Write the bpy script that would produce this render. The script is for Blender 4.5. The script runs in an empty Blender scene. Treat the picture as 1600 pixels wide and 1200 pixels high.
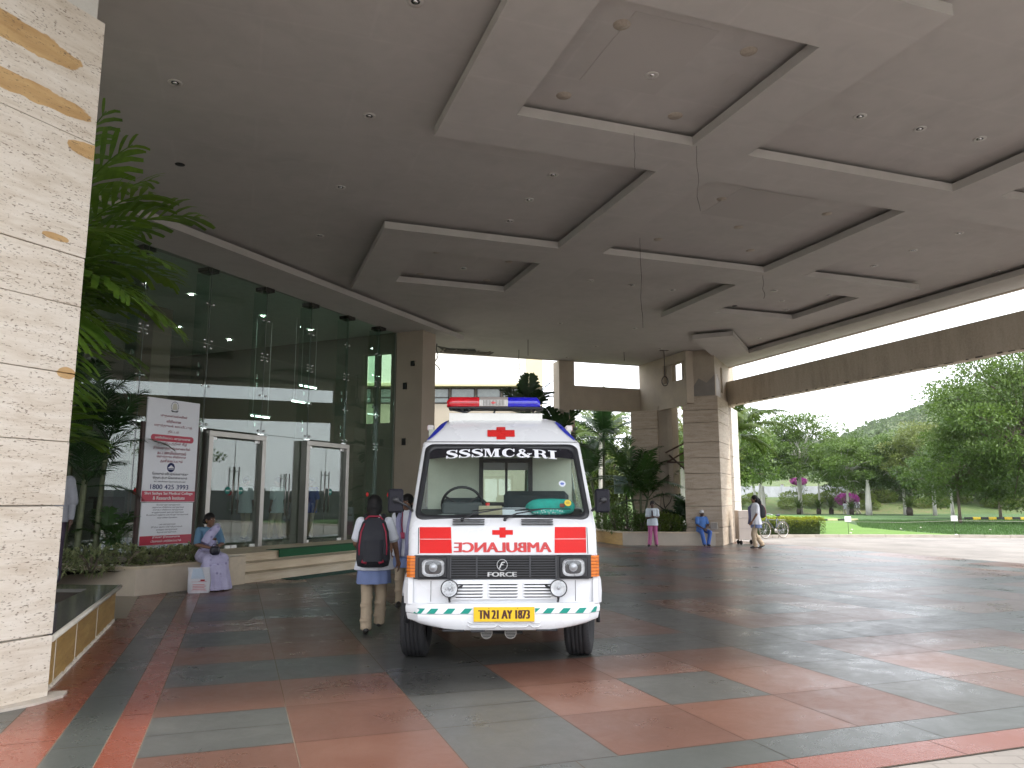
import bpy, math, random
import numpy as np
from mathutils import Vector, Matrix, noise as mnoise
C = bpy.context.scene.collection
R = math.radians
PI = math.pi
TH = R(19.5)      # the canopy's grid is turned this far from the camera's axes
FA = R(64.5)      # the glass facade runs this way
def grid(a, b): return (a*math.cos(TH)-b*math.sin(TH), a*math.sin(TH)+b*math.cos(TH))
def fac(s, n): return (s*math.cos(FA)+n*math.sin(FA), s*math.sin(FA)-n*math.cos(FA))

# ---------------------------------------------------------------- mesh builder
class MB:
    def __init__(s):
        s.v = []; s.f = []; s.m = []; s.T = Matrix.Identity(4); s.mi = 0; s.flat = []; s.smooth = False
    def setT(s, loc=(0, 0, 0), rot=(0, 0, 0), sc=(1, 1, 1)):
        from mathutils import Euler
        s.T = Matrix.LocRotScale(Vector(loc), Euler(rot), Vector(sc)); return s
    def add(s, verts, faces, smooth=None):
        o = len(s.v); T = s.T
        s.v += [tuple(T @ Vector(p)) for p in verts]
        neg = T.determinant() < 0
        for f in faces:
            f = [o+i for i in f]
            s.f.append(f[::-1] if neg else f); s.m.append(s.mi); s.flat.append(s.smooth if smooth is None else smooth)
        return s
    def box(s, x0, x1, y0, y1, z0, z1):
        return s.add([(x0,y0,z0),(x1,y0,z0),(x1,y1,z0),(x0,y1,z0),(x0,y0,z1),(x1,y0,z1),(x1,y1,z1),(x0,y1,z1)],
            [(0,3,2,1),(4,5,6,7),(0,1,5,4),(1,2,6,5),(2,3,7,6),(3,0,4,7)], False)
    def bbox(s, x0, x1, y0, y1, z0, z1, b=.01):
        # box with chamfered edges
        xs = (x0, x0+b, x1-b, x1); ys = (y0, y0+b, y1-b, y1); zs = (z0, z0+b, z1-b, z1)
        V = []; idx = {}
        def g(i, j, k):
            if (i, j, k) not in idx: idx[(i, j, k)] = len(V); V.append((xs[i], ys[j], zs[k]))
            return idx[(i, j, k)]
        F = []
        for k, K in ((0, 1), (3, 2)):
            F.append([g(1,1,k), g(2,1,k), g(2,2,k), g(1,2,k)][::(-1 if k == 0 else 1)])
            F.append([g(1,k,1), g(2,k,1), g(2,k,2), g(1,k,2)][::(1 if k == 0 else -1)])
            F.append([g(k,1,1), g(k,2,1), g(k,2,2), g(k,1,2)][::(-1 if k == 0 else 1)])
        for a in (0, 3):
            A = 1 if a == 0 else 2
            for c in (0, 3):
                D = 1 if c == 0 else 2
                sg = (a == 0) == (c == 0)
                F.append([g(1,a,D), g(2,a,D), g(2,A,c), g(1,A,c)][::(-1 if sg else 1)])
                F.append([g(a,1,D), g(a,2,D), g(A,2,c), g(A,1,c)][::(1 if sg else -1)])
                F.append([g(a,D,1), g(a,D,2), g(A,c,2), g(A,c,1)][::(-1 if sg else 1)])
        for a in (0, 3):
            for c in (0, 3):
                for e in (0, 3):
                    A, D, E_ = (1 if a == 0 else 2), (1 if c == 0 else 2), (1 if e == 0 else 2)
                    t = [g(a,D,E_), g(A,c,E_), g(A,D,e)]
                    if ((a == 3)+(c == 3)+(e == 3)) % 2 == 0: t = t[::-1]
                    F.append(t)
        return s.add(V, F, False)
    def prism(s, poly, z0, z1):
        n = len(poly)
        V = [(x, y, z0) for x, y in poly]+[(x, y, z1) for x, y in poly]
        F = [list(range(n))[::-1], list(range(n, 2*n))]+[(i, (i+1) % n, n+(i+1) % n, n+i) for i in range(n)]
        return s.add(V, F, False)
    def poly(s, pts): return s.add(pts, [list(range(len(pts)))], False)
    def tube(s, pts, r, n=8, caps=True, smooth=True):
        pts = [Vector(p) for p in pts]
        rr = r if hasattr(r, '__len__') else [r]*len(pts)
        V = []; F = []; up = None
        for i, p in enumerate(pts):
            d = (pts[min(i+1, len(pts)-1)]-pts[max(i-1, 0)])
            if d.length < 1e-9: d = Vector((0, 0, 1))
            d.normalize()
            if up is None: up = Vector((0, 0, 1)) if abs(d.z) < .9 else Vector((1, 0, 0))
            x = d.cross(up)
            if x.length < 1e-6: x = d.cross(Vector((0, 1, 0)))
            x.normalize(); y = x.cross(d).normalized(); up = y
            for k in range(n):
                a = 2*PI*k/n
                V.append(p+x*math.cos(a)*rr[i]+y*math.sin(a)*rr[i])
        for i in range(len(pts)-1):
            for k in range(n):
                F.append((i*n+k, i*n+(k+1) % n, (i+1)*n+(k+1) % n, (i+1)*n+k))
        if caps: F.append(list(range(n))[::-1]); F.append([(len(pts)-1)*n+k for k in range(n)])
        o = len(s.f); s.add(V, F, smooth)
        if caps: s.flat[-1] = False; s.flat[-2] = False
        return s
    def cyl(s, p0, p1, r, n=16, r1=None): return s.tube([p0, p1], [r, r if r1 is None else r1], n)
    def lathe(s, prof, n=24, axis='z', smooth=True):
        V = []; F = []
        for (r, z) in prof:
            for k in range(n):
                a = 2*PI*k/n; x, y = r*math.cos(a), r*math.sin(a)
                V.append((x, y, z) if axis == 'z' else ((x, z, y) if axis == 'y' else (z, x, y)))
        for i in range(len(prof)-1):
            for k in range(n): F.append((i*n+k, i*n+(k+1) % n, (i+1)*n+(k+1) % n, (i+1)*n+k))
        return s.add(V, F, smooth)
    def ell(s, c, r, n=12, m=8, rot=None):
        if not hasattr(r, '__len__'): r = (r, r, r)
        V = []; F = []
        for i in range(m+1):
            t = PI*i/m
            for k in range(n):
                a = 2*PI*k/n
                p = Vector((r[0]*math.sin(t)*math.cos(a), r[1]*math.sin(t)*math.sin(a), -r[2]*math.cos(t)))
                if rot is not None: p = rot @ p
                V.append(p+Vector(c))
        for i in range(m):
            for k in range(n): F.append((i*n+k, i*n+(k+1) % n, (i+1)*n+(k+1) % n, (i+1)*n+k))
        return s.add(V, F, True)
    def cap(s, p0, p1, r0, r1=None, n=12):
        # capsule with tapering radius
        r1 = r0 if r1 is None else r1
        p0 = Vector(p0); p1 = Vector(p1); d = p1-p0
        if d.length < 1e-6: return s.ell(p0, r0)
        d.normalize(); P = []; rr = []
        for t in (-1, -.95, -.8, -.5, 0): P.append(p0+d*t*r0); rr.append(max(r0*math.sqrt(max(0, 1-t*t)), 1e-4))
        for t in (0, .5, .8, .95, 1): P.append(p1+d*t*r1); rr.append(max(r1*math.sqrt(max(0, 1-t*t)), 1e-4))
        return s.tube(P, rr, n)
    def loft(s, rings, caps=True, smooth=True):
        n = len(rings[0]); V = [p for r in rings for p in r]; F = []
        for i in range(len(rings)-1):
            for k in range(n): F.append((i*n+k, i*n+(k+1) % n, (i+1)*n+(k+1) % n, (i+1)*n+k))
        s.add(V, F, smooth)
        if caps:
            s.add(list(rings[0]), [list(range(n))[::-1]], False); s.add(list(rings[-1]), [list(range(n))], False)
        return s
    def mesh(s, name):
        me = bpy.data.meshes.new(name)
        me.from_pydata([tuple(p) for p in s.v], [], s.f)
        me.polygons.foreach_set('material_index', s.m)
        me.polygons.foreach_set('use_smooth', s.flat)
        me.update(); return me

ROOTM = {}
def thing(name, label, cat, loc=(0, 0, 0), rz=0, group=None, kind=None):
    o = bpy.data.objects.new(name, None); C.objects.link(o)
    o.location = loc; o.rotation_euler = (0, 0, rz); o.empty_display_size = .2
    o['label'] = label; o['category'] = cat
    if group: o['group'] = group
    if kind: o['kind'] = kind
    ROOTM[o] = Matrix.Translation(Vector(loc)) @ Matrix.Rotation(rz, 4, 'Z')
    return o
def put(name, mb, mats, parent=None, world=False, label=None):
    # one mesh object; with world=True the builder's coordinates are world ones
    me = mb.mesh(name) if isinstance(mb, MB) else mb
    for m in (mats if isinstance(mats, (list, tuple)) else [mats]): me.materials.append(m)
    if world and parent is not None:
        me.transform(ROOTM[parent].inverted())
    o = bpy.data.objects.new(name, me); C.objects.link(o)
    if parent is not None: o.parent = parent
    if label: o['label'] = label
    return o
def tag(o, label, cat, group=None):
    o['label'] = label; o['category'] = cat
    if group: o['group'] = group
    return o
def struct(name, mb, mats, loc=(0, 0, 0), rz=0, kind='structure', label=None, cat=None):
    o = put(name, mb, mats); o.location = loc; o.rotation_euler = (0, 0, rz); o['kind'] = kind
    if label: o['label'] = label
    if cat: o['category'] = cat
    return o
def single(name, mb, mats, label, cat, loc=(0, 0, 0), rz=0, group=None):
    o = put(name, mb, mats); o.location = loc; o.rotation_euler = (0, 0, rz); return tag(o, label, cat, group)
def copy_tree(o, parent=None, loc=None, rz=None, label=None):
    c = o.copy(); C.objects.link(c)
    if parent is not None: c.parent = parent
    if loc is not None: c.location = loc
    if rz is not None: c.rotation_euler = (0, 0, rz)
    if label: c['label'] = label
    for ch in list(o.children): copy_tree(ch, c)
    return c
def fuse(mb, voxel, smooth=4, name='body'):
    # weld overlapping closed shapes into one continuous skin
    me = mb.mesh(name); o = bpy.data.objects.new(name+'_tmp', me); C.objects.link(o)
    m = o.modifiers.new('r', 'REMESH'); m.mode = 'VOXEL'; m.voxel_size = voxel; m.use_smooth_shade = True
    if smooth:
        q = o.modifiers.new('s', 'SMOOTH'); q.factor = .5; q.iterations = smooth
    dg = bpy.context.evaluated_depsgraph_get(); ev = o.evaluated_get(dg)
    out = bpy.data.meshes.new_from_object(ev); out.name = name
    bpy.data.objects.remove(o); bpy.data.meshes.remove(me)
    out.polygons.foreach_set('use_smooth', [True]*len(out.polygons)); out.materials.clear()
    return out

# ---------------------------------------------------------------- text
_TC = {}
def text_geo(txt, bold=0.0):
    k = (txt, bold)
    if k in _TC: return _TC[k]
    cu = bpy.data.curves.new('t', 'FONT'); cu.body = txt; cu.resolution_u = 3; cu.offset = bold; cu.fill_mode = 'FRONT' if False else 'BOTH'
    o = bpy.data.objects.new('t', cu); C.objects.link(o)
    dg = bpy.context.evaluated_depsgraph_get()
    me = bpy.data.meshes.new_from_object(o.evaluated_get(dg))
    V = [tuple(v.co) for v in me.vertices]; F = [tuple(p.vertices) for p in me.polygons]
    bpy.data.objects.remove(o); bpy.data.curves.remove(cu); bpy.data.meshes.remove(me)
    _TC[k] = (V, F); return _TC[k]
def put_text(mb, txt, P, U, V, w=None, h=.1, bold=0.0, mirror=False, align='c', slant=0):
    # writes txt with its centre bottom at P, along unit vectors U (right) and V (up); h = height of its box, w = its width
    vs, fs = text_geo(txt, 0)
    if not vs: return
    if bold:
        k_ = h*bold; n_ = 3
        for i in range(n_):
            d_ = (i/(n_-1)-.5)*2*k_*1.6
            W_ = Vector(U).cross(Vector(V))*(.0003*i)
            put_text(mb, txt, Vector(P)+Vector(U)*d_+W_+Vector(V)*(k_*.0), U, V, w, h, 0, mirror, align, slant)
        return
    x0 = min(v[0] for v in vs); x1 = max(v[0] for v in vs); y0 = min(v[1] for v in vs); y1 = max(v[1] for v in vs)
    k = h/max(y1-y0, 1e-6); kx = k if w is None else w/max(x1-x0, 1e-6)
    P, U, V = Vector(P), Vector(U), Vector(V); out = []
    for v in vs:
        x = (v[0]-(x0+x1)/2)*kx
        if align == 'l': x = (v[0]-x0)*kx
        y = (v[1]-y0)*k; x += y*slant
        if mirror: x = -x
        out.append(P+U*x+V*y)
    mb.add(out, [f[::-1] if mirror else f for f in fs], False)

# ---------------------------------------------------------------- materials
def nt(name):
    m = bpy.data.materials.new(name); m.use_nodes = True
    t = m.node_tree; t.nodes.clear(); return m, t, t.nodes, t.links
def N(t, kind, **kw):
    n = t.nodes.new(kind)
    for k, v in kw.items():
        if k.startswith('i_'):
            key = k[2:]; key = int(key) if key.isdigit() else key.replace('_', ' ')
            n.inputs[key].default_value = v
        else: setattr(n, k, v)
    return n
def ramp(t, pts, interp='LINEAR'):
    n = t.nodes.new('ShaderNodeValToRGB'); n.color_ramp.interpolation = interp
    e = n.color_ramp.elements
    while len(e) < len(pts): e.new(.5)
    for q, (p, c) in zip(e, pts):
        q.position = p; q.color = (*c, 1) if len(c) == 3 else c
    return n
def coords(t, sc=(1, 1, 1), rot=(0, 0, 0), src='Object'):
    tc = N(t, 'ShaderNodeTexCoord'); mp = N(t, 'ShaderNodeMapping')
    mp.inputs['Scale'].default_value = sc; mp.inputs['Rotation'].default_value = rot
    t.links.new(tc.outputs[src], mp.inputs[0]); return mp.outputs[0]
def noise(t, vec, scale, detail=4, rough=.55, dist=0):
    n = N(t, 'ShaderNodeTexNoise'); n.inputs['Scale'].default_value = scale; n.inputs['Detail'].default_value = detail
    n.inputs['Roughness'].default_value = rough; n.inputs['Distortion'].default_value = dist
    t.links.new(vec, n.inputs['Vector']); return n.outputs['Fac']
def mixc(t, fac_, a, b, mode='MIX'):
    n = N(t, 'ShaderNodeMix', data_type='RGBA', blend_type=mode)
    for s_, v in ((0, fac_), (6, a), (7, b)):
        if hasattr(v, 'links') or isinstance(v, bpy.types.NodeSocket): t.links.new(v, n.inputs[s_])
        elif s_ == 0: n.inputs[0].default_value = v
        else: n.inputs[s_].default_value = (*v, 1) if len(v) == 3 else v
    return n.outputs[2]
def maths(t, op, a, b=None, clamp=False):
    n = N(t, 'ShaderNodeMath', operation=op, use_clamp=clamp)
    for i, v in enumerate((a, b)):
        if v is None: continue
        if isinstance(v, bpy.types.NodeSocket): t.links.new(v, n.inputs[i])
        else: n.inputs[i].default_value = v
    return n.outputs[0]
def finish(t, color=None, rough=.6, metal=0, bump=None, bstr=.2, bdist=.01, spec=.5, coat=0, trans=0, alpha=None, emis=None):
    b = N(t, 'ShaderNodeBsdfPrincipled'); o = N(t, 'ShaderNodeOutputMaterial')
    for key, v in (('Base Color', color), ('Roughness', rough), ('Metallic', metal), ('Specular IOR Level', spec), ('Coat Weight', coat), ('Transmission Weight', trans)):
        if v is None: continue
        if isinstance(v, bpy.types.NodeSocket): t.links.new(v, b.inputs[key])
        elif isinstance(v, (tuple, list)): b.inputs[key].default_value = (*v[:3], 1)
        else: b.inputs[key].default_value = v
    if bump is not None:
        n = N(t, 'ShaderNodeBump'); n.inputs['Strength'].default_value = bstr; n.inputs['Distance'].default_value = bdist
        t.links.new(bump, n.inputs['Height']); t.links.new(n.outputs[0], b.inputs['Normal'])
    t.links.new(b.outputs[0], o.inputs[0]); return b, o
_M = {}
def pm(name, col, rough=.6, var=.12, scale=6, bump=0, metal=0, spec=.5, coat=0, bdist=.01, fine=60):
    if name in _M: return _M[name]
    m, t, ns, ls = nt(name); v = coords(t)
    n1 = noise(t, v, scale, 5); n2 = noise(t, v, fine, 3)
    f = maths(t, 'ADD', maths(t, 'MULTIPLY', n1, .7), maths(t, 'MULTIPLY', n2, .3))
    r = ramp(t, [(.3, tuple(max(0, c*(1-var)) for c in col)), (.7, tuple(min(1, c*(1+var)) for c in col))]); ls.new(f, r.inputs[0])
    rr = ramp(t, [(.3, (max(.02, rough*.85),)*3), (.7, (min(1, rough*1.15),)*3)]); ls.new(n1, rr.inputs[0])
    finish(t, r.outputs[0], rr.outputs[0], metal, bump=(n2 if bump else None), bstr=bump, bdist=bdist, spec=spec, coat=coat)
    _M[name] = m; return m
def leafm(name, col, col2, tr=.3, rough=.45, scale=1.3, tcol=None):
    if name in _M: return _M[name]
    m, t, ns, ls = nt(name); v = coords(t)
    n1 = noise(t, v, scale, 3); n2 = noise(t, v, scale*9, 2)
    f = maths(t, 'ADD', maths(t, 'MULTIPLY', n1, .6), maths(t, 'MULTIPLY', n2, .4))
    r = ramp(t, [(.36, col), (.64, col2)]); ls.new(f, r.inputs[0])
    b = N(t, 'ShaderNodeBsdfPrincipled'); ls.new(r.outputs[0], b.inputs['Base Color']); b.inputs['Roughness'].default_value = rough
    b.inputs['Specular IOR Level'].default_value = .35
    tl = N(t, 'ShaderNodeBsdfTranslucent'); tc = mixc(t, .5, r.outputs[0], tcol or tuple(min(1, c*1.8) for c in col2)); ls.new(tc, tl.inputs[0])
    mx = N(t, 'ShaderNodeMixShader'); mx.inputs[0].default_value = tr
    o = N(t, 'ShaderNodeOutputMaterial'); ls.new(b.outputs[0], mx.inputs[1]); ls.new(tl.outputs[0], mx.inputs[2]); ls.new(mx.outputs[0], o.inputs[0])
    _M[name] = m; return m
def glassm(name, tint=(.75, .8, .78), base=.03, ior=1.5, rough=.0):
    if name in _M: return _M[name]
    m, t, ns, ls = nt(name)
    tr = N(t, 'ShaderNodeBsdfTransparent'); tr.inputs[0].default_value = (*tint, 1)
    gl = N(t, 'ShaderNodeBsdfGlossy'); gl.inputs['Roughness'].default_value = rough; gl.inputs[0].default_value = (.95, .97, .97, 1)
    # the same reflectance from both sides of a pane (Schlick)
    lw = N(t, 'ShaderNodeLayerWeight'); f0 = ((ior-1)/(ior+1))**2+base
    f = maths(t, 'ADD', maths(t, 'MULTIPLY', maths(t, 'POWER', lw.outputs['Facing'], 5.0), 1-f0), f0, True)
    mx = N(t, 'ShaderNodeMixShader'); ls.new(f, mx.inputs[0]); ls.new(tr.outputs[0], mx.inputs[1]); ls.new(gl.outputs[0], mx.inputs[2])
    o = N(t, 'ShaderNodeOutputMaterial'); ls.new(mx.outputs[0], o.inputs[0]); _M[name] = m; return m

def travertine(name, base=((.62, .55, .46), (.5, .42, .33), (.7, .65, .58)), patches=None, pits=1.0, along='x', scale=1.0):
    # banded stone with stretched pits; along = direction of the bedding in object space
    m, t, ns, ls = nt(name)
    v = coords(t, (1.2*scale, 1.2*scale, 7*scale)); n1 = noise(t, v, 1.6, 6, .6, .6)
    v2 = coords(t, (6*scale, 6*scale, 55*scale)); n2 = noise(t, v2, 1.0, 4, .6)
    v3 = coords(t, (.5, .5, .8)); n3 = noise(t, v3, 1.2, 3)
    r = ramp(t, [(.3, base[1]), (.5, base[0]), (.68, base[2])])
    ls.new(maths(t, 'ADD', maths(t, 'MULTIPLY', n1, .6), maths(t, 'ADD', maths(t, 'MULTIPLY', n2, .2), maths(t, 'MULTIPLY', n3, .2))), r.inputs[0])
    col = r.outputs[0]
    if patches:
        tc = N(t, 'ShaderNodeTexCoord'); sp = N(t, 'ShaderNodeSeparateXYZ'); ls.new(tc.outputs['Object'], sp.inputs[0])
        dn = noise(t, coords(t, (1.4, 1.4, 3)), 3.0, 4); tot = None
        for (x, z, rx, rz, sl) in patches:
            dx = maths(t, 'SUBTRACT', sp.outputs[0], x)
            dz = maths(t, 'SUBTRACT', maths(t, 'SUBTRACT', sp.outputs[2], z), maths(t, 'MULTIPLY', dx, sl))
            d = maths(t, 'ADD', maths(t, 'POWER', maths(t, 'ABSOLUTE', maths(t, 'DIVIDE', dx, rx)), 2.5), maths(t, 'POWER', maths(t, 'ABSOLUTE', maths(t, 'DIVIDE', dz, rz)), 2.0))
            d = maths(t, 'ADD', d, maths(t, 'MULTIPLY', maths(t, 'SUBTRACT', dn, .5), 1.6))
            k = maths(t, 'MULTIPLY', maths(t, 'SUBTRACT', 1.0, d), 9, True)
            tot = k if tot is None else maths(t, 'MAXIMUM', tot, k)
        yel = ramp(t, [(.3, (.36, .19, .045)), (.7, (.52, .32, .10))]); ls.new(n1, yel.inputs[0])
        col = mixc(t, maths(t, 'MULTIPLY', tot, .85), col, yel.outputs[0])
    pv = coords(t, (16*scale, 16*scale, 48*scale)); pn = noise(t, pv, 1.7, 2, .6); msk = noise(t, coords(t, (2, 2, 9)), 1.3, 3)
    pit = maths(t, 'MULTIPLY', maths(t, 'SUBTRACT', maths(t, 'ADD', pn, maths(t, 'MULTIPLY', msk, .4)), .80), 12, True)
    pit = maths(t, 'MULTIPLY', pit, pits)
    col = mixc(t, maths(t, 'MULTIPLY', pit, .75), col, (.13, .09, .06))
    h = maths(t, 'SUBTRACT', maths(t, 'MULTIPLY', n2, .25), pit)
    finish(t, col, .6, bump=h, bstr=.45, bdist=.008)
    return m
# ================================================================ materials used in several places
M_PLASTER = pm('beige_plaster', (.40, .34, .27), .85, .16, 1.6, bump=.25, fine=30)
def ceilm(name, col):
    # painted boards: faint taped joints, filler patches, broad soft stains
    m, t, ns, ls = nt(name); v = coords(t)
    n1 = noise(t, v, .45, 5, .6); n2 = noise(t, v, 2.6, 4, .6, .5); n3 = noise(t, v, 40, 2)
    f = maths(t, 'ADD', maths(t, 'MULTIPLY', n1, .55), maths(t, 'MULTIPLY', n2, .45))
    c = ramp_of(t, f, [(.33, tuple(q*.90 for q in col)), (.5, col), (.66, tuple(min(1, q*1.07) for q in col))])
    b = N(t, 'ShaderNodeTexBrick'); b.inputs['Scale'].default_value = 1; b.inputs['Brick Width'].default_value = 2.4; b.inputs['Row Height'].default_value = 1.2; b.inputs['Mortar Size'].default_value = .035; b.inputs['Mortar Smooth'].default_value = 1; ls.new(v, b.inputs['Vector'])
    c = mixc(t, maths(t, 'MULTIPLY', b.outputs['Fac'], maths(t, 'MULTIPLY', n2, .32)), c, tuple(q*1.25 for q in col))
    st = maths(t, 'MULTIPLY', maths(t, 'SUBTRACT', noise(t, v, .9, 6, .7, 1.0), .60), 3.5, True)
    c = mixc(t, maths(t, 'MULTIPLY', st, .35), c, tuple(q*k for q, k in zip(col, (.86, .80, .72))))
    finish(t, c, .8, bump=maths(t, 'ADD', n1, maths(t, 'MULTIPLY', n3, .1)), bstr=.25, bdist=.02); return m
def ramp_of(t, fac_, pts):
    r = ramp(t, pts); t.links.new(fac_, r.inputs[0]); return r.outputs[0]
M_CEIL = ceilm('ceiling_paint', (.435, .412, .39)); M_CEIL2 = ceilm('soffit_paint', (.445, .422, .40))
M_BLACK = pm('black_void', (.012, .012, .012), .7, .1)
M_DARKMETAL = pm('dark_metal', (.05, .045, .04), .5, .2, metal=.6)
M_STEEL = pm('brushed_steel', (.31, .295, .27), .33, .06, 6, metal=.9, fine=12)
M_CHROME = pm('chrome', (.8, .8, .8), .12, .03, metal=1.0)
M_WHITE = pm('white_paint', (.78, .78, .78), .35, .03, 2, coat=.3)
M_RUBBER = pm('rubber', (.018, .018, .02), .75, .3, 20, bump=.2)
M_TRAV = travertine('travertine', ((.47, .39, .305), (.34, .26, .185), (.56, .49, .40)))
M_TRAVL = travertine('travertine_pale', ((.60, .535, .45), (.45, .37, .28), (.69, .64, .565)),
    patches=[(3.30, 5.30, .72, .12, -.02), (3.35, 4.86, .85, .085, .02), (4.12, 4.57, .2, .07, 0), (3.9, 3.72, .12, .03, 0), (4.1, 2.6, .08, .05, 0)])
M_CREAM = pm('cream_marble', (.52, .43, .31), .3, .18, 1.5, fine=12)
M_CREAMV = travertine('cream_step', ((.55, .46, .33), (.40, .31, .2), (.64, .56, .44)), pits=0, scale=.6)
M_YELLOW = travertine('yellow_marble', ((.40, .25, .08), (.27, .15, .05), (.5, .34, .13)), pits=.4, scale=.8)
M_GRAN = pm('grey_granite_cap', (.16, .155, .14), .12, .2, 3, spec=.6, fine=80)
M_SOIL = pm('soil', (.05, .035, .025), .95, .4, 6, bump=.6)

# ================================================================ ground, floor, paving, lawn
def gh(x, y):
    # height of the land: flat, then a bank beyond the lawn
    b = max(0, min(1, (y-90)/12.0)); b = b*b*(3-2*b)
    return b*1.9 + (mnoise.noise(Vector((x*.05, y*.05, 0)))*.5 if y > 95 else 0)*b
mb = MB()
xs = [-600, -300, -150, -80, -50, -30]+list(range(-20, 90, 5))+[100, 120, 150, 200, 300, 450, 700, 1000]
ys = [-600, -300, -120, -60, -30]+list(range(-20, 84, 8))+list(range(84, 124, 2))+[130, 150, 180, 220, 260, 320, 450, 700, 1000]
V = [(x, y, gh(x, y)-.03) for y in ys for x in xs]; nx = len(xs)
F = [(j*nx+i, j*nx+i+1, (j+1)*nx+i+1, (j+1)*nx+i) for j in range(len(ys)-1) for i in range(nx-1)]
mb.add(V, F, True)
m, t, ns, ls = nt('rough_ground'); v = coords(t)
n1 = noise(t, v, .08, 5, .6); n2 = noise(t, v, 3, 4, .7)
r = ramp(t, [(.35, (.035, .07, .015)), (.5, (.07, .115, .03)), (.62, (.13, .12, .055)), (.75, (.2, .16, .09))])
ls.new(maths(t, 'ADD', maths(t, 'MULTIPLY', n1, .6), maths(t, 'MULTIPLY', n2, .4)), r.inputs[0])
finish(t, r.outputs[0], .95, bump=n2, bstr=.8, bdist=.1)
struct('ground', mb, m)

# polished stone floor, laid on the canopy's grid: three-by-three red fields round a dark stone, dark bands between
def stone(name, c0, c1, c2, rough, sc=1.0):
    m, t, ns, ls = nt(name); v = coords(t)
    n1 = noise(t, v, 1.1*sc, 6, .62, .4); n2 = noise(t, v, 60, 3, .6); n3 = noise(t, v, .35, 3)
    f = maths(t, 'ADD', maths(t, 'MULTIPLY', n1, .62), maths(t, 'ADD', maths(t, 'MULTIPLY', n2, .2), maths(t, 'MULTIPLY', n3, .18)))
    r = ramp(t, [(.36, c0), (.5, c1), (.66, c2)]); ls.new(f, r.inputs[0])
    sp_ = maths(t, 'MULTIPLY', maths(t, 'SUBTRACT', noise(t, v, 170, 2, .7), .5), 2.2)
    n4 = noise(t, coords(t, (1, 1, 1), (0, 0, .6)), 4.5, 6, .75, 1.2)
    sc_ = maths(t, 'MULTIPLY', maths(t, 'SUBTRACT', n4, .62), 3.0, True)
    col = mixc(t, maths(t, 'MULTIPLY', sc_, .45), r.outputs[0], tuple(min(1, c*2.2+.05) for c in c1))
    col = mixc(t, maths(t, 'ADD', sp_, .35, True), tuple(c*.8 for c in c1), col)
    rr = ramp(t, [(.3, (rough*.75,)*3), (.72, (min(1, rough*1.7),)*3)]); ls.new(maths(t, 'ADD', maths(t, 'MULTIPLY', n1, .6), maths(t, 'MULTIPLY', n4, .4)), rr.inputs[0])
    finish(t, col, rr.outputs[0], bump=n2, bstr=.10, bdist=.002, spec=.5)
    return m
RED = [stone('red_stone_%s' % k, c0, c1, c2, rg) for k, c0, c1, c2, rg in (
    ('warm', (.095, .046, .033), (.145, .071, .051), (.20, .118, .092), .27),
    ('dull', (.085, .043, .032), (.125, .064, .048), (.18, .10, .08), .28),
    ('pink', (.11, .056, .042), (.16, .083, .062), (.22, .13, .10), .25))]
GREY = [stone('grey_stone_%s' % k, c0, c1, c2, rg) for k, c0, c1, c2, rg in (
    ('dark', (.036, .037, .036), (.062, .063, .061), (.12, .12, .112), .26),
    ('mid', (.048, .049, .047), (.08, .081, .077), (.145, .145, .135), .28))]
STRIPR = stone('strip_red', (.15, .045, .028), (.20, .062, .040), (.25, .09, .06), .22, .4)
STRIPG = stone('strip_grey', (.045, .05, .048), (.07, .076, .072), (.11, .115, .11), .25, .5)
JOINT = pm('joint_grout', (.16, .12, .09), .9, .3, 30)
fm = RED+GREY+[STRIPR, STRIPG, JOINT]
mb = MB(); rnd = random.Random(7)
A0, B0, P_ = -.5, 4.5, .93
def tile(a0, a1, b0, b1, mi, z=0.0, g=.0035):
    mb.mi = mi; mb.add([(a0+g, b0+g, z), (a1-g, b0+g, z), (a1-g, b1-g, z), (a0+g, b1-g, z)], [(0, 1, 2, 3)], False)
mb.mi = 7; mb.add([(-16, 3.8, -.003), (18.5, 3.8, -.003), (18.5, 28, -.003), (-16, 28, -.003)], [(0, 1, 2, 3)], False)
i = 0
while A0+i*P_ < 18.4:
    a0 = A0+i*P_; a1 = min(a0+P_, 18.5); j = 0
    while B0+j*P_ < 27.9:
        b0 = B0+j*P_; b1 = min(b0+P_, 28)
        ia = (i-2) % 4; jb = (j-3) % 4          # 0 = the dark band
        if ia == 0 or jb == 0: mi = 3+(rnd.random() < .45)
        elif ia == 2 and jb == 2: mi = 3+(rnd.random() < .5)
        else: mi = rnd.choice((0, 0, 1, 2))
        if j > 9 and rnd.random() < .10: mi = rnd.choice((0, 1, 3, 4))
        if rnd.random() < .22 and mi > 2:
            h = (b0+b1)/2; tile(a0, a1, b0, h, mi); tile(a0, a1, h, b1, mi)
        else: tile(a0, a1, b0, b1, mi)
        j += 1
    i += 1
def strip(a0, a1, b0, b1, mi, L):
    b = b0
    while b < b1: tile(a0, a1, b, min(b+L, b1), mi); b += L
strip(-1.42, -1.03, 4.1, 28, 5, 1.9); strip(-1.03, -.72, 4.45, 28, 6, 1.35); strip(-.72, -.5, 4.1, 28, 5, 2.4)
def stripa(b0, b1, a0, a1, mi, L):
    a = a0
    while a < a1: tile(a, min(a+L, a1), b0, b1, mi); a += L
stripa(4.1, 4.5, -.5, 18.5, 6, 1.25); stripa(3.8, 4.1, -1.42, 18.5, 5, 1.15)
strip(-5.5, -1.42, 3.8, 7, 6, 1.4); strip(-16, -1.42, 11, 28, 4, 1.4)
struct('canopy_floor', mb, fm, rz=TH)

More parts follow.
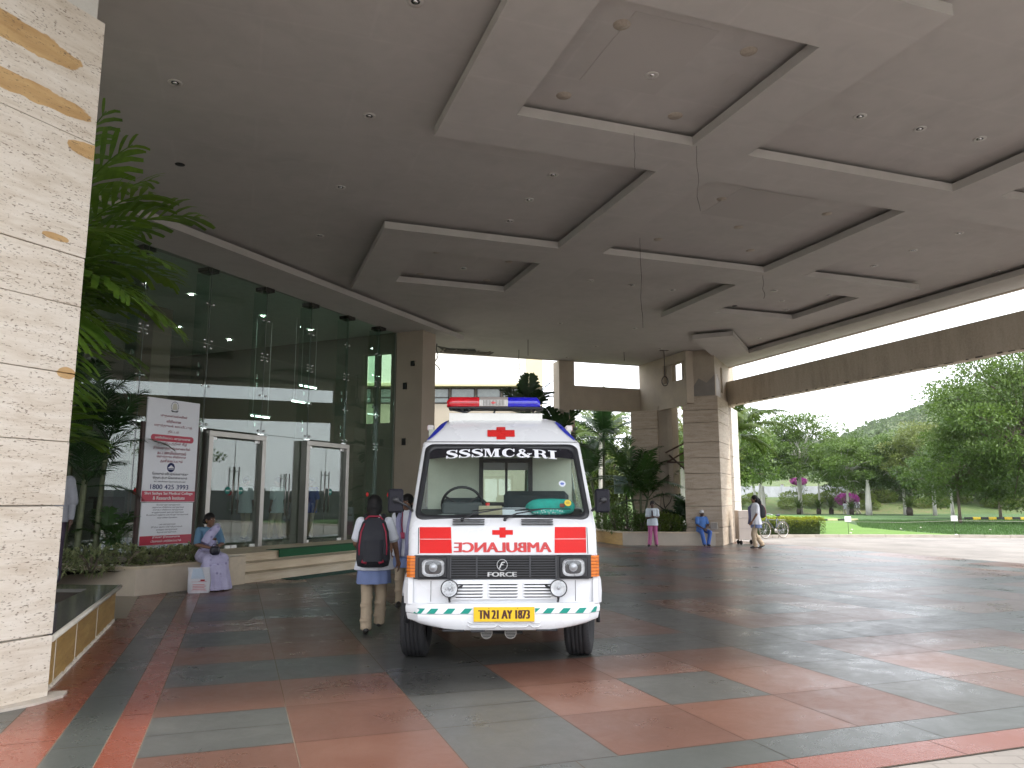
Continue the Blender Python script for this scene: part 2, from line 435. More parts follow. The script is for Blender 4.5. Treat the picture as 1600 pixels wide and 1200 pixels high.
def brickmat(name, c1, c2, mortar, sc, bw=.2, rh=.1, rough=.9, bump=.4):
    m, t, ns, ls = nt(name); v = coords(t)
    b = N(t, 'ShaderNodeTexBrick'); b.inputs['Scale'].default_value = sc; ls.new(v, b.inputs['Vector'])
    b.inputs['Color1'].default_value = (*c1, 1); b.inputs['Color2'].default_value = (*c2, 1); b.inputs['Mortar'].default_value = (*mortar, 1)
    b.inputs['Brick Width'].default_value = bw; b.inputs['Row Height'].default_value = rh; b.inputs['Mortar Size'].default_value = .008
    n1 = noise(t, v, .6, 5, .6); n2 = noise(t, v, 25, 3)
    col = mixc(t, .55, b.outputs[0], ramp_of(t, n1, [(.3, tuple(c*.6 for c in c1)), (.7, tuple(min(1, c*1.25) for c in c2))]))
    h = maths(t, 'ADD', maths(t, 'MULTIPLY', b.outputs[1], -.6), maths(t, 'MULTIPLY', n2, .4))
    finish(t, col, rough, bump=h, bstr=bump, bdist=.01); return m
def ramp_of(t, fac_, pts):
    r = ramp(t, pts); t.links.new(fac_, r.inputs[0]); return r.outputs[0]
PAVE = brickmat('paver', (.20, .185, .17), (.25, .23, .21), (.12, .11, .10), 1.0, .24, .14)
mb = MB()
# grey block-paved drive round the canopy (a sheet a few mm under the floor)
mb.add([(-60, -60, -.012), (70, -60, -.012), (70, 34.0, -.012), (-60, 34.0, -.012)], [(0, 1, 2, 3)], False)
struct('drive', mb, PAVE)
KERB = pm('kerb_stone', (.40, .36, .31), .9, .2, 2, bump=.4)
mb = MB()
kp = [(7.5, 30.6), (9.9, 32.6), (12, 33.5), (15, 33.6), (18, 33.4), (21, 33.0), (28, 32.0), (40, 30)]
for (x0, y0), (x1, y1) in zip(kp, kp[1:]):
    n_ = max(1, int(math.hypot(x1-x0, y1-y0)/.9))
    for k in range(n_):
        p = (x0+(x1-x0)*k/n_, y0+(y1-y0)*k/n_); q = (x0+(x1-x0)*(k+.985)/n_, y0+(y1-y0)*(k+.985)/n_)
        d = Vector((q[0]-p[0], q[1]-p[1], 0)).normalized(); nn = Vector((-d.y, d.x, 0))*.09
        mb.prism([(p[0]-nn.x, p[1]-nn.y), (q[0]-nn.x, q[1]-nn.y), (q[0]+nn.x, q[1]+nn.y), (p[0]+nn.x, p[1]+nn.y)], -.03, .11+.004*math.sin(k*3+x0))
struct('kerb', mb, KERB)
m, t, ns, ls = nt('mown_grass'); v = coords(t); n1 = noise(t, v, .5, 4); n2 = noise(t, v, 40, 3, .8)
col = ramp_of(t, maths(t, 'ADD', maths(t, 'MULTIPLY', n1, .5), maths(t, 'MULTIPLY', n2, .5)), [(.35, (.07, .155, .018)), (.65, (.12, .22, .03))])
finish(t, col, .9, bump=n2, bstr=.7, bdist=.03)
LAWN = m
mb = MB()
verge = [(7.2, 31), (9.9, 32.75), (12, 33.65), (15, 33.75), (18, 33.55), (21, 33.15), (28, 32.15), (60, 27.5), (60, 88), (7, 88)]
mb.prism(verge, -.02, .035)
m, t, ns, ls = nt('long_grass'); v = coords(t); n1 = noise(t, v, .35, 4); n2 = noise(t, v, 14, 4, .8)
col = ramp_of(t, maths(t, 'ADD', maths(t, 'MULTIPLY', n1, .5), maths(t, 'MULTIPLY', n2, .5)), [(.35, (.03, .075, .018)), (.65, (.07, .14, .035))])
finish(t, col, .95, bump=n2, bstr=1, bdist=.08)
struct('verge', mb, m)
mb = MB()
lp = [(7.6, 31.4), (9.9, 32.95), (12, 33.85), (15, 33.95), (18, 33.75), (19.8, 33.5), (19.6, 36.5), (19.4, 40), (20.2, 45), (21.5, 49), (23.5, 55), (26, 61), (28.5, 68), (30.5, 76), (28, 80), (8, 80)]
mb.prism(lp, .0, .05)
struct('lawn', mb, LAWN)
# hill
rp = [(-300, 26), (60, 26), (134, 30), (161, 34), (176, 33.8), (191, 35.6), (206, 39.4), (222, 46), (238, 54), (257, 59), (281, 70), (312, 81), (363, 88), (420, 70), (500, 30), (600, 12), (900, 8)]
def ridge(x):
    for (x0, h0), (x1, h1) in zip(rp, rp[1:]):
        if x <= x1: k = (x-x0)/(x1-x0); return h0+(h1-h0)*k
    return rp[-1][1]
def hz(x, y):
    sc = x*450/max(y, 1)
    k = max(0, min(1, (y-210)/240)); k = k*k*(3-2*k); k2 = max(0, min(1, (y-450)/350))
    n_ = mnoise.fractal(Vector((x*.012, y*.012, 0)), 1.0, 2.0, 4)
    return ridge(x)*(k-.35*k2)*(1+.1*n_*min(1, (450-y)/60 if y < 450 else 0))+mnoise.noise(Vector((x*.12, y*.12, 3)))*1.2*k-.5
mb = MB(); xs = [-300+9*i for i in range(130)]; ys = [205+7*i for i in range(36)]+[465+25*i for i in range(14)]
V = [(x, y, hz(x, y)) for y in ys for x in xs]; nx = len(xs)
F = [(j*nx+i, j*nx+i+1, (j+1)*nx+i+1, (j+1)*nx+i) for j in range(len(ys)-1) for i in range(nx-1)]
mb.add(V, F, True)
m, t, ns, ls = nt('hill_cover'); v = coords(t); n1 = noise(t, v, .035, 6, .65); n2 = noise(t, v, .35, 5, .8)
col = ramp_of(t, maths(t, 'ADD', maths(t, 'MULTIPLY', n1, .5), maths(t, 'MULTIPLY', n2, .5)), [(.36, (.06, .10, .03)), (.48, (.10, .15, .05)), (.6, (.15, .18, .08)), (.72, (.24, .22, .12))])
finish(t, col, .95, bump=n2, bstr=1, bdist=2)
struct('hill', mb, m)

# ================================================================ the ceiling: upper sheet, lowered soffit frames hung 8 cm under it
ZU, ZL = 6.92, 6.70
root = thing('entrance_canopy', 'flat grey ceiling of the hospital entrance canopy with stepped square soffits, over the ambulance', 'canopy', (0, 0, 0), TH)
mb = MB()
up = [(-15, 3.2), (17.85, 3.2), (17.85, 24.4), (15.15, 24.4), (15.15, 26.95), (-15, 26.95)]
# sheet left whole; a black slab under it stands in for the broken opening
mb.prism(up, ZU, ZU+.5)
put('ceiling_panel', mb, M_CEIL, root)
rings = [(2.4, 7.0, 5.55, 10.1, 3.3, 6.05, 6.5, 9.13), (2.4, 7.0, 14.08, 18.65, 3.3, 6.02, 15.15, 17.6), (11.12, 15.65, 14.0, 18.7, 12.15, 14.82, 15.1, 17.65),
         (11.12, 15.65, 5.55, 10.1, 12.05, 14.8, 6.5, 9.0), (6.0, 12.12, 9.13, 15.15, 7.0, 11.1, 10.1, 14.08)]
ca = sorted({r[k] for r in rings for k in (0, 1, 4, 5)}); cb = sorted({r[k] for r in rings for k in (2, 3, 6, 7)})
def low(a, b): return any(r[0] < a < r[1] and r[2] < b < r[3] and not (r[4] < a < r[5] and r[6] < b < r[7]) for r in rings)
mb = MB(); z0, z1 = ZL, ZL+.14
for i in range(len(ca)-1):
    for j in range(len(cb)-1):
        a0, a1, b0, b1 = ca[i], ca[i+1], cb[j], cb[j+1]; am, bm = (a0+a1)/2, (b0+b1)/2
        if not low(am, bm): continue
        mb.add([(a0, b0, z0), (a0, b1, z0), (a1, b1, z0), (a1, b0, z0)], [(0, 1, 2, 3)], False)
        mb.add([(a0, b0, z1), (a1, b0, z1), (a1, b1, z1), (a0, b1, z1)], [(0, 1, 2, 3)], False)
        for (da, db, p, q) in ((-1, 0, (a0, b1), (a0, b0)), (1, 0, (a1, b0), (a1, b1)), (0, -1, (a0, b0), (a1, b0)), (0, 1, (a1, b1), (a0, b1))):
            ii, jj = i+da, j+db
            if 0 <= ii < len(ca)-1 and 0 <= jj < len(cb)-1 and low((ca[ii]+ca[ii+1])/2, (cb[jj]+cb[jj+1])/2): continue
            mb.add([(*p, z0), (*q, z0), (*q, z1), (*p, z1)], [(0, 1, 2, 3)], False)
# hangers of the frames, up in the dark slot
for r in rings:
    for a in (r[0]+.35, r[1]-.35):
        for b in (r[2]+.35, r[3]-.35): mb.box(a-.03, a+.03, b-.03, b+.03, z1, ZU)
put('soffit_frame', mb, M_CEIL2, root)
mb = MB()
mb.prism([(16.8, 3.2), (17.85, 3.2), (17.85, 25.2), (13.6, 20.95), (14.5, 20.05), (16.8, 22.35)], z0, z1)
put('edge_soffit', mb, M_CEIL2, root)
mb = MB(); mb.box(17.85, 17.98, 3.1, 25.3, ZL-.02, 7.6); mb.box(-15, 17.85, 3.05, 3.2, ZL-.02, 7.6); mb.box(-15, 15.15, 26.95, 27.05, 6.9, 7.6)
put('fascia', mb, M_PLASTER, root)
def facp(s, n):
    x, y = fac(s, n); return (x*math.cos(TH)+y*math.sin(TH), -x*math.sin(TH)+y*math.cos(TH))
mb = MB(); mb.prism([facp(5, -13.3), facp(5, -11.9), facp(21.3, -11.9), facp(20.6, -13.3)], ZL-.01, z1)
put('facade_soffit', mb, M_CEIL2, root)
# broken patch of board with its dark ribs
mb = MB(); mb.mi = 0
bp = [(6.9, 26.8), (8.6, 26.8), (8.62, 26.3), (7.96, 26.35), (7.77, 25.9), (6.9, 26.1), (6.3, 25.75)]
mb.prism(bp, ZU-.012, ZU-.004); mb.mi = 1  # black slab: the dark inside the opening put in as colour
for k in range(5):
    mb.box(6.7+k*.42, 6.74+k*.42, 26.1, 26.78, ZU-.04, ZU-.013)
for k in range(3): mb.box(6.8, 8.5, 26.2+.2*k, 26.23+.2*k, ZU-.055, ZU-.041)
put('broken_board', mb, [M_BLACK, pm('rib_grey', (.2, .17, .14), .8)], root, label='broken ceiling board showing dark ribs at the back edge')
# darker repair patches on the boards
for a0, a1, b0, b1 in ((3.9, 5.0, 6.9, 8.4), (8.0, 9.6, 10.6, 11.9), (5.7, 6.0, 7.6, 7.9)):
    mb = MB(); mb.box(a0, a1, b0, b1, ZU-.004, ZU-.001); put('repair_patch', mb, pm('patched_board', (.415, .39, .368), .85, .05, 1), root)

# downlights
def downlight():
    r_ = thing('downlight', 'x', 'downlight', (0, 0, 0), 0)
    a = MB(); a.lathe([(.05, -.004), (.085, -.012), (.09, 0.0), (.085, .003)], 20); put('trim_ring', a, pm('ring_white', (.5, .48, .45), .4), r_)
    a = MB(); a.lathe([(.0001, .0), (.052, -.002), (.052, .02)], 16); put('lens', a, pm('lens_dark', (.06, .06, .065), .12, .4, 30, spec=.9), r_)
    a = MB(); a.lathe([(.0001, -.016), (.022, -.014), (.026, -.004)], 12); put('lamp_cap', a, M_CHROME, r_)
    return r_
DL = [(1.56,7.55,'in the open ceiling panel high over the camera'), (-1.03,10.21,'beside the palm fronds, above the hole'), (1.49,10.24,'in the big left ceiling field, middle of its row'), (1.42,12.91,'in the left ceiling field toward the doors'), (1.33,15.56,'in the left ceiling field, farthest before the glass wall'),
 (4.7,11.21,'nearest of three in the panel above the ambulance'), (4.7,12.35,'middle of three in the panel above the ambulance'), (4.72,13.47,'farthest of three in the panel above the ambulance'), (4.72,7.98,'at the centre of the large front square recess'),
 (8.03,7.94,'left one of three in the right front panel'), (9.13,7.94,'middle one of three in the right front panel'), (10.24,7.88,'right one of three in the right front panel'), (13.55,11.07,'nearest of three in the far right panel'), (13.57,12.22,'middle of three in the far right panel'), (13.62,13.37,'farthest of three in the far right panel'),
 (16.7,12.76,'near the open right edge, closest to the camera'), (12.84,15.91,'left in the small far recess'), (13.69,16.7,'at the centre of the small far recess'), (14.48,17.48,'at the far corner of the small far recess'), (14.49,15.79,'right in the small far recess'),
 (16.2,15.48,'near the open right edge, second along'), (16.2,18.2,'near the open right edge, third along'), (16.2,20.99,'near the open right edge, beside the pillar notch'), (14.1,21.04,'just before the big pillar, left of the notch'), (14.0,23.69,'farthest right, beside the big pillar top'), (11.55,21.04,'in the back field, right of the hanging wire'),
 (9.1,16.67,'middle of three beyond the centre square'), (10.31,16.74,'right of three beyond the centre square'), (7.95,16.65,'left of three beyond the centre square'), (9.06,21.17,'in the back field over the ambulance roof'), (11.64,24.03,'in the back field before the back opening'), (11.51,26.3,'at the back edge above the palm'), (4.72,16.74,'at the centre of the small left square recess')]
pr_ = downlight()
for k, (a, b, w) in enumerate(DL):
    o = pr_ if k == 0 else copy_tree(pr_)
    x, y = grid(a, b); o.location = (x, y, ZU-.001); o['label'] = 'small round recessed downlight '+w; o['group'] = 'downlights in the canopy ceiling'
for k, (a, b, w) in enumerate([(-1.14, 12.86, 'empty round downlight hole in the ceiling beside the palm'), (12.83, 17.6, 'empty round downlight hole in the small far recess')]):
    a_ = MB(); a_.lathe([(.0001, -.004), (.075, -.003), (.078, .0)], 20)
    single('downlight_hole', a_, M_BLACK, w, 'hole', (*grid(a, b), ZU), group='downlight holes in the ceiling')
DS = [(3.87,7.17,'near left'), (5.56,7.13,'near right'), (3.86,8.82,'far left'), (5.56,8.8,'far right')]
DS = [(a, b, 'in the large front square recess, %s' % w, .10) for a, b, w in DS]
DS += [(7.96,11.16,'in the centre square recess, near left', .09), (10.26,11.11,'in the centre square recess, near right', .09), (9.12,12.28,'at the middle of the centre square recess', .09), (7.99,13.45,'in the centre square recess, far left', .09), (10.24,13.4,'in the centre square recess, far right', .09),
 (3.85,15.8,'in the small left square recess, near left', .08), (3.88,17.52,'in the small left square recess, far left', .08), (5.56,15.92,'in the small left square recess, near right', .08), (5.53,17.51,'in the small left square recess, far right', .08)]
for a, b, w, r_ in DS:
    a_ = MB(); a_.lathe([(.0001, -.01), (r_*.6, -.009), (r_*.7, -.003), (r_, -.008), (r_*1.04, 0)], 24)
    single('ceiling_disc', a_, pm('disc_paint', (.40, .35, .29), .7, .2, 20), 'flat round painted cover '+w, 'ceiling cover', (*grid(a, b), ZU), group='round covers in the ceiling recesses')
# hanging wires
WM = pm('wire', (.05, .04, .035), .7)
def wire(x, y, zt, zb, label, wob=.02, r=.006, loop=False, seed=1):
    rn = random.Random(seed); a = MB(); n_ = 9; L = zt-zb
    pts = [(wob*math.sin(k*1.3+seed)*(k/n_), wob*math.cos(k*1.7+seed)*(k/n_), -L*k/n_) for k in range(n_+1)]
    a.tube(pts, r, 5)
    if loop:
        a.tube([(.11*math.sin(q)+wob*.3, 0, -L-.16-.17*math.cos(q)) for q in [PI*2*i/14 for i in range(15)]], .02, 6)
        a.box(-.16, .16, -.05, .05, -.012, -.001)
    return single('hanging_wire', a, WM, label, 'wire', (x, y, zt))
wire(1.73, 10.23, ZL, 6.15, 'thin wire hanging from the far lip of the front square recess', .01, .003, seed=1)
wire(2.71, 10.63, ZL, 5.7, 'bent thin wire hanging from the corner of the front square recess', .025, .003, seed=2)
wire(2.54, 14.64, ZL, 4.88, 'long thin pale wire hanging left of the centre square', .02, .005, seed=3)
wire(5.8, 17.18, ZL, 6.15, 'short thin wire hanging from the far corner of the centre square', .03, .005, seed=4)
wire(.54, 25.4, ZU, 6.37, 'short pendant wire with plate above the ambulance light bar', .0, .01, seed=5)
wire(5.5, 27.3, ZU, 5.95, 'thick black cable hanging with a loop beside the big pillar', .0, .018, True, seed=6)
wire(4.1, 27.6, ZU, 6.6, 'short stub wire above the back opening', .0, .012, seed=7)
wire(.25, 27.2, ZU, 5.75, 'slanting thin wire over the palm behind the ambulance', .06, .01, seed=8)
wire(-2.6, 26.1, ZU, 6.0, 'black cable dangling from the broken ceiling board', .12, .018, seed=9)

# ================================================================ pillars and beams
def clad(mb, w, d, zs, gap=.012, x0=0, y0=0, proud=.05):
    # courses of stone slabs on the front (y=y0) and right and left sides of a pier w x d, one box per course
    for z0, z1 in zip(zs, zs[1:]):
        mb.bbox(x0, x0+w, y0, y0+d, z0+gap/2, z1-gap/2, .006)
# near left pillar: its face runs along the facade direction; local x = along s, local y into -n
x, y = fac(0, -6.07)
root = thing('stone_pillar', 'huge pale travertine pillar with yellow streaks, nearest the camera at the left edge', 'pillar', (x, y, 0), FA)
mb = MB(); mb.box(1.04, 4.13, .05, 1.25, 0, ZU); put('core', mb, pm('joint_white', (.5, .47, .42), .9), root)
mb = MB(); zs = [0, .49, 1.51, 2.03, 2.6, 3.18, 3.61, 4.65, 5.82]
for k, (z0, z1) in enumerate(zip(zs, zs[1:])):
    g_ = .014 if k in (0, 1) else .006
    for xa, xb in ((1.0, 2.52), (2.53, 4.18)) if k % 2 else ((1.0, 4.18),):
        o_ = (.0, .004, -.003, .002)[k % 4]
        mb.bbox(xa, xb, o_, 1.3, z0+g_/2, z1-g_/2, .004)
put('stone_cladding', mb, M_TRAVL, root)
mb = MB(); mb.box(1.06, 4.12, .045, 1.2, 5.82, 6.9); put('plaster_head', mb, pm('pale_plaster', (.6, .58, .53), .9, .1, 3, bump=.4), root)
mb = MB(); rn = random.Random(3)
pts = []
for k in range(14): pts.append((1.0+k*.25, -.04-.1*rn.random()))
pts += [(4.36, .02), (4.3, .1), (1.0, .1)]
mb.prism(pts, 0, .022); put('mortar_smear', mb, pm('mortar', (.45, .4, .34), .95, .2, 8, bump=.5), root)

# big far pillar beside the lawn; local x runs across its camera-facing face, local y runs away from the facade side
px0 = (6.15, 27.57)
root = thing('corner_pillar', 'tall beige stone pillar at the far right corner of the canopy, beside the seated person in blue', 'pillar', (*px0, 0), R(-25.5))
mb = MB(); zs = [0, .62, 1.35, 1.95, 2.5, 3.05, 3.6, 4.3, 4.75, 5.24]
for z0, z1 in zip(zs, zs[1:]):
    mb.bbox(0, 1.27, 0, 2.1, z0+.006, z1-.006, .01)
put('stone_cladding', mb, M_TRAV, root)
mb = MB(); zs = [0, .62, 1.5, 2.4, 3.2, 4.1, 5.1]
for z0, z1 in zip(zs, zs[1:]): mb.bbox(.1, 1.29, 2.6, 4.0, z0+.006, z1-.006, .01)
put('rear_pier', mb, travertine('travertine_sunlit', ((.68, .64, .58), (.58, .52, .44), (.74, .71, .66))), root)  # paler copy of the stone: sunlight on this pier put into its colour
mb = MB(); mb.box(.1, 1.12, 2.1, 2.6, 0, 5.1); mb.box(.02, 1.2, .02, 1.1, 5.24, ZU-.01); mb.box(.02, 1.1, 1.1, 1.5, 5.24, 6.9); mb.box(.02, 1.2, 1.5, 4.0, 5.24, ZU-.01)
mb.box(.02, 1.195, 1.1, 1.5, 5.24, 5.5); mb.box(.02, 1.195, 1.1, 1.5, 6.45, 6.85)
put('plaster_head', mb, M_PLASTER, root)
mb = MB(); mb.prism([(.05, 0), (.1, 0), (.1, 0)], 0, 0) if False else None
mb.add([(.35+.0, .012, 5.26), (1.18, .012, 5.26), (1.19, .012, 6.0), (.9, .012, 5.72), (.62, .012, 5.9), (.42, .012, 5.6)], [(0, 1, 2, 3, 4, 5)], False)
put('grey_patch', mb, pm('grey_render', (.24, .22, .2), .9, .2, 2), root)
mb = MB(); mb.add([(1.203, .15, 5.28), (1.203, .95, 5.28), (1.203, .75, 5.85), (1.203, .3, 6.05)], [(0, 1, 2, 3)], False); mb.tube([(1.205, .1, 6.0), (1.21, .5, 6.08), (1.21, .85, 5.8), (1.21, 1.0, 5.3)], .01, 5)
put('scar', mb, pm('pale_render', (.5, .48, .45), .9, .1, 4), root)
mb = MB(); mb.mi = 0; mb.bbox(.86, 1.10, -.03, -.001, .56, .80, .008); mb.mi = 1
for k in range(5): mb.box(.89, 1.07, -.0325, -.03, .61+.035*k, .62+.035*k)
put('notice_plate', mb, [pm('plate', (.45, .42, .38), .6), pm('plate_ink', (.15, .13, .12), .8)], root)

# second pier, left of it
root = thing('rear_pier', 'beige stone-clad pier standing behind the areca palms, left of the big pillar', 'pillar', (4.57, 29.45, 0), R(-25.5))
mb = MB(); zs = [0, 1.2, 1.9, 2.7, 3.55, 4.25, 4.95]
for z0, z1 in zip(zs, zs[1:]): mb.bbox(0, 1.05, 0, .6, z0+.006, z1-.006, .01)
put('stone_cladding', mb, M_TRAV, root)
mb = MB(); mb.box(1.05, 1.45, .12, .6, 0, 5.1); mb.box(1.45, 1.62, -.1, .9, 0, 5.1); put('plaster_strip', mb, M_PLASTER, root)

# lintel wall with the little window between the two pillars (in grid coordinates, facing -a)
root = thing('lintel_wall', 'plastered lintel wall with a small square opening between the two far pillars', 'lintel', (0, 0, 0), TH)
mb = MB(); A_ = 15.0
mb.box(A_, A_+.3, 23.6, 27.05, 5.0, 5.9)
mb.box(A_, A_+.3, 25.2, 27.05, 5.9, ZU-.01); mb.box(A_, A_+.3, 23.75, 25.2, 6.58, ZU-.01); mb.box(A_+.12, A_+.3, 24.75, 25.2, 5.9, 6.58); mb.box(A_, A_+.3, 23.6, 23.75, 5.9, ZU-.01)
mb.box(A_-.04, A_, 23.6, 27.0, 4.93, 5.0)
put('wall', mb, M_PLASTER, root)
root = thing('back_beam', 'plastered concrete beam across the back of the canopy, above the palms', 'beam', (0, 0, 0), TH)
mb = MB(); mb.box(12.09, 15.0, 27.0, 27.35, 5.05, 5.97); put('beam', mb, M_PLASTER, root)
root = thing('back_column', 'plain plastered column at the back edge, right of the ambulance roof', 'column', (0, 0, 0), TH)
mb = MB(); mb.box(11.45, 12.09, 26.9, 27.5, 0, 6.9); put('shaft', mb, M_PLASTER, root)
mb = MB(); mb.mi = 0; mb.box(11.5, 11.72, 26.78, 26.9, 4.5, 4.78); put('wall_box', mb, M_DARKMETAL, root)
root = thing('side_beam', 'long weathered concrete beam spanning over the drive, right of the big pillar', 'beam', (0, 0, 0), TH)
mb = MB(); mb.bbox(17.45, 17.8, -6, 25.1, 5.12, 6.04, .015)
m, t, ns, ls = nt('weathered_concrete'); v = coords(t); n1 = noise(t, coords(t, (1, 1.2, .25)), 1.8, 6, .7); n2 = noise(t, v, 18, 4, .7)
col = ramp_of(t, maths(t, 'ADD', maths(t, 'MULTIPLY', n1, .65), maths(t, 'MULTIPLY', n2, .35)), [(.34, (.34, .285, .22)), (.5, (.46, .395, .31)), (.66, (.53, .465, .375))])
finish(t, col, .9, bump=n2, bstr=.35, bdist=.01)
put('beam', mb, m, root)
mb = MB(); rn = random.Random(9)
for k in range(60):
    b = 24.8-k*.42+rn.uniform(-.1, .1); mb.box(17.444, 17.47, b, b+rn.uniform(.06, .3), 5.112, 5.112+rn.uniform(.01, .045))
put('chipped_edge', mb, pm('chip_dark', (.09, .07, .06), .95), root)
root = thing('side_column', 'plain plastered column carrying the near end of the long side beam', 'column', (0, 0, 0), TH)
mb = MB(); mb.box(17.3, 17.95, -6.7, -6, 0, 6.9); put('shaft', mb, M_PLASTER, root)
# old scaffold sticks leaning between the pillars
mb = MB()
for p, q in (((5.8, 28.6, 2.95), (6.75, 28.3, 2.93)), ((5.83, 28.6, 3.22), (6.75, 28.5, 2.35)), ((5.7, 28.6, 3.3), (6.7, 28.5, 3.8)), ((5.75, 28.6, 2.95), (6.7, 28.4, 3.5))): mb.tube([p, q], .035, 6)
single('scaffold_sticks', mb, pm('rust_wood', (.09, .055, .04), .9), 'crossed rusty sticks jammed between the two far pillars', 'sticks')
# ================================================================ glass facade (local x = along the wall, local y = into the building)
FX, FY = fac(0, -13.19)
root = thing('glass_facade', 'tall frameless glass curtain wall of the hospital lobby behind the steps', 'facade', (FX, FY, 0), FA)
GL = glassm('facade_glass', (.80, .87, .83), .042, 1.5)
GL2 = glassm('fin_glass', (.8, .9, .86), .02, 1.45)
seam = [5.0, 6.8, 8.7, 10.38, 12.06, 13.83, 15.51, 17.07, 18.58, 19.5]
rows = [.5, 3.1, 4.95, 6.69]
g = .006
skip = {(4, 0), (6, 0)}
for i in range(len(seam)-1):
    for j in range(3):
        a, b = seam[i]+g, seam[i+1]-g
        if (i, j) in skip: continue
        yr = lambda s_: (s_-14)*.021; mb = MB(); mb.prism([(a, yr(a)), (b, yr(b)), (b, yr(b)+.012), (a, yr(a)+.012)], rows[j]+g, rows[j+1]-g); put('glass_pane', mb, GL, root)
for i in range(1, len(seam)-1):
    z0 = .5 if seam[i] not in (12.06, 13.83, 15.51, 17.07) else 3.12
    mb = MB(); mb.box(seam[i]-.007, seam[i]+.007, .03, .42, z0, 6.6); put('glass_fin', mb, GL2, root)
    mb = MB(); mb.box(seam[i]-.09, seam[i]+.22, -.02, .3, 6.6, 6.685); mb.box(seam[i]-.06, seam[i]+.05, -.03, .0, 6.55, 6.6); put('top_bracket', mb, M_DARKMETAL, root)
    ys_ = (seam[i]-14)*.021
    for z in (3.1, 4.02, 4.95, 5.85):
        mb = MB()
        for dx in (-.09, .09):
            for dz in ((-.08, .08) if z in (3.1, 4.95) else (0,)):
                mb.setT((seam[i]+dx, ys_-.012, z+dz)); mb.lathe([(.0001, -.012), (.022, -.01), (.026, 0), (.026, .03)], 10, 'y'); mb.setT()
        mb.box(seam[i]-.1, seam[i]+.1, ys_+.008, ys_+.03, z-.012, z+.012); mb.box(seam[i]-.012, seam[i]+.012, ys_+.006, ys_+.026, z-.09, z+.09)
        put('spider_fitting', mb, M_CHROME, root)
    for z in (3.35, 3.55, 4.3, 4.5):
        mb = MB(); mb.box(seam[i]-.016, seam[i]+.016, .2, .24, z-.05, z+.05); put('fin_clamp', mb, M_CHROME, root)
for s in (10.18, 12.62, 17.93, 19.0):
    mb = MB(); mb.setT((s+.3, (s+.3-14)*.021-.004, 1.72)); mb.lathe([(.0001, -.001), (.065, -.001), (.065, .002)], 24, 'y'); mb.setT()
    put('red_dot_sticker', mb, pm('dot_red', (.65, .02, .02), .5), root)
for s in seam[1:]:
    mb = MB(); mb.box(s-.005, s+.005, (s-14)*.021-.002, (s-14)*.021+.014, .5 if s not in (12.06, 13.83, 15.51, 17.07) else 3.1, 6.69); put('seam_seal', mb, pm('silicone', (.10, .12, .11), .4), root)
# handles of the plain glass leaf between the framed doors
def bar_pair(mb, s, y, z0, z1):
    for dx in (-.06, .06):
        mb.cyl((s+dx, y-.06, z0), (s+dx, y-.06, z1), .014, 10)
        for z in (z0+.12, z1-.12): mb.cyl((s+dx, y-.06, z), (s+dx, y, z), .01, 8)
mb = MB(); bar_pair(mb, 14.75, 0, 1.2, 2.2); put('door_handle', mb, M_STEEL, root)
# framed doors
for s0, lab in ((12.0, 'steel-framed double glass door behind the seated woman'), (15.15, 'steel-framed double glass door at the right, nearer the pillar, before the dark lobby')):
    r2 = thing('entrance_door', lab, 'door', (*fac(s0+.12, -13.0), .5), FA, 'framed glass doors of the lobby')
    W, H_, D_, T_ = 1.72, 2.55, .2, .12
    mb = MB(); mb.bbox(0, T_, 0, D_, 0, H_-T_, .006); mb.bbox(W-T_, W, 0, D_, 0, H_-T_, .006); mb.bbox(0, W, 0, D_, H_-T_, H_, .006); put('frame', mb, M_STEEL, r2)
    for k in (0, 1):
        a0 = T_+.01+k*(W/2-T_); a1 = a0+W/2-T_-.02
        mb = MB(); mb.box(a0, a1, D_*.5, D_*.5+.012, .03, H_-T_-.03); lf = put('door_leaf', mb, GL, r2)
        mb = MB(); x = a1-.07 if k == 0 else a0+.07
        mb.cyl((x, D_*.5-.06, .75), (x, D_*.5-.06, 1.8), .014, 10)
        for z in (.85, 1.7): mb.cyl((x, D_*.5-.06, z), (x, D_*.5, z), .01, 8)
        put('door_handle', mb, M_STEEL, lf)
        mb = MB()
        for z in (.0, H_-T_-.07):
            xx = a0 if k == 0 else a1-.16
            mb.box(xx, xx+.16, D_*.5-.012, D_*.5+.024, z+.005, z+.07)
        if s0 < 13: mb.box((a1-.16 if k == 0 else a0), (a1 if k == 0 else a0+.16), D_*.5-.012, D_*.5+.024, .005, .07)
        put('patch_fitting', mb, pm('fitting_white', (.7, .7, .68), .3, metal=.3), lf)
        if s0 < 13 or k == 1:
            mb = MB(); mb.mi = 0; mb.setT((a1-.16 if k == 0 else a0+.2, D_*.5-.002, 1.27)); mb.lathe([(.0001, -.001), (.085, -.001), (.085, .001)], 24, 'y')
            mb.mi = 1; mb.box(-.055, .055, -.003, -.0012, -.012, .012); mb.setT()
            put('sticker', mb, [pm('sticker_teal', (.03, .22, .18), .5), pm('sticker_pale', (.6, .7, .65), .5)], lf)
# end pillar
root = thing('facade_pillar', 'beige stone pillar at the right end of the glass wall, behind the ambulance', 'pillar', (*fac(19.5, -12.3), 0), FA)
mb = MB(); mb.bbox(0, .75, 0, .95, 0, ZU-.01, .01); put('shaft', mb, pm('pillar_beige', (.36, .30, .24), .7, .1, 1.2, fine=20), root)
mb = MB()
for z in (4.9, 3.2): mb.box(-.04, 0, .55, .67, z, z+.2)
mb.box(-.05, 0, .28, .4, 5.6, 5.75)
put('wall_speaker', mb, M_BLACK, root)
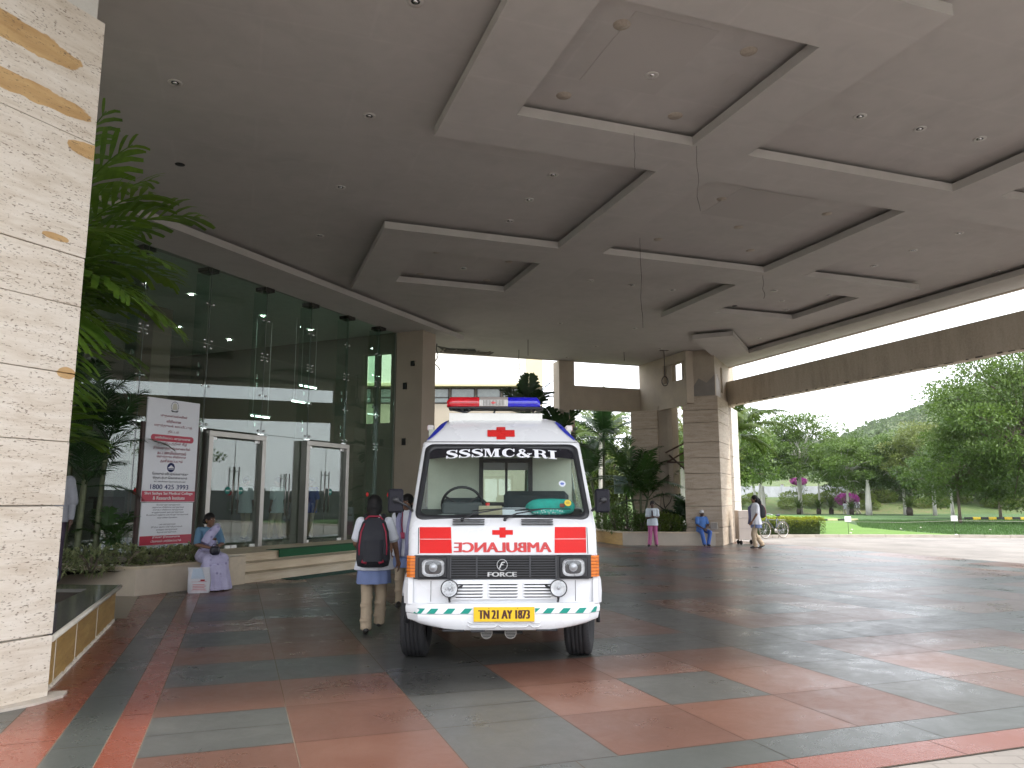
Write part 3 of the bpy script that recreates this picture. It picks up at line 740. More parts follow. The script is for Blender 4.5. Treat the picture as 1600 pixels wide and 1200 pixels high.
# lobby shell
root = thing('lobby', 'dim hospital lobby seen through the glass wall', 'building', (FX, FY, 0), FA)
LW = pm('lobby_wall', (.22, .20, .17), .8, .2, .8)
mb = MB(); mb.box(4.8, 19.6, 11.0, 11.3, 0, 6.9); mb.box(4.5, 4.8, 0, 11.3, 0, 6.9)
put('back_wall', mb, LW, root)
mb = MB(); x0, x1 = 19.5, 19.8
mb.box(x0, x1, 0.08, .25, 0, 6.9); mb.box(x0, x1, 1.35, 11, 0, 6.9); mb.box(x0, x1, .25, 1.35, 0, 3.9); mb.box(x0, x1, .25, 1.35, 6.1, 6.9); mb.box(x0+.02, x1-.02, .80, .88, 3.9, 6.1)
put('side_wall', mb, pm('side_wall_green', (.20, .2, .16), .8, .15, .8), root)
mb = MB(); mb.box(19.66, 19.672, .25, 1.35, 3.9, 6.1); put('side_window', mb, glassm('green_glass', (.80, .92, .80), .02), root)
mb = MB(); mb.box(4.8, 19.5, .012, 11, 6.70, 6.90); put('lobby_ceiling', mb, pm('lobby_ceiling_paint', (.62, .68, .62), .8), root)
mb = MB(); mb.box(4.8, 19.5, .0, 11, -.02, .495); put('lobby_floor', mb, pm('lobby_floor_stone', (.34, .31, .26), .12, .2, 2, spec=.6), root)
mb = MB(); mb.box(13.9, 14.5, 4.0, 4.6, .5, 6.7); mb.box(9.2, 9.8, 4.0, 4.6, .5, 6.7); put('lobby_column', mb, pm('lobby_col', (.22, .17, .13), .6), root)
mb = MB(); mb.box(15.5, 18.2, 7.6, 8.0, .5, 1.6); mb.box(15.4, 18.3, 7.5, 8.1, 1.6, 1.66); put('reception_desk', mb, pm('desk_wood', (.08, .045, .03), .5), root)
mb = MB(); mb.lathe([(1.35, -.12), (1.6, -.12), (1.62, 0), (1.35, 0)], 40); mb2 = mb; o = put('ceiling_ring', mb, pm('ring_dark', (.18, .17, .15), .7), root); o.location = (11.0, 3.2, 6.695)
def emis(name, col, st):
    m, t, ns, ls = nt(name); e = N(t, 'ShaderNodeEmission'); e.inputs[0].default_value = (*col, 1); e.inputs[1].default_value = st
    o_ = N(t, 'ShaderNodeOutputMaterial'); ls.new(e.outputs[0], o_.inputs[0]); return m
TUBE = emis('tube_light', (.85, 1, .92), 7)
LFILL = emis('lobby_fill_glow', (.95, 1, .95), 100)  # glow of the round lights added inside the lobby
for k, (s, y, z, w) in enumerate(((17.3, 1.6, 4.8, 'upper'), (16.9, 1.5, 4.3, 'middle'), (16.5, 2.6, 3.9, 'lowest'))):
    r2 = thing('tube_lamp', 'lit fluorescent tube inside the lobby, the %s of three' % w, 'lamp', (*fac(s, -13.19-y), z), FA, 'lit tubes in the lobby')
    mb = MB(); mb.cyl((-.35, 0, 0), (.35, 0, 0), .02, 8); put('tube', mb, TUBE, r2)
    mb = MB(); mb.box(-.4, .4, -.03, .03, .02, .06); mb.box(-.3, -.29, -.005, .005, .06, 6.69-z); mb.box(.29, .3, -.005, .005, .06, 6.69-z); put('batten', mb, M_WHITE, r2)

k = 0
for s in (8.5, 11.0, 13.5, 16.0, 18.0):  # rows of lights added so the lobby shows through the glass
    for y in (2.2, 5.5):
        r2 = thing('lobby_fill_light', 'round fill light added in the lobby ceiling, %s row' % ('front' if y < 3 else 'back'), 'downlight', (*fac(s, -13.19-y), 6.695), FA, 'fill lights added in the lobby ceiling')
        mb = MB(); mb.lathe([(.0001, -.012), (.05, -.012)], 18); put('lens', mb, LFILL, r2)
        mb = MB(); mb.lathe([(.05, -.014), (.09, -.012), (.095, 0)], 18); put('trim_ring', mb, M_STEEL, r2)
# steps, landing and mats
root = thing('entrance_steps', 'three cream stone steps leading up to the glass doors', 'steps', (*fac(11.2, -10.95), 0), FA)
mb = MB()
for k, (y0, z) in enumerate(((0, .167), (.35, .333), (.7, .5))):
    zz = z-.03
    mb.box(0, 9.5, y0+.03, 2.23, z-.167+(.0 if k == 0 else .001), zz); mb.bbox(0, 9.5, y0, 2.23 if k == 2 else y0+.38, zz, z, .008)
put('step', mb, M_CREAMV, root)
mb = MB(); mb.bbox(-.42, -.002, -.06, 1.6, 0, .52, .01); put('side_block', mb, M_CREAM, root)
GM = pm('green_mat', (.012, .09, .035), .95, .3, 40, bump=.5, fine=200); GM2 = pm('teal_mat', (.012, .075, .055), .95, .3, 40, bump=.5, fine=200)
mb = MB(); P0 = 1.7
mb.loft([[(x, .67, .36), (x, .66, .515), (x, .70, .523), (x, 1.05, .512), (x, 1.05, .503), (x, .712, .505), (x, .69, .5), (x, .685, .36)] for x in (P0, P0+1.5, P0+3, P0+6.2)], True, False)
single('door_mat', mb, GM, 'long green mat draped over the top step below the doors', 'mat', (*fac(11.2, -10.95), 0), FA, 'green mats at the steps')
mb = MB(); mb.bbox(1.0, 7.9, -.42, -.03, 0.001, .014, .004)
single('floor_mat', mb, GM2, 'long dark green mat on the floor at the foot of the steps', 'mat', (*fac(11.2, -10.95), 0), FA, 'green mats at the steps')

# planter with the sign board, left of the steps
c0 = (-6.17, 12.92)
root = thing('front_planter', 'low cream marble planter wall in front of the glass, left of the steps', 'planter', (0, 0, 0))
e1 = fac(10.75, -11.0); e0 = (-12.0, 14.2)
def wallseg(mb, p, q, w, z0, z1, over=0):
    p, q = Vector((*p, 0)), Vector((*q, 0)); d = (q-p).normalized(); nn = Vector((-d.y, d.x, 0))
    a = p-nn*over; b = q-nn*over; c_ = q+nn*w; e_ = p+nn*w
    mb.prism([(a.x, a.y), (b.x, b.y), (c_.x, c_.y), (e_.x, e_.y)], z0, z1)
mb = MB(); wallseg(mb, c0, e1, .3, 0, .43); wallseg(mb, e0, c0, .3, 0, .43); put('wall', mb, pm('planter_marble', (.50, .43, .34), .35, .14, 1.5, fine=9), root)
mb = MB(); mb.prism([(e0[0], e0[1]-.03), (c0[0]+.01, c0[1]-.03), (e1[0]+.03, e1[1]-.02), (e1[0]-.4, e1[1]+.12), (c0[0]-.2, c0[1]+.42), (e0[0], e0[1]+.42)], .43, .475); put('cap', mb, M_CREAM, root)
s1 = fac(10.7, -13.1); s2 = fac(2.5, -13.1)
mb = MB(); mb.prism([(e0[0], e0[1]+.3), (c0[0]-.05, c0[1]+.3), (e1[0]-.3, e1[1]+.1), s1, s2], .2, .40); put('soil', mb, M_SOIL, root)

# near planter block beside the big pillar
root = thing('near_planter', 'low planter block with polished grey top and yellow marble side, behind the big pillar', 'planter', (0, 0, 0))
q0 = grid(-1.4, 7.6); q1 = (-5.19, 10.36)
poly = [q0, q1, (-9.5, 10.75), (-9.5, 8.0), grid(-2.4, 7.6)]
def inset(z0, z1, mats, nm, grow=0, poly=poly):
    mb = MB(); cx = sum(p[0] for p in poly)/len(poly); cy = sum(p[1] for p in poly)/len(poly)
    mb.prism([(p[0]+(.04*grow if p[0] > cx else -.04*grow), p[1]+(.04*grow if p[1] > cy else -.04*grow)) for p in poly], z0, z1); return put(nm, mb, mats, root)
poly2 = [grid(-1.4, 7.4), q1, (-9.5, 10.75), (-9.5, 8.2), grid(-3.2, 7.4)]
inset(0, .40, M_YELLOW, 'side', 0, poly2)
mb = MB()
d = Vector((q1[0]-poly2[0][0], q1[1]-poly2[0][1], 0)); L = d.length; d.normalize(); nn = Vector((d.y, -d.x, 0))
for t_ in (.35, 1.33, 2.6):
    mb = MB()
    p = Vector((*poly2[0], 0))+d*t_; mb.prism([(p.x, p.y), (p.x+nn.x*.004, p.y+nn.y*.004), (p.x+nn.x*.004+d.x*.02, p.y+nn.y*.004+d.y*.02), (p.x+d.x*.02, p.y+d.y*.02)], .0, .4); put('joint', mb, pm('white_joint', (.6, .56, .48), .9), root)
mb = MB()
for k in range(90):
    t_ = (k+rnd.random()*.4)*L/90*.985; p = Vector((*poly2[0], 0))+d*t_; h = rnd.uniform(.01, .035)
    mb.prism([(p.x, p.y), (p.x+nn.x*.02, p.y+nn.y*.02), (p.x+nn.x*.012+d.x*.1, p.y+nn.y*.012+d.y*.1), (p.x+d.x*.12, p.y+d.y*.12)], 0, h)
put('mortar_crumbs', mb, pm('white_joint', (.6, .56, .48), .9), root)
# top slab with a soil opening
hole = [(-5.75, 9.95), (-5.35, 9.95), (-4.75, 8.6), (-4.5, 7.6), (-9.0, 7.6), (-9.0, 9.95)]
o2 = [(p[0]+nn.x*.03, p[1]+nn.y*.03) for p in (poly2[0],)]+[(q1[0]+.03, q1[1]+.03), (-9.5, 10.78)]
mb = MB()
A1, A2, A3 = (poly2[0][0]+.03, poly2[0][1]-.0), (q1[0]+.035, q1[1]+.03), (-9.5, 10.78)
mb.prism([A1, A2, (-5.35, 9.95), (-4.62, 7.6), (-4.3, 7.0)], .402, .45)
mb.prism([A2, A3, (-9.5, 9.95), (-5.35, 9.95)], .402, .45)
put('granite_top', mb, M_GRAN, root)
mb = MB()
mb.tube([(A1[0], A1[1], .43), (A2[0], A2[1], .43)], .026, 8); mb.tube([(A2[0], A2[1], .43), (A3[0], A3[1], .43)], .02, 8)
put('edge_moulding', mb, pm('moulding', (.62, .58, .5), .4), root)
mb = MB(); mb.prism([(-5.3, 9.94), (-9.4, 9.94), (-9.4, 8.3), (-4.7, 7.9)], .401, .408); put('soil', mb, M_SOIL, root)
mb = MB(); mb.add([(-5.1, 10.5, .004), (-6.1, 12.9, .004), (-7.4, 13.0, .004), (-7.4, 10.8, .004)], [(0, 1, 2, 3)], False); struct('path', mb, pm('threshold_stone', (.36, .31, .24), .5, .15, 2))

# sign board
P = fac(9.55, -11.8)
root = thing('sign_board', 'tall white and red hospital notice board in Tamil on dark posts', 'sign', (*P, 0), FA)
mb = MB(); mb.box(-.06, .0, .02, .08, .35, 2.95); mb.box(1.17, 1.23, .02, .08, .35, 2.95); mb.box(0, 1.17, .04, .07, .60, .66); mb.box(0, 1.17, .04, .07, 2.8, 2.86); put('post', mb, pm('post_brown', (.05, .03, .025), .6), root)
mb = MB(); mb.mi = 0; mb.bbox(0, 1.17, 0, .035, 1.52, 3.40, .004); mb.mi = 1; mb.box(0, 1.17, -.0015, 0, 1.53, 1.72)
mb.mi = 1; mb.setT((.585, -.0015, 2.68)); 
pts = [(x_*.42+.06*math.cos(a), 0, .06*math.sin(a)) for x_, aa in ((1, [-90+15*i for i in range(13)]), (-1, [90+15*i for i in range(13)])) for a in [R(q) for q in aa]]
mb.poly(pts[::1]); mb.setT()
put('upper_panel', mb, [pm('board_white', (.66, .67, .70), .35, .03), pm('board_red', (.42, .02, .05), .4, .05)], root)
mb = MB(); mb.mi = 0; mb.bbox(.02, 1.15, .002, .03,   .76, 1.512, .004); mb.mi = 1; mb.box(.02, 1.15, .0, .002, .765, .925); put('lower_panel', mb, [_M['board_white'], _M['board_red']], root)
def tam(s):
    out = []
    for ch in s:
        if ch in '\u0bc6\u0bc7\u0bc8' and out: out.insert(len(out)-1, ch)
        elif ch in '\u0bca\u0bcb' and out: out.insert(len(out)-1, '\u0bc6' if ch == '\u0bca' else '\u0bc7'); out.append('\u0bbe')
        else: out.append(ch)
    return ''.join(out)
mb = MB(); U, V_ = (1, 0, 0), (0, 0, 1)
INK = [pm('ink_red', (.22, .02, .04), .6), pm('ink_black', (.03, .03, .04), .6), pm('ink_blue', (.02, .03, .12), .6), pm('ink_white', (.7, .7, .7), .6), pm('emblem_cream', (.5, .48, .4), .6)]
def line(txt, z, h, mi, w=None, y=-.003, bold=.012):
    mb.mi = mi; put_text(mb, tam(txt), (.585, y, z-h/2), U, V_, w, h, bold)
for txt, z, w in (('முதலமைச்சரின்', 3.09, .6), ('விரிவான', 2.99, .33), ('மருத்துவக் காப்பீட்டுத்', 2.905, .85), ('திட்டம்', 2.80, .24),
    ('இத்திட்டத்தின் கீழ்', 2.585, .65), ('இம்மருத்துவமனையில்', 2.495, .82), ('கட்டணமில்லாமல்', 2.415, .64), ('மருத்துவ சிகிச்சை', 2.34, .65), ('அளிக்கப்படும்', 2.265, .5)):
    line(txt, z, .064, 0, w)
line('அங்கீகரிக்கப்பட்ட மருத்துவமனை', 2.68, .058, 3, .80)
line('மேலும் விபரங்களுக்கு', 2.03, .062, 1, .8); line('தொடர்பு கொள்ளவும்', 1.955, .062, 1, .76); line('கட்டணமில்லா தொலைபேசி எண்', 1.888, .038, 1, .7)
for txt, z, w, h, mi in (('1800 425 3993', 1.795, .84, .085, 2), ('Shri Sathya Sai Medical College', 1.672, 1.06, .062, 3), ('& Research Institute', 1.595, .70, .06, 3)):
    mb.mi = mi; put_text(mb, txt, (.585, -.003, z-h/2), U, V_, w, h, .02)
put('notice_lettering', mb, INK, root)
mb = MB(); mb.setT((.585, -.003, 2.15)); mb.mi = 2
mb.lathe([(.0001, 0), (.085, 0), (.085, .002)], 28, 'y'); mb.mi = 3
mb.add([(-.075, -.001, -.012), (-.03, -.001, .02), (0, -.001, .045), (.03, -.001, .025), (.075, -.001, -.012)], [(0, 1, 2, 3, 4)], False)
mb.add([(-.055, -.001, -.035), (.055, -.001, -.035), (.065, -.001, -.025), (-.065, -.001, -.025)], [(0, 1, 2, 3)], False); mb.setT()
put('logo', mb, INK, root)
mb = MB(); mb.setT((.585, -.003, 3.275)); mb.mi = 1
for k in range(18):
    a = 2*PI*k/18; c_, s_ = math.cos(a), math.sin(a)
    mb.add([(c_*.075, 0, s_*.085), (c_*.09, 0, s_*.1), (math.cos(a+.2)*.09, 0, math.sin(a+.2)*.1), (math.cos(a+.2)*.075, 0, math.sin(a+.2)*.085)], [(0, 1, 2, 3)], False)
mb.add([(-.06, 0, -.1), (.06, 0, -.1), (.09, 0, -.068), (.035, 0, -.082), (-.035, 0, -.082), (-.09, 0, -.068)], [(0, 1, 2, 3, 4, 5)], False)
mb.mi = 4; mb.add([(-.05, -.0015, -.06), (.05, -.0015, -.06), (.056, -.0015, 0), (.036, -.0015, .055), (0, -.0015, .068), (-.036, -.0015, .055), (-.056, -.0015, 0)], [(0, 1, 2, 3, 4, 5, 6)], False); mb.setT()
put('emblem', mb, INK, root)
mb = MB()
for k, (s_, w, z) in enumerate(zip(['பொது நல மருத்துவம்', 'அறுவை சிகிச்சை மருத்துவம்', 'எலும்பு சிகிச்சை மருத்துவம்', 'குழந்தைகள் நல மருத்துவம்', 'பெண்கள் மற்றும் மகப்பேறு மருத்துவம்', 'காது மூக்கு தொண்டை', 'பல் மருத்துவம்', 'இதயநல மருத்துவம்', 'மனநல மருத்துவம்', 'தோல் மருத்துவம்'],
    (.52, .7, .66, .7, .92, .45, .36, .68, .46, .42), (1.47, 1.425, 1.38, 1.335, 1.29, 1.24, 1.12, 1.075, 1.025, .98))): line(s_, z, .036, 1, w, .0, .012)
line('இங்கு இலவசமாக', .895, .052, 3, .6, -.0015); line('பிரசவம் பார்க்கப்படும்', .825, .052, 3, .66, -.0015)
put('list_lettering', mb, INK, root)
# ================================================================ ambulance: local +y to its rear, y=0 at the bumper face
van = thing('ambulance', 'white ambulance van with red crosses, red and blue roof light bar and yellow number plate', 'ambulance', (-.078, 7.3, 0), R(1.9))
VW = pm('van_white', (.72, .73, .75), .28, .025, 1.5, coat=.6, fine=9)
VRED = pm('van_red', (.62, .02, .02), .3, .06, 2, coat=.5)
VBLACK = pm('van_black_plastic', (.018, .019, .022), .45, .2, 8)
VBLUE = pm('van_blue', (.01, .03, .5), .3, .05, coat=.5)
LV = [  # z, half width, front y, corner radius, half width of the flat front
 (.60, .885, .11, .10), (.82, .90, .09, .09), (1.04, .905, .10, .09), (1.05, .905, .12, .09), (1.12, .912, .17, .10), (1.22, .92, .235, .11), (1.30, .922, .29, .11), (1.345, .92, .35, .11), (1.385, .918, .42, .09),
 (1.47, .910, .487, .08), (2.04, .868, .937, .07), (2.12, .86, 1.0, .07), (2.17, .855, 1.035, .08), (2.185, .84, 1.035, .08), (2.20, .825, 1.05, .1), (2.30, .755, 1.15, .13), (2.40, .69, 1.29, .16), (2.46, .64, 1.42, .2), (2.50, .58, 1.62, .25), (2.515, .5, 1.9, .3)]
SY = [1.28, 2.05, 2.2, 3.45, 3.6, 4.9, 5.0]; REAR = 5.35
def vring(z, w, yf, r):
    fw = w-r; P = []
    for k in range(9):
        x = -fw+2*fw*k/8; P.append((x, yf+.03*(abs(x)/.9)**2.2, z))
    y0 = yf+.03*(fw/.9)**2.2
    for k in range(1, 6):
        a = R(90*k/5); P.append((fw+r*math.sin(a), y0+r*(1-math.cos(a))*1.0, z))
    for i, y in enumerate(SY): P.append((w, max(y, y0+r+.02*(i+1)), z))
    P.append((w-.04, REAR, z)); P.append((.5, REAR+.02, z)); P.append((-.5, REAR+.02, z)); P.append((-w+.04, REAR, z))
    for i, y in reversed(list(enumerate(SY))): P.append((-w, max(y, y0+r+.02*(i+1)), z))
    for k in range(5, 0, -1):
        a = R(90*k/5); P.append((-fw-r*math.sin(a), y0+r*(1-math.cos(a)), z))
    return P
rg = [vring(*l) for l in LV]; n = len(rg[0])
V = [p for r_ in rg for p in r_]; F = []
zz = [l[0] for l in LV]; iw0, iw1 = zz.index(1.385), zz.index(2.12); is0, is1 = zz.index(1.47), zz.index(2.04)
nS = 14  # index of first side point
for i in range(len(rg)-1):
    for k in range(n):
        if iw0 <= i < iw1 and k < 8: continue
        if is0 <= i < is1:
            if k in (nS, nS+2, nS+4): continue                       # right side windows
            if k == nS+8: continue                                    # rear window
            if k in (nS+12, nS+14, nS+16): continue
        F.append((i*n+k, i*n+(k+1) % n, (i+1)*n+(k+1) % n, (i+1)*n+k))
F.append([(len(rg)-1)*n+k for k in range(n)])
mb = MB(); mb.add(V, F, True)
body = put('body', mb, VW, van)
mod = body.modifiers.new('e', 'EDGE_SPLIT'); mod.split_angle = R(38)
# inner lining so the shell has thickness
mb = MB()
mb.box(-.86, .86, 1.1, 5.3, .58, .62); mb.box(-.5, .5, 2.0, 5.3, 2.44, 2.46)
for s in (-1, 1): mb.box(s*.83-.01, s*.83+.01, .6, 5.3, .62, 1.42)
put('lining', mb, pm('van_lining', (.65, .68, .6), .8, .1), van)
# seams of the bonnet and doors
mb = MB(); S = VBLACK
for s in (-1, 1):
    mb.tube([(s*.675, .085, .62), (s*.675, .078, .81)], .003, 4); mb.tube([(s*.80, .10, 1.055), (s*.815, .265, 1.29)], .004, 4)
mb.tube([(-.83, 1.04, 2.178), (-.6, 1.028, 2.178), (0, 1.02, 2.178), (.6, 1.028, 2.178), (.83, 1.04, 2.178)], .004, 4)
mb.tube([(-.8, .07, .825), (0, .073, .825), (.8, .07, .825)], .004, 4)
put('panel_seam', mb, pm('seam_grey', (.08, .08, .085), .7), van)
# --- windscreen, laid on its own slanted plane
WB, WT = Vector((0, .42, 1.385)), Vector((0, 1.0, 2.12)); WV = (WT-WB).normalized(); WN = Vector((0, -WV.z, WV.y)); WL = (WT-WB).length
def wp(u, v, h=0): return WB+Vector((u, 0, 0))+WV*v+WN*h-Vector((0, 1, 0))*(-.028*(abs(u)/.9)**2)
def rrect(w0, w1, v0, v1, r, k=6):
    # rounded quad, half-width w0 at the foot and w1 at the top
    P = []
    for (sx, v, a0) in ((1, v0, -90), (1, v1, 0), (-1, v1, 90), (-1, v0, 180)):
        for i in range(k+1):
            a = R(a0+90*i/k); ww = (w0 if v == v0 else w1)-r
            vv = v+r if v == v0 else v-r
            P.append((sx*ww+r*math.cos(a), vv+r*math.sin(a)))
    return P
out = rrect(.868, .822, -.045, WL+.03, .10); inn = rrect(.815, .765, .012, WL-.035, .075)
mb = MB(); K = len(out)
rings_ = [[wp(u, v, h) for u, v in pts] for pts, h in ((out, .0), (out, .016), (inn, .024), (inn, -.02))]
V = [p for r_ in rings_ for p in r_]
mb.add(V, [(i*K+k, i*K+(k+1) % K, (i+1)*K+(k+1) % K, (i+1)*K+k) for i in range(3) for k in range(K)], True)
ws = thing  # name kept short
scr = put('windscreen_rubber', mb, VBLACK, van)
mb = MB()
NU, NV = 12, 5; V = []
for j in range(NV+1):
    v = -.01+(WL+.0)*j/NV; hw = .85-(.045)*j/NV
    for i in range(NU+1):
        u = -hw+2*hw*i/NU; V.append(wp(u, v, .006+.05*(1-(u/.85)**2)*0))
mb.add(V, [(j*(NU+1)+i, j*(NU+1)+i+1, (j+1)*(NU+1)+i+1, (j+1)*(NU+1)+i) for j in range(NV) for i in range(NU)], True)
put('windscreen', mb, glassm('van_glass', (.90, .95, .93), .02, 1.45), van)
mb = MB(); pts = [(-.79, WL-.16), (-.5, WL-.145), (0, WL-.138), (.5, WL-.145), (.76, WL-.185), (.755, WL-.0), (-.755, WL-.0)]
pts2 = []
for k in range(13):
    u = -.785+1.555*k/12; pts2.append((u, WL-.135-.05*(abs(u)/.78)**3))
V = [wp(u, v, .0115) for u, v in pts2]+[wp(u*.985, WL-.01, .0115) for u, v in pts2]
mb.add(V, [(k, k+1, 14+k, 13+k) for k in range(12)], False)
put('sun_strip', mb, pm('strip_black', (.012, .012, .016), .25), van)
# heavy slab-serif letters of the sun strip, drawn as outlines (unit height)
def thick(pts, ws, mbx, fn):
    # ribbon of varying width through 2-D points
    n_ = len(pts); L_ = []; R_ = []
    for i, (x, y) in enumerate(pts):
        x0, y0 = pts[max(i-1, 0)]; x1, y1 = pts[min(i+1, n_-1)]
        dx, dy = x1-x0, y1-y0; l = math.hypot(dx, dy) or 1; nx_, ny_ = -dy/l, dx/l; w_ = ws[i]/2
        L_.append((x+nx_*w_, y+ny_*w_)); R_.append((x-nx_*w_, y-ny_*w_))
    V = [fn(*p) for p in L_+R_]
    mbx.add(V, [(i, i+1, n_+i+1, n_+i)[::-1] for i in range(n_-1)], False)
def curve(P, n_=5):
    out = []
    for i in range(len(P)-1):
        p0 = P[max(i-1, 0)]; p1 = P[i]; p2 = P[i+1]; p3 = P[min(i+2, len(P)-1)]
        for k in range(n_):
            t_ = k/n_; out.append(tuple(.5*((2*p1[a])+(-p0[a]+p2[a])*t_+(2*p0[a]-5*p1[a]+4*p2[a]-p3[a])*t_**2+(-p0[a]+3*p1[a]-3*p2[a]+p3[a])*t_**3) for a in range(len(p1))))
    out.append(tuple(P[-1])); return out
def glyph(ch, mbx, fn):
    def th(P, w_): thick([p[:2] for p in P], [p[2] for p in P] if len(P[0]) > 2 else [w_]*len(P), mbx, fn)
    def rect(x0, y0, x1, y1): mbx.add([fn(x0, y0), fn(x1, y0), fn(x1, y1), fn(x0, y1)], [(0, 1, 2, 3)], False)
    if ch == 'S':
        th(curve([(.80, .74, .06), (.66, .92, .08), (.45, .96, .09), (.22, .86, .2), (.2, .68, .24), (.45, .53, .27), (.72, .38, .26), (.76, .2, .22), (.55, .05, .1), (.32, .05, .08), (.12, .26, .06)]), 0)
        rect(.74, .68, .84, .99); rect(.06, .0, .16, .34); return .92
    if ch == 'C':
        th(curve([(.88, .7, .07), (.72, .93, .09), (.5, .96, .11), (.24, .78, .26), (.18, .5, .3), (.24, .22, .26), (.5, .04, .11), (.74, .08, .09), (.92, .3, .07)]), 0)
        rect(.84, .62, .94, .99); return 1.02
    if ch == 'I':
        rect(.16, 0, .46, 1); rect(0, 0, .62, .09); rect(0, .91, .62, 1); return .7
    if ch == 'M':
        rect(.1, 0, .19, 1); rect(0, 0, .32, .08); rect(.82, 0, 1.1, 1); rect(.72, 0, 1.22, .08); rect(-.0, .92, .3, 1); rect(.8, .92, 1.22, 1)
        mbx.add([fn(.12, 1), fn(.5, .0), fn(.62, .0), fn(.42, 1)], [(0, 1, 2, 3)], False); mbx.add([fn(.52, 0), fn(.6, 0), fn(.9, 1), fn(.8, 1)], [(0, 1, 2, 3)], False); return 1.32
    if ch == 'R':
        rect(.12, 0, .4, 1); rect(0, 0, .54, .08); rect(0, .92, .5, 1)
        th(curve([(.38, .955, .08), (.65, .94, .1), (.82, .74, .26), (.66, .53, .1), (.38, .51, .08)]), 0)
        th(curve([(.58, .5, .1), (.78, .38, .24), (.84, .14, .24), (.98, .04, .1), (1.06, .14, .06)]), 0); return 1.12
    if ch == '&':
        th(curve([(1.08, .44, .07), (.9, .26, .1), (.62, .06, .13), (.34, .04, .15), (.17, .22, .22), (.3, .44, .17), (.55, .6, .1), (.66, .8, .12), (.5, .95, .09), (.34, .82, .18), (.42, .58, .22), (.72, .26, .26), (.98, .04, .24)]), 0)
        rect(.84, .42, 1.18, .5); return 1.26
mb = MB(); txt = 'SSSMC&RI'; W_ = [.92, .92, .92, 1.32, 1.02, 1.26, 1.12, .7]
tot = sum(W_); wid = 1.2; hgt = .118; x = 0
for ch, w_ in zip(txt, W_):
    def fn(gx, gy, x=x):
        u = -.62+wid*(x+gx)/tot-.0+.02; v = WL-.152-.03*((u+.02)/.6)**2+hgt*gy
        return wp(u, v, .0135)
    glyph(ch, mb, fn); x += w_
put('screen_lettering', mb, pm('letter_white', (.75, .76, .8), .5, .02), van)
# decals on the screen
for (u, v, r_, ma, mb_) in ((.62, .42, .035, (.55, .58, .65), (.1, .15, .4)), (.66, .17, .035, (.6, .45, .05), (.4, .3, .05))):
    mb = MB(); mb.mi = 0; mb.add([wp(u+r_*math.cos(a)*1.0, v+r_*math.sin(a)*1.15, .0115) for a in [2*PI*k/20 for k in range(20)]], [list(range(20))], False)
    mb.mi = 1; mb.add([wp(u+r_*.6*math.cos(a), v+r_*.5*math.sin(a), .0125) for a in [2*PI*k/12 for k in range(12)]], [list(range(12))], False)
    put('round_decal', mb, [pm('decal_%d' % (ma[0]*100), ma, .5), pm('decal_in_%d' % (mb_[2]*100), mb_, .5)], van)
# wipers
for (ux, uy) in ((-.40, .20), (.02, .64)):
    mb = MB(); mb.cap(wp(ux, -.06, .0), wp(ux, -.05, .05), .02, .014, 8)
    mb.tube([wp(ux, -.05, .045), wp(ux+.12, .01, .05), wp(ux+.38, .075, .035)], [.010, .008, .006], 6)
    mb.tube([wp(ux+.1, .06, .028), wp(ux+.38, .085, .026), wp(ux+.66, .082, .026)], .006, 5); put('wiper', mb, VBLACK, van)
# bonnet vents, red patches, cross, mirrored lettering
def bp(x, t_, h=.003):
    # point on the sloping bonnet; t_ 0 = foot (z 1.05), 1 = top (z 1.30)
    prof = [(1.05, .12), (1.12, .17), (1.22, .235), (1.30, .29), (1.345, .35)]
    z = 1.05+.25*t_
    for (z0, y0), (z1, y1) in zip(prof, prof[1:]):
        if z <= z1 or z1 == 1.345:
            k = (z-z0)/(z1-z0); y = y0+(y1-y0)*k; break
    y += .03*(abs(x)/.9)**2.2
    return Vector((x, y-h*.85, z+h*.5))
def bquad(mbx, x0, x1, t0, t1, h=.003, k=6, m_=4, sk=0):
    V = [bp(x0+(x1-x0)*i/k+sk*(t0+(t1-t0)*j/m_), t0+(t1-t0)*j/m_, h) for j in range(m_+1) for i in range(k+1)]
    mbx.add(V, [(j*(k+1)+i, j*(k+1)+i+1, (j+1)*(k+1)+i+1, (j+1)*(k+1)+i) for j in range(m_) for i in range(k)], True)
for x0, x1, sk in ((-.79, -.485, -.02), (.485, .79, .02)):
    mb = MB(); mb.mi = 1; bquad(mb, x0-.008, x1+.008, .0, 1.0, .003, sk=sk); mb.mi = 0; bquad(mb, x0, x1, .02, .97, .005, sk=sk); mb.mi = 1; bquad(mb, x0, x1, .515, .53, .0065, sk=sk)
    put('red_panel', mb, [VRED, pm('panel_edge_white', (.7, .7, .7), .4)], van)
mb = MB()
bquad(mb, -.035, .025, .58, .96, .004, 2, 2); bquad(mb, -.105, .095, .685, .86, .005, 4, 2)
put('cross', mb, VRED, van)
mb = MB(); vs, fs = text_geo('AMBULANCE', 0)
x0 = min(v[0] for v in vs); x1 = max(v[0] for v in vs); y0 = min(v[1] for v in vs); y1 = max(v[1] for v in vs)
for q_ in range(4): mb.add([bp(-(v[0]-(x0+x1)/2)/(x1-x0)*.915-.005+(q_-1.5)*.0052, .05+.36*(v[1]-y0)/(y1-y0), .005+.0004*q_) for v in vs], [f[::-1] for f in fs], False)
put('ambulance_lettering', mb, pm('letter_red', (.55, .06, .06), .4, .3, 8), van)
for s in (-1, 1):
    mb = MB()
    for k in range(3):
        z = 1.322+.022*k; y = .30+.0265*k+.012*0; x0 = s*.335-.155
        mb.box(x0, x0+.31, y-.018, y+.03, z-.004, z+.004)
    put('bonnet_vent', mb, VBLACK, van)
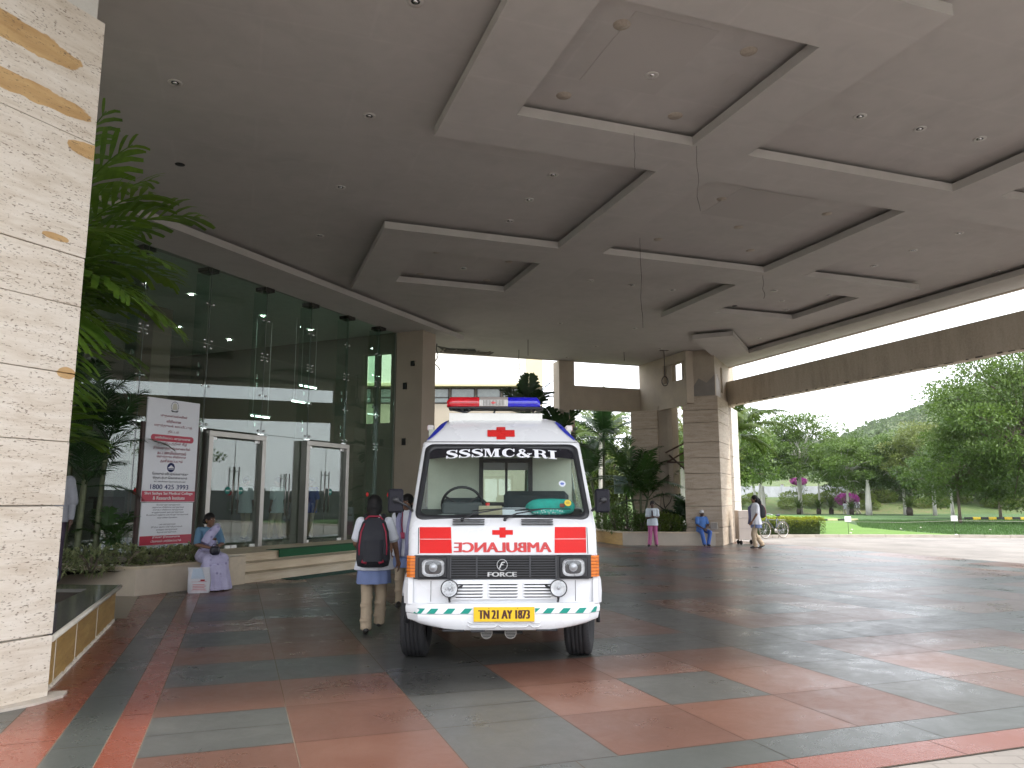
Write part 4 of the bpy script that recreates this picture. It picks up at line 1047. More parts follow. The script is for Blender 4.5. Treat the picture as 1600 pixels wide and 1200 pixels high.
# headlight band with grille
mb = MB(); FY_ = .075
mb.bbox(-.84, .84, FY_, FY_+.04, .825, 1.042, .008)
put('headlight_band', mb, VBLACK, van)
mb = MB(); mb.mi = 1; mb.box(-.49, .49, FY_-.004, FY_, .84, 1.03); mb.mi = 0
for k in range(8): mb.box(-.49, .49, FY_-.022, FY_-.004, .852+.023*k, .859+.023*k)
for x in (-.25, .25): mb.box(x-.008, x+.008, FY_-.018, FY_-.003, .84, 1.03)
mb.box(-.50, -.488, FY_-.02, FY_, .835, 1.035); mb.box(.488, .50, FY_-.02, FY_, .835, 1.035); mb.box(-.5, .5, FY_-.02, FY_, 1.03, 1.04)
put('grille', mb, [pm('grille_bar', (.04, .042, .048), .4), M_BLACK], van)
mb = MB(); mb.setT((-.012, FY_-.028, .955))
mb.tube([(.048*math.cos(a), 0, .05*math.sin(a)) for a in [2*PI*k/28 for k in range(29)]], .004, 6)
thick([(-.026, -.034), (-.012, .0), (-.002, .022), (.026, .026)], [.008, .012, .012, .008], mb, lambda x, y: (x, -.003, y)); thick([(-.012, .001), (.012, .003)], [.008, .008], mb, lambda x, y: (x, -.003, y)); mb.setT()
put('emblem', mb, pm('badge_silver', (.5, .51, .52), .3, metal=.8), van)
mb = MB(); put_text(mb, 'FORCE', (-.012, FY_-.026, .848), (1, 0, 0), (0, 0, 1), .265, .042, .06); put('grille_lettering', mb, _M['badge_silver'], van)
LENS = glassm('lamp_lens', (.95, .96, .97), .05, 1.45)
REFL = pm('lamp_reflector', (.80, .81, .83), .3, .25, 14, metal=.55)
for s in (-1, 1):
    r_ = put('headlight', (lambda m_: (m_.bbox(s*.66-.135, s*.66+.135, FY_-.012, FY_+.01, .835, 1.03, .01), m_)[1])(MB()), VBLACK, van)
    mb = MB()
    mb.setT((s*.655, FY_-.013, .932))
    # rounded reflector bowl
    rr = []
    for (k_, y_) in ((1, 0), (.9, .02), (.55, .045), (.2, .055), (.01, .055)):
        rr.append([(k_*.105*math.copysign(abs(math.cos(a))**.55, math.cos(a)), y_-.03, k_*.082*math.copysign(abs(math.sin(a))**.55, math.sin(a))) for a in [2*PI*q/28 for q in range(28)]])
    mb.loft(rr, False); mb.setT(); put('reflector', mb, REFL, r_)
    mb = MB(); mb.setT((s*.655, FY_-.045, .932)); mb.lathe([(.0001, .0), (.03, .004), (.04, .02)], 16, 'y'); mb.setT(); put('bulb_cap', mb, pm('bulb_grey', (.35, .36, .38), .3, metal=.5), r_)
    mb = MB(); mb.setT((s*.655, FY_-.045, .932))
    rr = [[(k_*.107*math.copysign(abs(math.cos(a))**.5, math.cos(a)), y_, k_*.084*math.copysign(abs(math.sin(a))**.5, math.sin(a))) for a in [2*PI*q/28 for q in range(28)]] for (k_, y_) in ((1, .02), (.97, .0), (.6, -.008), (.01, -.01))]
    mb.loft(rr, False); mb.setT(); put('lens', mb, LENS, r_)
    # corner lamp
    mb = MB(); mb.mi = 0
    mb.loft([[(s*.825, FY_-.005, z), (s*.87, FY_, z), (s*.905, FY_+.03, z), (s*.915, FY_+.12, z), (s*.90, FY_+.12, z), (s*.825, FY_+.05, z)] for z in (.842, .85, 1.03, 1.038)], True, False); mb.mi = 1
    for k in range(6): mb.tube([(s*.826, FY_-.006, .865+.03*k), (s*.87, FY_-.002, .865+.03*k), (s*.906, FY_+.028, .865+.03*k)], .0035, 4)
    put('indicator', mb, [pm('amber', (.62, .16, .01), .2, .15, 12, coat=.7), pm('amber_rib', (.42, .09, .005), .3)], van)
    # wing beside the band
    mb = MB(); mb.loft([[(s*.845, .05+.055, z), (s*.89, .105, z), (s*(.925+b), .16+b, z), (s*(.935+b), .6, z), (s*.88, .6, z)] for z, b in ((.60, .005), (.7, .012), (.8, .004), (.84, -.006))], True, False)
    put('wing', mb, VW, van)
# lower panel with louvres
mb = MB(); mb.mi = 0; LY = .072
mb.bbox(-.50, .50, LY, LY+.03, .635, .818, .006); mb.mi = 1
for x0, x1 in ((-.455, -.185), (-.14, .14), (.185, .455)):
    for k in range(5):
        z = .655+.0285*k
        V = [(x0+.018, LY-.002, z), (x1-.018, LY-.002, z), (x1, LY-.002, z+.011), (x0, LY-.002, z+.011)]
        mb.add(V, [(0, 1, 2, 3)], False)
mb.mi = 0
for x0, x1 in ((-.455, -.185), (-.14, .14), (.185, .455)):
    for k in range(5):
        z = .668+.0285*k
        mb.loft([[(x, LY-.001, z-.002), (x, LY-.016, z-.001), (x, LY-.015, z+.011), (x, LY-.001, z+.016)] for x in (x0, x0+.02, x1-.02, x1)], True, False)
put('louvre_panel', mb, [VW, M_BLACK], van)
for s, x in ((-1, -.50), (1, .51)):
    mb = MB(); mb.mi = 0; mb.setT((x, .02, .745))
    mb.lathe([(.0001, .055), (.05, .05), (.078, .02), (.082, -.012), (.076, -.016), (.072, -.006)], 28, 'y'); mb.tube([(0, .01, -.07), (0, .02, -.11), (0, .06, -.125)], [.016, .009, .012], 8)
    mb.tube([(s*-.07, .02, .0), (s*-.12, .045, .02)], .01, 6)
    mb.setT(); f_ = put('fog_lamp', mb, VBLACK, van)
    mb = MB(); mb.setT((x, .02, .745)); mb.lathe([(.0001, .03), (.03, .028), (.06, .01), (.072, -.008)], 28, 'y'); mb.setT(); put('reflector', mb, REFL, f_)
    mb = MB(); mb.setT((x, .02, .745)); mb.lathe([(.0001, -.016), (.04, -.014), (.073, -.008)], 28, 'y'); mb.setT(); put('lens', mb, LENS, f_)
    mb = MB(); mb.setT((x, .02, .745)); mb.ell((0, -.004, 0), (.018, .01, .018)); mb.setT(); put('bulb_cap', mb, _M['bulb_grey'], f_)
# bumper
def bumper_ring(z, w, yb, bow):
    P = []
    for k in range(17):
        u = -1+2*k/16; x = w*u; e = max(0, abs(u)-.8)/.2
        P.append((w*math.copysign(min(1, abs(u)), u), yb+.02*u*u+bow*e**2*1.0, z))
    return P+[(w*.99, yb+.5, z), (-w*.99, yb+.5, z)]
br = [bumper_ring(z, w, y, b) for z, w, y, b in ((.598, .88, .05, .13), (.61, .905, .02, .14), (.60, .91, .01, .14), (.56, .915, .0, .14), (.52, .912, .0, .14), (.512, .905, .012, .14), (.50, .905, .010, .14))]
mb = MB(); V = []
# lower lip rises toward the corners
def lip(z, k_, y): 
    P = []
    for k in range(17):
        u = -1+2*k/16; e = max(0, abs(u)-.8)/.2; r_ = max(0, abs(u)-.45)/.55
        P.append((.90*u*(1-.03*k_), y+.02*u*u+.14*e*e, z+(.46-z)*r_**1.4*.85))
    return P+[(.85, .45, max(z, .46)), (-.85, .45, max(z, .46))]
rings_ = br[::-1][:0]+[lip(.362, 1, .06), lip(.372, 1, .035), lip(.40, .5, .02), lip(.455, .2, .008)]+br[::-1]
mb.loft(rings_, True, True)
bo = put('bumper', mb, VW, van); md = bo.modifiers.new('e', 'EDGE_SPLIT'); md.split_angle = R(35)
def buy(u):
    e = max(0, abs(u)-.8)/.2; return .02*u*u+.14*e*e
def bump_y(x):
    # exact facet of the bumper's face
    f = (x/.914+1)*8; i = max(0, min(15, int(f))); t_ = f-i
    return buy(-1+2*i/16)*(1-t_)+buy(-1+2*(i+1)/16)*t_
mb = MB(); GT = pm('van_teal', (.0, .26, .20), .35, .1, 4)
def bquad2(x0, x1, x2, x3):
    V = []
    for j in range(7):
        k_ = j/6; a, b = x0+(x1-x0)*k_, x3+(x2-x3)*k_; V += [(a, bump_y(a)-.003, .521), (b, bump_y(b)-.003, .568)]
    mb.add(V, [(2*j, 2*j+2, 2*j+3, 2*j+1) for j in range(6)], False)
for k in range(5):
    x = (-.835 if k == 0 else -.865+.155*k); bquad2(x, x+.075, min(x+.115, -.245), x+.045) if k < 4 else bquad2(x-.01, x+.07, x+.07, x+.05)
for k in range(1, 5):
    x = .245+.15*k-.035; bquad2(x, min(x+.075, .87), min(x+.115, .885), x+.045)
bquad2(.262, .285, .34, .262)
put('stripe', mb, GT, van)
# pressed ribs low on the bumper
mb = MB()
for x0, x1 in ((-.33, -.06), (-.045, .225), (.24, .34)):
    for z in (.44, .405):
        mb.tube([(x0, .012, z+.012), (x0+.03, .006, z-.005), (x1-.02, .006, z-.005), (x1, .012, z+.012)], .006, 5)
put('rib', mb, VW, van)
mb = MB(); mb.bbox(-.30, -.17, .02, .06, .352, .372, .004); put('tow_cover', mb, VBLACK, van)
mb = MB(); mb.bbox(.3, .5, .03, .07, .358, .375, .004); mb.bbox(-.56, -.36, .03, .07, .358, .375, .004); put('tow_cover', mb, VBLACK, van)
# plate
mb = MB(); mb.mi = 0; mb.bbox(-.275, .285, -.022, -.012, .452, .582, .003); mb.mi = 1; put_text(mb, 'TN 21 AY 1873', (.005, -.0235, .478), (1, 0, 0), (0, 0, 1), .465, .078, .045)
for x in (-.135, .13): mb.cyl((x, -.024, .572), (x, -.02, .572), .004, 8)
mb.mi = 2; mb.box(-.28, .29, -.012, .01, .448, .586)
put('number_plate', mb, [pm('plate_yellow', (.75, .48, .01), .45, .04), pm('plate_black', (.06, .015, .01), .6), VW], van)
# horns below the bumper
for x in (-.155, .07):
    mb = MB(); mb.mi = 0; mb.setT((x, .16, .328)); mb.lathe([(.0001, .03), (.04, .03), (.055, .01), (.058, -.01), (.052, -.016), (.048, -.006)], 24, 'y'); mb.mi = 1; mb.lathe([(.0001, -.006), (.048, -.006)], 24, 'y'); mb.mi = 0
    for k in range(7):
        h = math.sqrt(max(0, .047**2-((k-3)*.0135)**2)); mb.box(-h, h, -.012, -.007, (k-3)*.0135-.002, (k-3)*.0135+.002)
    mb.box(-.01, .01, .0, .02, .05, .1); mb.setT(); put('horn', mb, [pm('horn_metal', (.3, .29, .27), .4, metal=.8), M_BLACK], van)
# roof parts
def rp_(x, z, h=.004):
    prof = [(2.20, 1.05), (2.30, 1.15), (2.40, 1.29), (2.46, 1.42), (2.50, 1.62)]
    for (z0, y0), (z1, y1) in zip(prof, prof[1:]):
        if z <= z1: return Vector((x, y0+(y1-y0)*(z-z0)/(z1-z0)+.03*(abs(x)/.9)**2.2-h, z+h*.7))
mb = MB()
def rq(x0, x1, z0, z1, h, k=1):
    mb.add([rp_(x0, z0, h), rp_(x1, z0, h), rp_(x1, z1, h), rp_(x0, z1, h)], [(0, 1, 2, 3)], False)
rq(-.055, .045, 2.205, 2.30, .005); rq(-.055, .045, 2.30, 2.355, .005); rq(-.155, .145, 2.235, 2.30, .007); rq(-.155, .145, 2.30, 2.315, .007)
put('roof_cross', mb, VRED, van)
for s in (-1, 1):
    # blue lens panel wrapped over the roof corner
    V = []; K = 8; M_ = 5
    def corner(z, a):
        for (z0, w0, y0, r0), (z1, w1, y1, r1) in zip(LV, LV[1:]):
            if z0 <= z <= z1:
                k = (z-z0)/(z1-z0); w_, yf, r_ = w0+(w1-w0)*k, y0+(y1-y0)*k, r0+(r1-r0)*k; break
        fw = w_-r_; yy_ = yf+.03*(fw/.9)**2.2
        return Vector((s*(fw+(r_+.006)*math.sin(a)), yy_+r_-(r_+.006)*math.cos(a), z+.003))
    mb = MB()
    for j in range(K+1):
        t_ = j/K; z = 2.205+.235*t_; hw = math.sin(PI*(.08+.88*t_))**.6*R(24); c_ = R(52)
        for i in range(M_+1): V.append(corner(z, c_-hw+2*hw*i/M_))
    mb.add(V, [(j*(M_+1)+i, j*(M_+1)+i+1, (j+1)*(M_+1)+i+1, (j+1)*(M_+1)+i)[::s] for j in range(K) for i in range(M_)], True)
    put('corner_lens', mb, VBLUE, van)
    mb = MB(); mb.mi = 0; mb.bbox(*sorted((s*.80, s*.88)), 2.0, 2.16, 2.385, 2.455, .012); mb.mi = 1; mb.box(*sorted((s*.88, s*.884)), 2.02, 2.14, 2.39, 2.45); mb.mi = 2; mb.box(*sorted((s*.6, s*.80)), 2.05, 2.1, 2.37, 2.41)
    put('side_lamp', mb, [pm('lamp_white', (.7, .66, .66), .3), pm('lamp_red', (.4, .06, .05), .3), VW], van)
mb = MB(); mb.mi = 0
mb.loft([[(-.59, y, z0), (.47, y, z0), (.47, y, z1), (-.59, y, z1)] for y, z0, z1 in ((1.40, 2.425, 2.53), (1.42, 2.42, 2.535), (1.9, 2.45, 2.53))], True, False)
put('roof_box', mb, pm('box_cream', (.72, .72, .68), .35, .05), van)
# light bar
lb = put('light_bar', (lambda m_: (m_.bbox(-.60, .49, 1.42, 1.66, 2.585, 2.61, .008), m_)[1])(MB()), VBLACK, van)
mb = MB()
for x in (-.45, .35, -.1): mb.tube([(x, 1.5, 2.51), (x+.04, 1.5, 2.59)], .012, 6)
mb.tube([(-.55, 1.46, 2.575), (-.4, 1.44, 2.54), (-.33, 1.46, 2.58)], .01, 6); mb.tube([(-.5, 1.5, 2.59), (-.42, 1.47, 2.55), (-.38, 1.5, 2.58)], .008, 6)
put('bracket', mb, VBLACK, lb)
def dome(x0, x1, mat, nm, rl, rr_, op=1):
    mb = MB(); rg_ = []
    N_ = 10
    for k in range(N_+1):
        x = x0+(x1-x0)*k/N_; e = 1.0
        if rl and x-x0 < .05: e = math.sqrt(max(.02, 1-((.05-(x-x0))/.05)**2))
        if rr_ and x1-x < .05: e = math.sqrt(max(.02, 1-((.05-(x1-x))/.05)**2))
        hh = .115*(.55+.45*e); dd = .12*(.7+.3*e)
        rg_.append([(x, 1.54-dd, 2.612), (x, 1.54-dd*1.02, 2.612+hh*.35), (x, 1.54-dd*.98, 2.612+hh*.72), (x, 1.54-dd*.75, 2.612+hh*.97), (x, 1.54, 2.612+hh), (x, 1.54+dd*.75, 2.612+hh*.95), (x, 1.54+dd, 2.612+hh*.5), (x, 1.54+dd, 2.612)])
    mb.loft(rg_, True, True); mb.mi = 1
    for z in (2.650, ): mb.box(x0+.02, x1-.02, 1.415, 1.42, z, z+.006)
    return put(nm, mb, mat, lb)
dome(-.62, -.25, [pm('bar_red', (.55, .005, .015), .12, .2, 16, coat=1), pm('bar_red_dark', (.3, .005, .01), .3)], 'red_dome', True, False)
dome(.08, .45, [pm('bar_blue', (.008, .008, .5), .12, .2, 16, coat=1), pm('bar_blue_dark', (.005, .005, .3), .3)], 'blue_dome', False, True)
mb = MB(); mb.mi = 0; mb.bbox(-.25, .08, 1.425, 1.66, 2.612, 2.725, .006); mb.mi = 1; mb.box(-.248, .078, 1.4225, 1.425, 2.618, 2.69)
mb.mi = 2
for k in range(15):
    x = -.2+.0165*k; mb.box(x-.003, x+.003, 1.4195, 1.4225, 2.622, 2.685)
mb.mi = 3; mb.box(-.115, -.06, 1.4175, 1.4195, 2.65, 2.66); mb.box(-.097, -.078, 1.4165, 1.4185, 2.642, 2.668)
put('speaker_grille', mb, [pm('bar_grey', (.2, .17, .15), .4), pm('bar_silver', (.42, .40, .37), .35, .2, 30, metal=.4), M_BLACK, VRED], lb)
# mirrors
for s in (-1, 1):
    sx = 1.055 if s < 0 else 1.0
    mb = MB(); mb.bbox(*sorted((s*sx-.08, s*sx+.07)), .40, .45, 1.43, 1.665, .018); mr = put('mirror', mb, pm('mirror_back', (.014, .014, .02), .55, .2, 6, spec=.2), van)
    mb = MB(); mb.tube([(s*.90, .5, 1.45), (s*.95, .42, 1.5), (s*sx, .38, 1.555)], .014, 8); mb.ell((s*sx, .385, 1.555), (.035, .02, .03)); put('arm', mb, VBLACK, mr)
    mb = MB(); mb.box(*sorted((s*sx-.068, s*sx+.058)), .4505, .452, 1.445, 1.65); put('mirror_glass', mb, M_CHROME, mr)
# wheels
def wheel(x, y, steer, nm='wheel'):
    T = Matrix.Translation((x, y, .355)) @ Matrix.Rotation(steer, 4, 'Z')
    def xf(m_): m_.T = T; return m_
    w0 = .125
    mb = xf(MB()); prof = [(.2, -w0*.7), (.23, -w0*.95), (.29, -w0*1.03), (.335, -w0*.95), (.352, -w0*.8)]
    for k in range(5):
        c_ = -w0*.62+k*w0*.31
        prof += [(.355, c_-.012), (.355, c_+.012), (.344, c_+.0145), (.344, c_+.0215)] if k < 4 else [(.355, c_-.012), (.355, c_+.012)]
    prof += [(.352, w0*.8), (.335, w0*.95), (.29, w0*1.03), (.23, w0*.95), (.2, w0*.7)]
    mb.lathe(prof, 48, 'x', True)
    for k in range(60):
        a = 2*PI*k/60
        for sg in (-1, 1):
            c_, s_ = math.cos(a), math.sin(a)
            # sipes across the shoulders
            mb.add([(sg*w0*.70, .356*c_-.002*s_, .356*s_+.002*c_), (sg*w0*.97, .338*c_-.002*s_, .338*s_+.002*c_), (sg*w0*.97, .338*c_+.006*s_, .338*s_-.006*c_), (sg*w0*.70, .356*c_+.006*s_, .356*s_-.006*c_)], [(0, 1, 2, 3)], False)
    w_ = put(nm, mb, M_RUBBER, van)
    mb = xf(MB()); mb.lathe([(.205, -w0*.7), (.195, -w0*.5), (.19, 0), (.19, w0*.3), (.12, w0*.35), (.06, w0*.6), (.0001, w0*.6)], 32, 'x'); mb.lathe([(.0001, -.03), (.1, -.03), (.19, 0)], 32, 'x'); put('rim', mb, pm('rim_grey', (.3, .3, .3), .45, metal=.5), w_)
wheel(-.865, .84, R(-3)); wheel(.80, .84, R(-13)); wheel(-.80, 4.1, 0); wheel(.80, 4.1, 0)
mb = MB(); mb.box(-.6, .6, .75, .85, .3, .4); mb.box(-.4, .4, .3, 5.2, .42, .6); mb.box(-.7, .7, 4.05, 4.15, .3, .4); mb.box(-.2, .2, .5, 1.3, .26, .45); mb.box(-.86, .86, .45, .5, .4, .62); mb.box(-.6, .6, 1.4, 5.2, .3, .44)
put('chassis', mb, M_BLACK, van)
# arches: dark boxes round the wheels
for s in (-1, 1):
    mb = MB(); mb.tube([(s*.925, .80+.43*math.cos(a), .42+.40*math.sin(a)) for a in [R(-5+190*k/12) for k in range(13)]], .02, 6); mb.tube([(s*.925, 4.1+.43*math.cos(a), .42+.40*math.sin(a)) for a in [R(-5+190*k/12) for k in range(13)]], .02, 6)
    put('arch_trim', mb, VBLACK, van)
# flares over the front wheels
for s in (-1, 1):
    mb = MB(); rr = []
    for k in range(15):
        a = R(-8+152*k/14); c_, s_ = math.cos(a), math.sin(a)
        rr.append([(s*X, .84+r_*c_, .40+r_*s_*.95) for X, r_ in ((.88, .50), (.965, .47), (.985, .43), (.985, .40), (.88, .395))])
    mb.loft(rr, True, True); fl = put('wheel_flare', mb, VW, van); md = fl.modifiers.new('e', 'EDGE_SPLIT'); md.split_angle = R(40)
# glass of the sides and the back
for s in (-1, 1):
    mb = MB()
    for y0, y1 in ((1.28, 2.05), (2.2, 3.45), (3.6, 4.9)):
        mb.add([(s*.907, y0, 1.47), (s*.907, y1, 1.47), (s*.865, y1, 2.04), (s*.865, y0, 2.04)], [(0, 1, 2, 3)], False)
    put('side_glass', mb, glassm('side_tint', (.92, .96, .94), .03), van)
mb = MB(); mb.box(-.6, .6, REAR-.01, REAR, 1.47, 2.04); put('rear_glass', mb, glassm('rear_tint', (.8, .9, .87), .03), van)
# cab interior
IG = pm('cab_grey', (.05, .06, .062), .7, .15, 5)
mb = MB(); mb.loft([[(x, .44, 1.2), (x, .50, 1.372), (x, .92, 1.46), (x, 1.0, 1.38), (x, .92, 1.0), (x, .5, 1.0)] for x in (-.84, 0, .84)], True, False)
mb.bbox(-.62, -.2, .72, .98, 1.4, 1.53, .02)
put('dashboard', mb, IG, van)
mb = MB(); mb.setT((-.42, 1.02, 1.50), (R(-62), 0, 0)); mb.tube([(.215*math.cos(a), .215*math.sin(a), 0) for a in [2*PI*k/32 for k in range(33)]], .015, 8)
for a in (R(90), R(210), R(330)): mb.tube([(0, 0, -.03), (.21*math.cos(a), .21*math.sin(a), 0)], .012, 6)
mb.ell((0, 0, -.02), (.06, .06, .03)); mb.setT(); mb.tube([(-.42, 1.02, 1.49), (-.42, .85, 1.25)], .025, 8); put('steering_wheel', mb, VBLACK, van)
for x, w_ in ((-.42, .26), (.42, .38)):
    mb = MB(); mb.bbox(x-w_, x+w_, 1.25, 1.75, .95, 1.12, .04); mb.bbox(x-w_, x+w_, 1.72, 1.86, 1.08, 1.58 if x < 0 else 1.66, .05)
    put('seat', mb, pm('seat_grey', (.035, .05, .055), .85, .15, 9), van)
mb = MB(); mb.mi = 0
mb.box(-.86, -.22, 1.98, 2.01, .62, 2.4); mb.box(.36, .86, 1.98, 2.01, .62, 2.4); mb.box(-.22, .36, 1.98, 2.01, .62, 1.52); mb.box(-.22, .36, 1.98, 2.01, 2.02, 2.4); mb.mi = 1
mb.box(-.25, -.20, 1.96, 2.03, 1.5, 2.06); mb.box(.34, .39, 1.96, 2.03, 1.5, 2.06); mb.box(-.2, .34, 1.96, 2.03, 1.48, 1.53); mb.box(-.2, .34, 1.96, 2.03, 2.0, 2.05); mb.box(.06, .09, 1.96, 2.03, 1.53, 2.0)
put('partition', mb, [pm('partition_cream', (.55, .59, .49), .6, .08), VBLACK], van)
mb = MB(); mb.bbox(-.5, -.14, 2.3, 5.0, 1.0, 1.1, .02); mb.bbox(.3, .8, 2.4, 5.0, .62, 1.1, .03); put('stretcher_bench', mb, pm('bench_blue', (.05, .12, .2), .7), van)
# things lying on the dashboard
vm = ROOTM[van]
def vanpt(x, y, z): p = vm @ Vector((x, y, z)); return (p.x, p.y, p.z)
mb = MB()
def pillow(mb, cx, cy, cz, a, b, c_, seed=1):
    rn = random.Random(seed); V = []; Fs = []; n_, m_ = 20, 10
    for j in range(m_+1):
        t_ = PI*j/m_
        for i in range(n_):
            q = 2*PI*i/n_; sx_, sy_ = math.copysign(abs(math.cos(q))**.5, math.cos(q)), math.copysign(abs(math.sin(q))**.5, math.sin(q)); w_ = math.sin(t_)**.5 if 0 < j < m_ else 0
            k = 1+.06*math.sin(5*q+seed)*math.sin(3*t_)
            V.append((cx+a*sx_*w_*k, cy+b*sy_*w_*k, cz-c_*math.cos(t_)))
    for j in range(m_):
        for i in range(n_): Fs.append((j*n_+i, j*n_+(i+1) % n_, (j+1)*n_+(i+1) % n_, (j+1)*n_+i))
    mb.add(V, Fs, True)
mb.mi = 0; pillow(mb, 0, 0, .085, .25, .10, .085, 2); mb.mi = 1; pillow(mb, -.04, -.05, .035, .17, .07, .036, 5); mb.mi = 2; mb.bbox(.08, .13, -.12, -.09, .08, .12, .006)
m, t, ns, ls = nt('lace_cloth'); vv = coords(t); vo = N(t, 'ShaderNodeTexVoronoi', i_Scale=42.0); ls.new(vv, vo.inputs['Vector'])
finish(t, ramp_of(t, vo.outputs['Distance'], [(.2, (.5, .62, .6)), (.5, (.05, .38, .32))]), .8)
single('cloth_bundle', mb, [pm('teal_cloth', (.015, .30, .25), .8, .2, 14), m, pm('purse_brown', (.2, .06, .04), .6)], 'green patterned cloth bundle lying on the ambulance dashboard', 'cloth', vanpt(.50, .66, 1.40), R(1.9))
mb = MB(); mb.bbox(-.2, .22, -.1, .12, 0, .012, .003); mb.box(-.15, .1, -.08, .1, .012, .016); single('paper_stack', mb, pm('paper_white', (.6, .66, .7), .8, .06, 9), 'white papers spread on the ambulance dashboard behind the windscreen', 'papers', vanpt(.14, .60, 1.395), R(8)).rotation_euler = (R(38), 0, R(6))
mb = MB(); mb.bbox(-.12, .12, -.09, .09, 0, .05, .006); single('cardboard_book', mb, pm('book_tan', (.30, .28, .19), .8, .15, 9), 'brown cardboard-covered book on the dashboard, left of the white papers', 'book', vanpt(-.12, .6, 1.40), R(4)).rotation_euler = (R(50), 0, R(3))
mb = MB(); mb.mi = 0; mb.lathe([(.0001, 0), (.038, 0), (.04, .06), (.03, .1), (.018, .11)], 16); mb.mi = 1; mb.lathe([(.02, .108), (.022, .14), (.0001, .142)], 14)
single('bottle', mb, [pm('bottle_dark', (.09, .03, .05), .3), VRED], 'small dark bottle with red cap on the ambulance dashboard', 'bottle', vanpt(-.15, .8, 1.385))
mb = MB(); pillow(mb, 0, 0, .02, .12, .05, .02, 3); single('crumpled_cloth', mb, pm('rag', (.35, .4, .38), .9, .2, 8), 'crumpled pale rag at the left foot of the windscreen', 'cloth', vanpt(-.56, .56, 1.372))
# ================================================================ plants
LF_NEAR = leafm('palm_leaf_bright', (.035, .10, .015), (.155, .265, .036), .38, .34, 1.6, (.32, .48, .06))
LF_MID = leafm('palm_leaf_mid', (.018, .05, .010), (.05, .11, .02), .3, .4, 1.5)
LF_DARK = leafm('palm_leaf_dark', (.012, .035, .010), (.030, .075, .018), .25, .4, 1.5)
LF_TREE = [leafm('tree_leaf_%d' % i, a, b, .22, .5, .35) for i, (a, b) in enumerate((((.042, .088, .014), (.13, .20, .04)), ((.07, .105, .025), (.20, .235, .07)), ((.032, .07, .015), (.10, .16, .035))))]
BARK = pm('bark', (.16, .13, .10), .95, .3, 4, bump=.7); BARKW = pm('bark_whitewash', (.50, .48, .44), .9, .15, 5, bump=.4); STEMG = pm('palm_stem', (.10, .115, .06), .7, .4, 6, bump=.3)
def frond(mb, P, az, el, L, droop, rn, nl=26, ll=.55, lw=.035, blunt=False, t0=.16, up=.25, hang=.5):
    # one feather leaf: arching midrib with leaflets either side
    d = Vector((math.sin(az)*math.cos(el), math.cos(az)*math.cos(el), math.sin(el))); side = Vector((math.cos(az), -math.sin(az), 0))
    pts = []; p = Vector(P); n_ = 14; dd = d.copy()
    tw = rn.uniform(-.15, .15)
    for i in range(n_+1):
        pts.append(p.copy()); p = p+dd*(L/n_)
        dd = (dd+Vector((0, 0, -1))*droop*(.3+1.4*i/n_)/n_+side*tw/n_).normalized()
    mb.tube(pts, [.018*(1-.85*i/n_)*L/2+.003 for i in range(n_+1)], 5)
    V = []; F = []
    for k in range(nl):
        t_ = t0+(1-t0)*(k+.5)/nl; f = t_*n_; i = min(int(f), n_-1); q = pts[i].lerp(pts[i+1], f-i)
        tg = (pts[i+1]-pts[i]).normalized(); nn = side.cross(tg).normalized()
        if nn.z < 0: nn = -nn
        l_ = ll*(math.sin(PI*min(1, (.12+.85*t_)))**.7)*(1.0 if t_ < .93 else 1.1)*rn.uniform(.85, 1.1); w_ = lw*rn.uniform(.8, 1.2)*(.6+.4*math.sin(PI*t_))
        for sg in (-1, 1):
            if rn.random() < .05: continue
            fw = .55+.9*t_+rn.uniform(-.12, .12)
            dr = (side*sg+tg*fw+nn*(up+rn.uniform(-.12, .12))).normalized()
            wv = dr.cross(nn).normalized()*w_
            a = q; m1 = q+dr*l_*.4; dr2 = (dr+Vector((0, 0, -1))*hang*rn.uniform(.5, 1.3)).normalized(); m2 = m1+dr2*l_*.35; dr3 = (dr2+Vector((0, 0, -1))*hang*rn.uniform(.5, 1.4)).normalized(); e = m2+dr3*l_*.28
            o = len(V); we = .75 if blunt else .12
            V += [a-wv*.3, a+wv*.3, m1-wv, m1+wv, m2-wv*(1.0 if blunt else .85), m2+wv*(1.0 if blunt else .85), e-wv*we, e+wv*we]
            F += [(o, o+1, o+3, o+2), (o+2, o+3, o+5, o+4), (o+4, o+5, o+7, o+6)]
    mb.add(V, F, True)
def palm(name, label, loc, stems, fronds, mat, seed, group=None, cat='palm', L=(1.6, 2.2), ll=.5, lw=.035, nl=26, blunt=False, droop=1.1, hang=.5, stem_mat=None, r=.05, up=.25):
    # stems: list of (x, y, height, lean x, lean y); fronds: number per stem
    rn = random.Random(seed); root = thing(name, label, cat, loc, 0, group)
    for k, (x, y, h, lx, ly) in enumerate(stems):
        pts = [(x+lx*(i/8)**1.5, y+ly*(i/8)**1.5, h*i/8) for i in range(9)]
        mb = MB(); mb.tube(pts, [r*(1.15-.35*i/8) for i in range(9)], 10)
        for i in range(int(h/.16)):
            f = min(i*.16/h*8, 7.99); j = int(f); p = Vector(pts[j]).lerp(Vector(pts[j+1]), f-j); rr = r*(1.15-.35*f/8)*1.06
            mb.tube([p, p+Vector((0, 0, .015))], rr, 10)
        put('trunk', mb, stem_mat or STEMG, root)
        top = Vector(pts[-1]); mb = MB(); nf = fronds if isinstance(fronds, int) else fronds[k]
        a0 = rn.random()*6
        for i in range(nf):
            az = a0+i*2.399+rn.uniform(-.2, .2); t_ = i/max(1, nf-1); el = R(78-72*t_+rn.uniform(-8, 8))
            frond(mb, top+Vector((0, 0, -.12*t_)), az, el, rn.uniform(*L)*(.85+.15*math.sin(PI*t_)), droop*rn.uniform(.8, 1.25), rn, nl, ll, lw, blunt, up=up, hang=hang)
        put('crown', mb, mat, root)
    return root
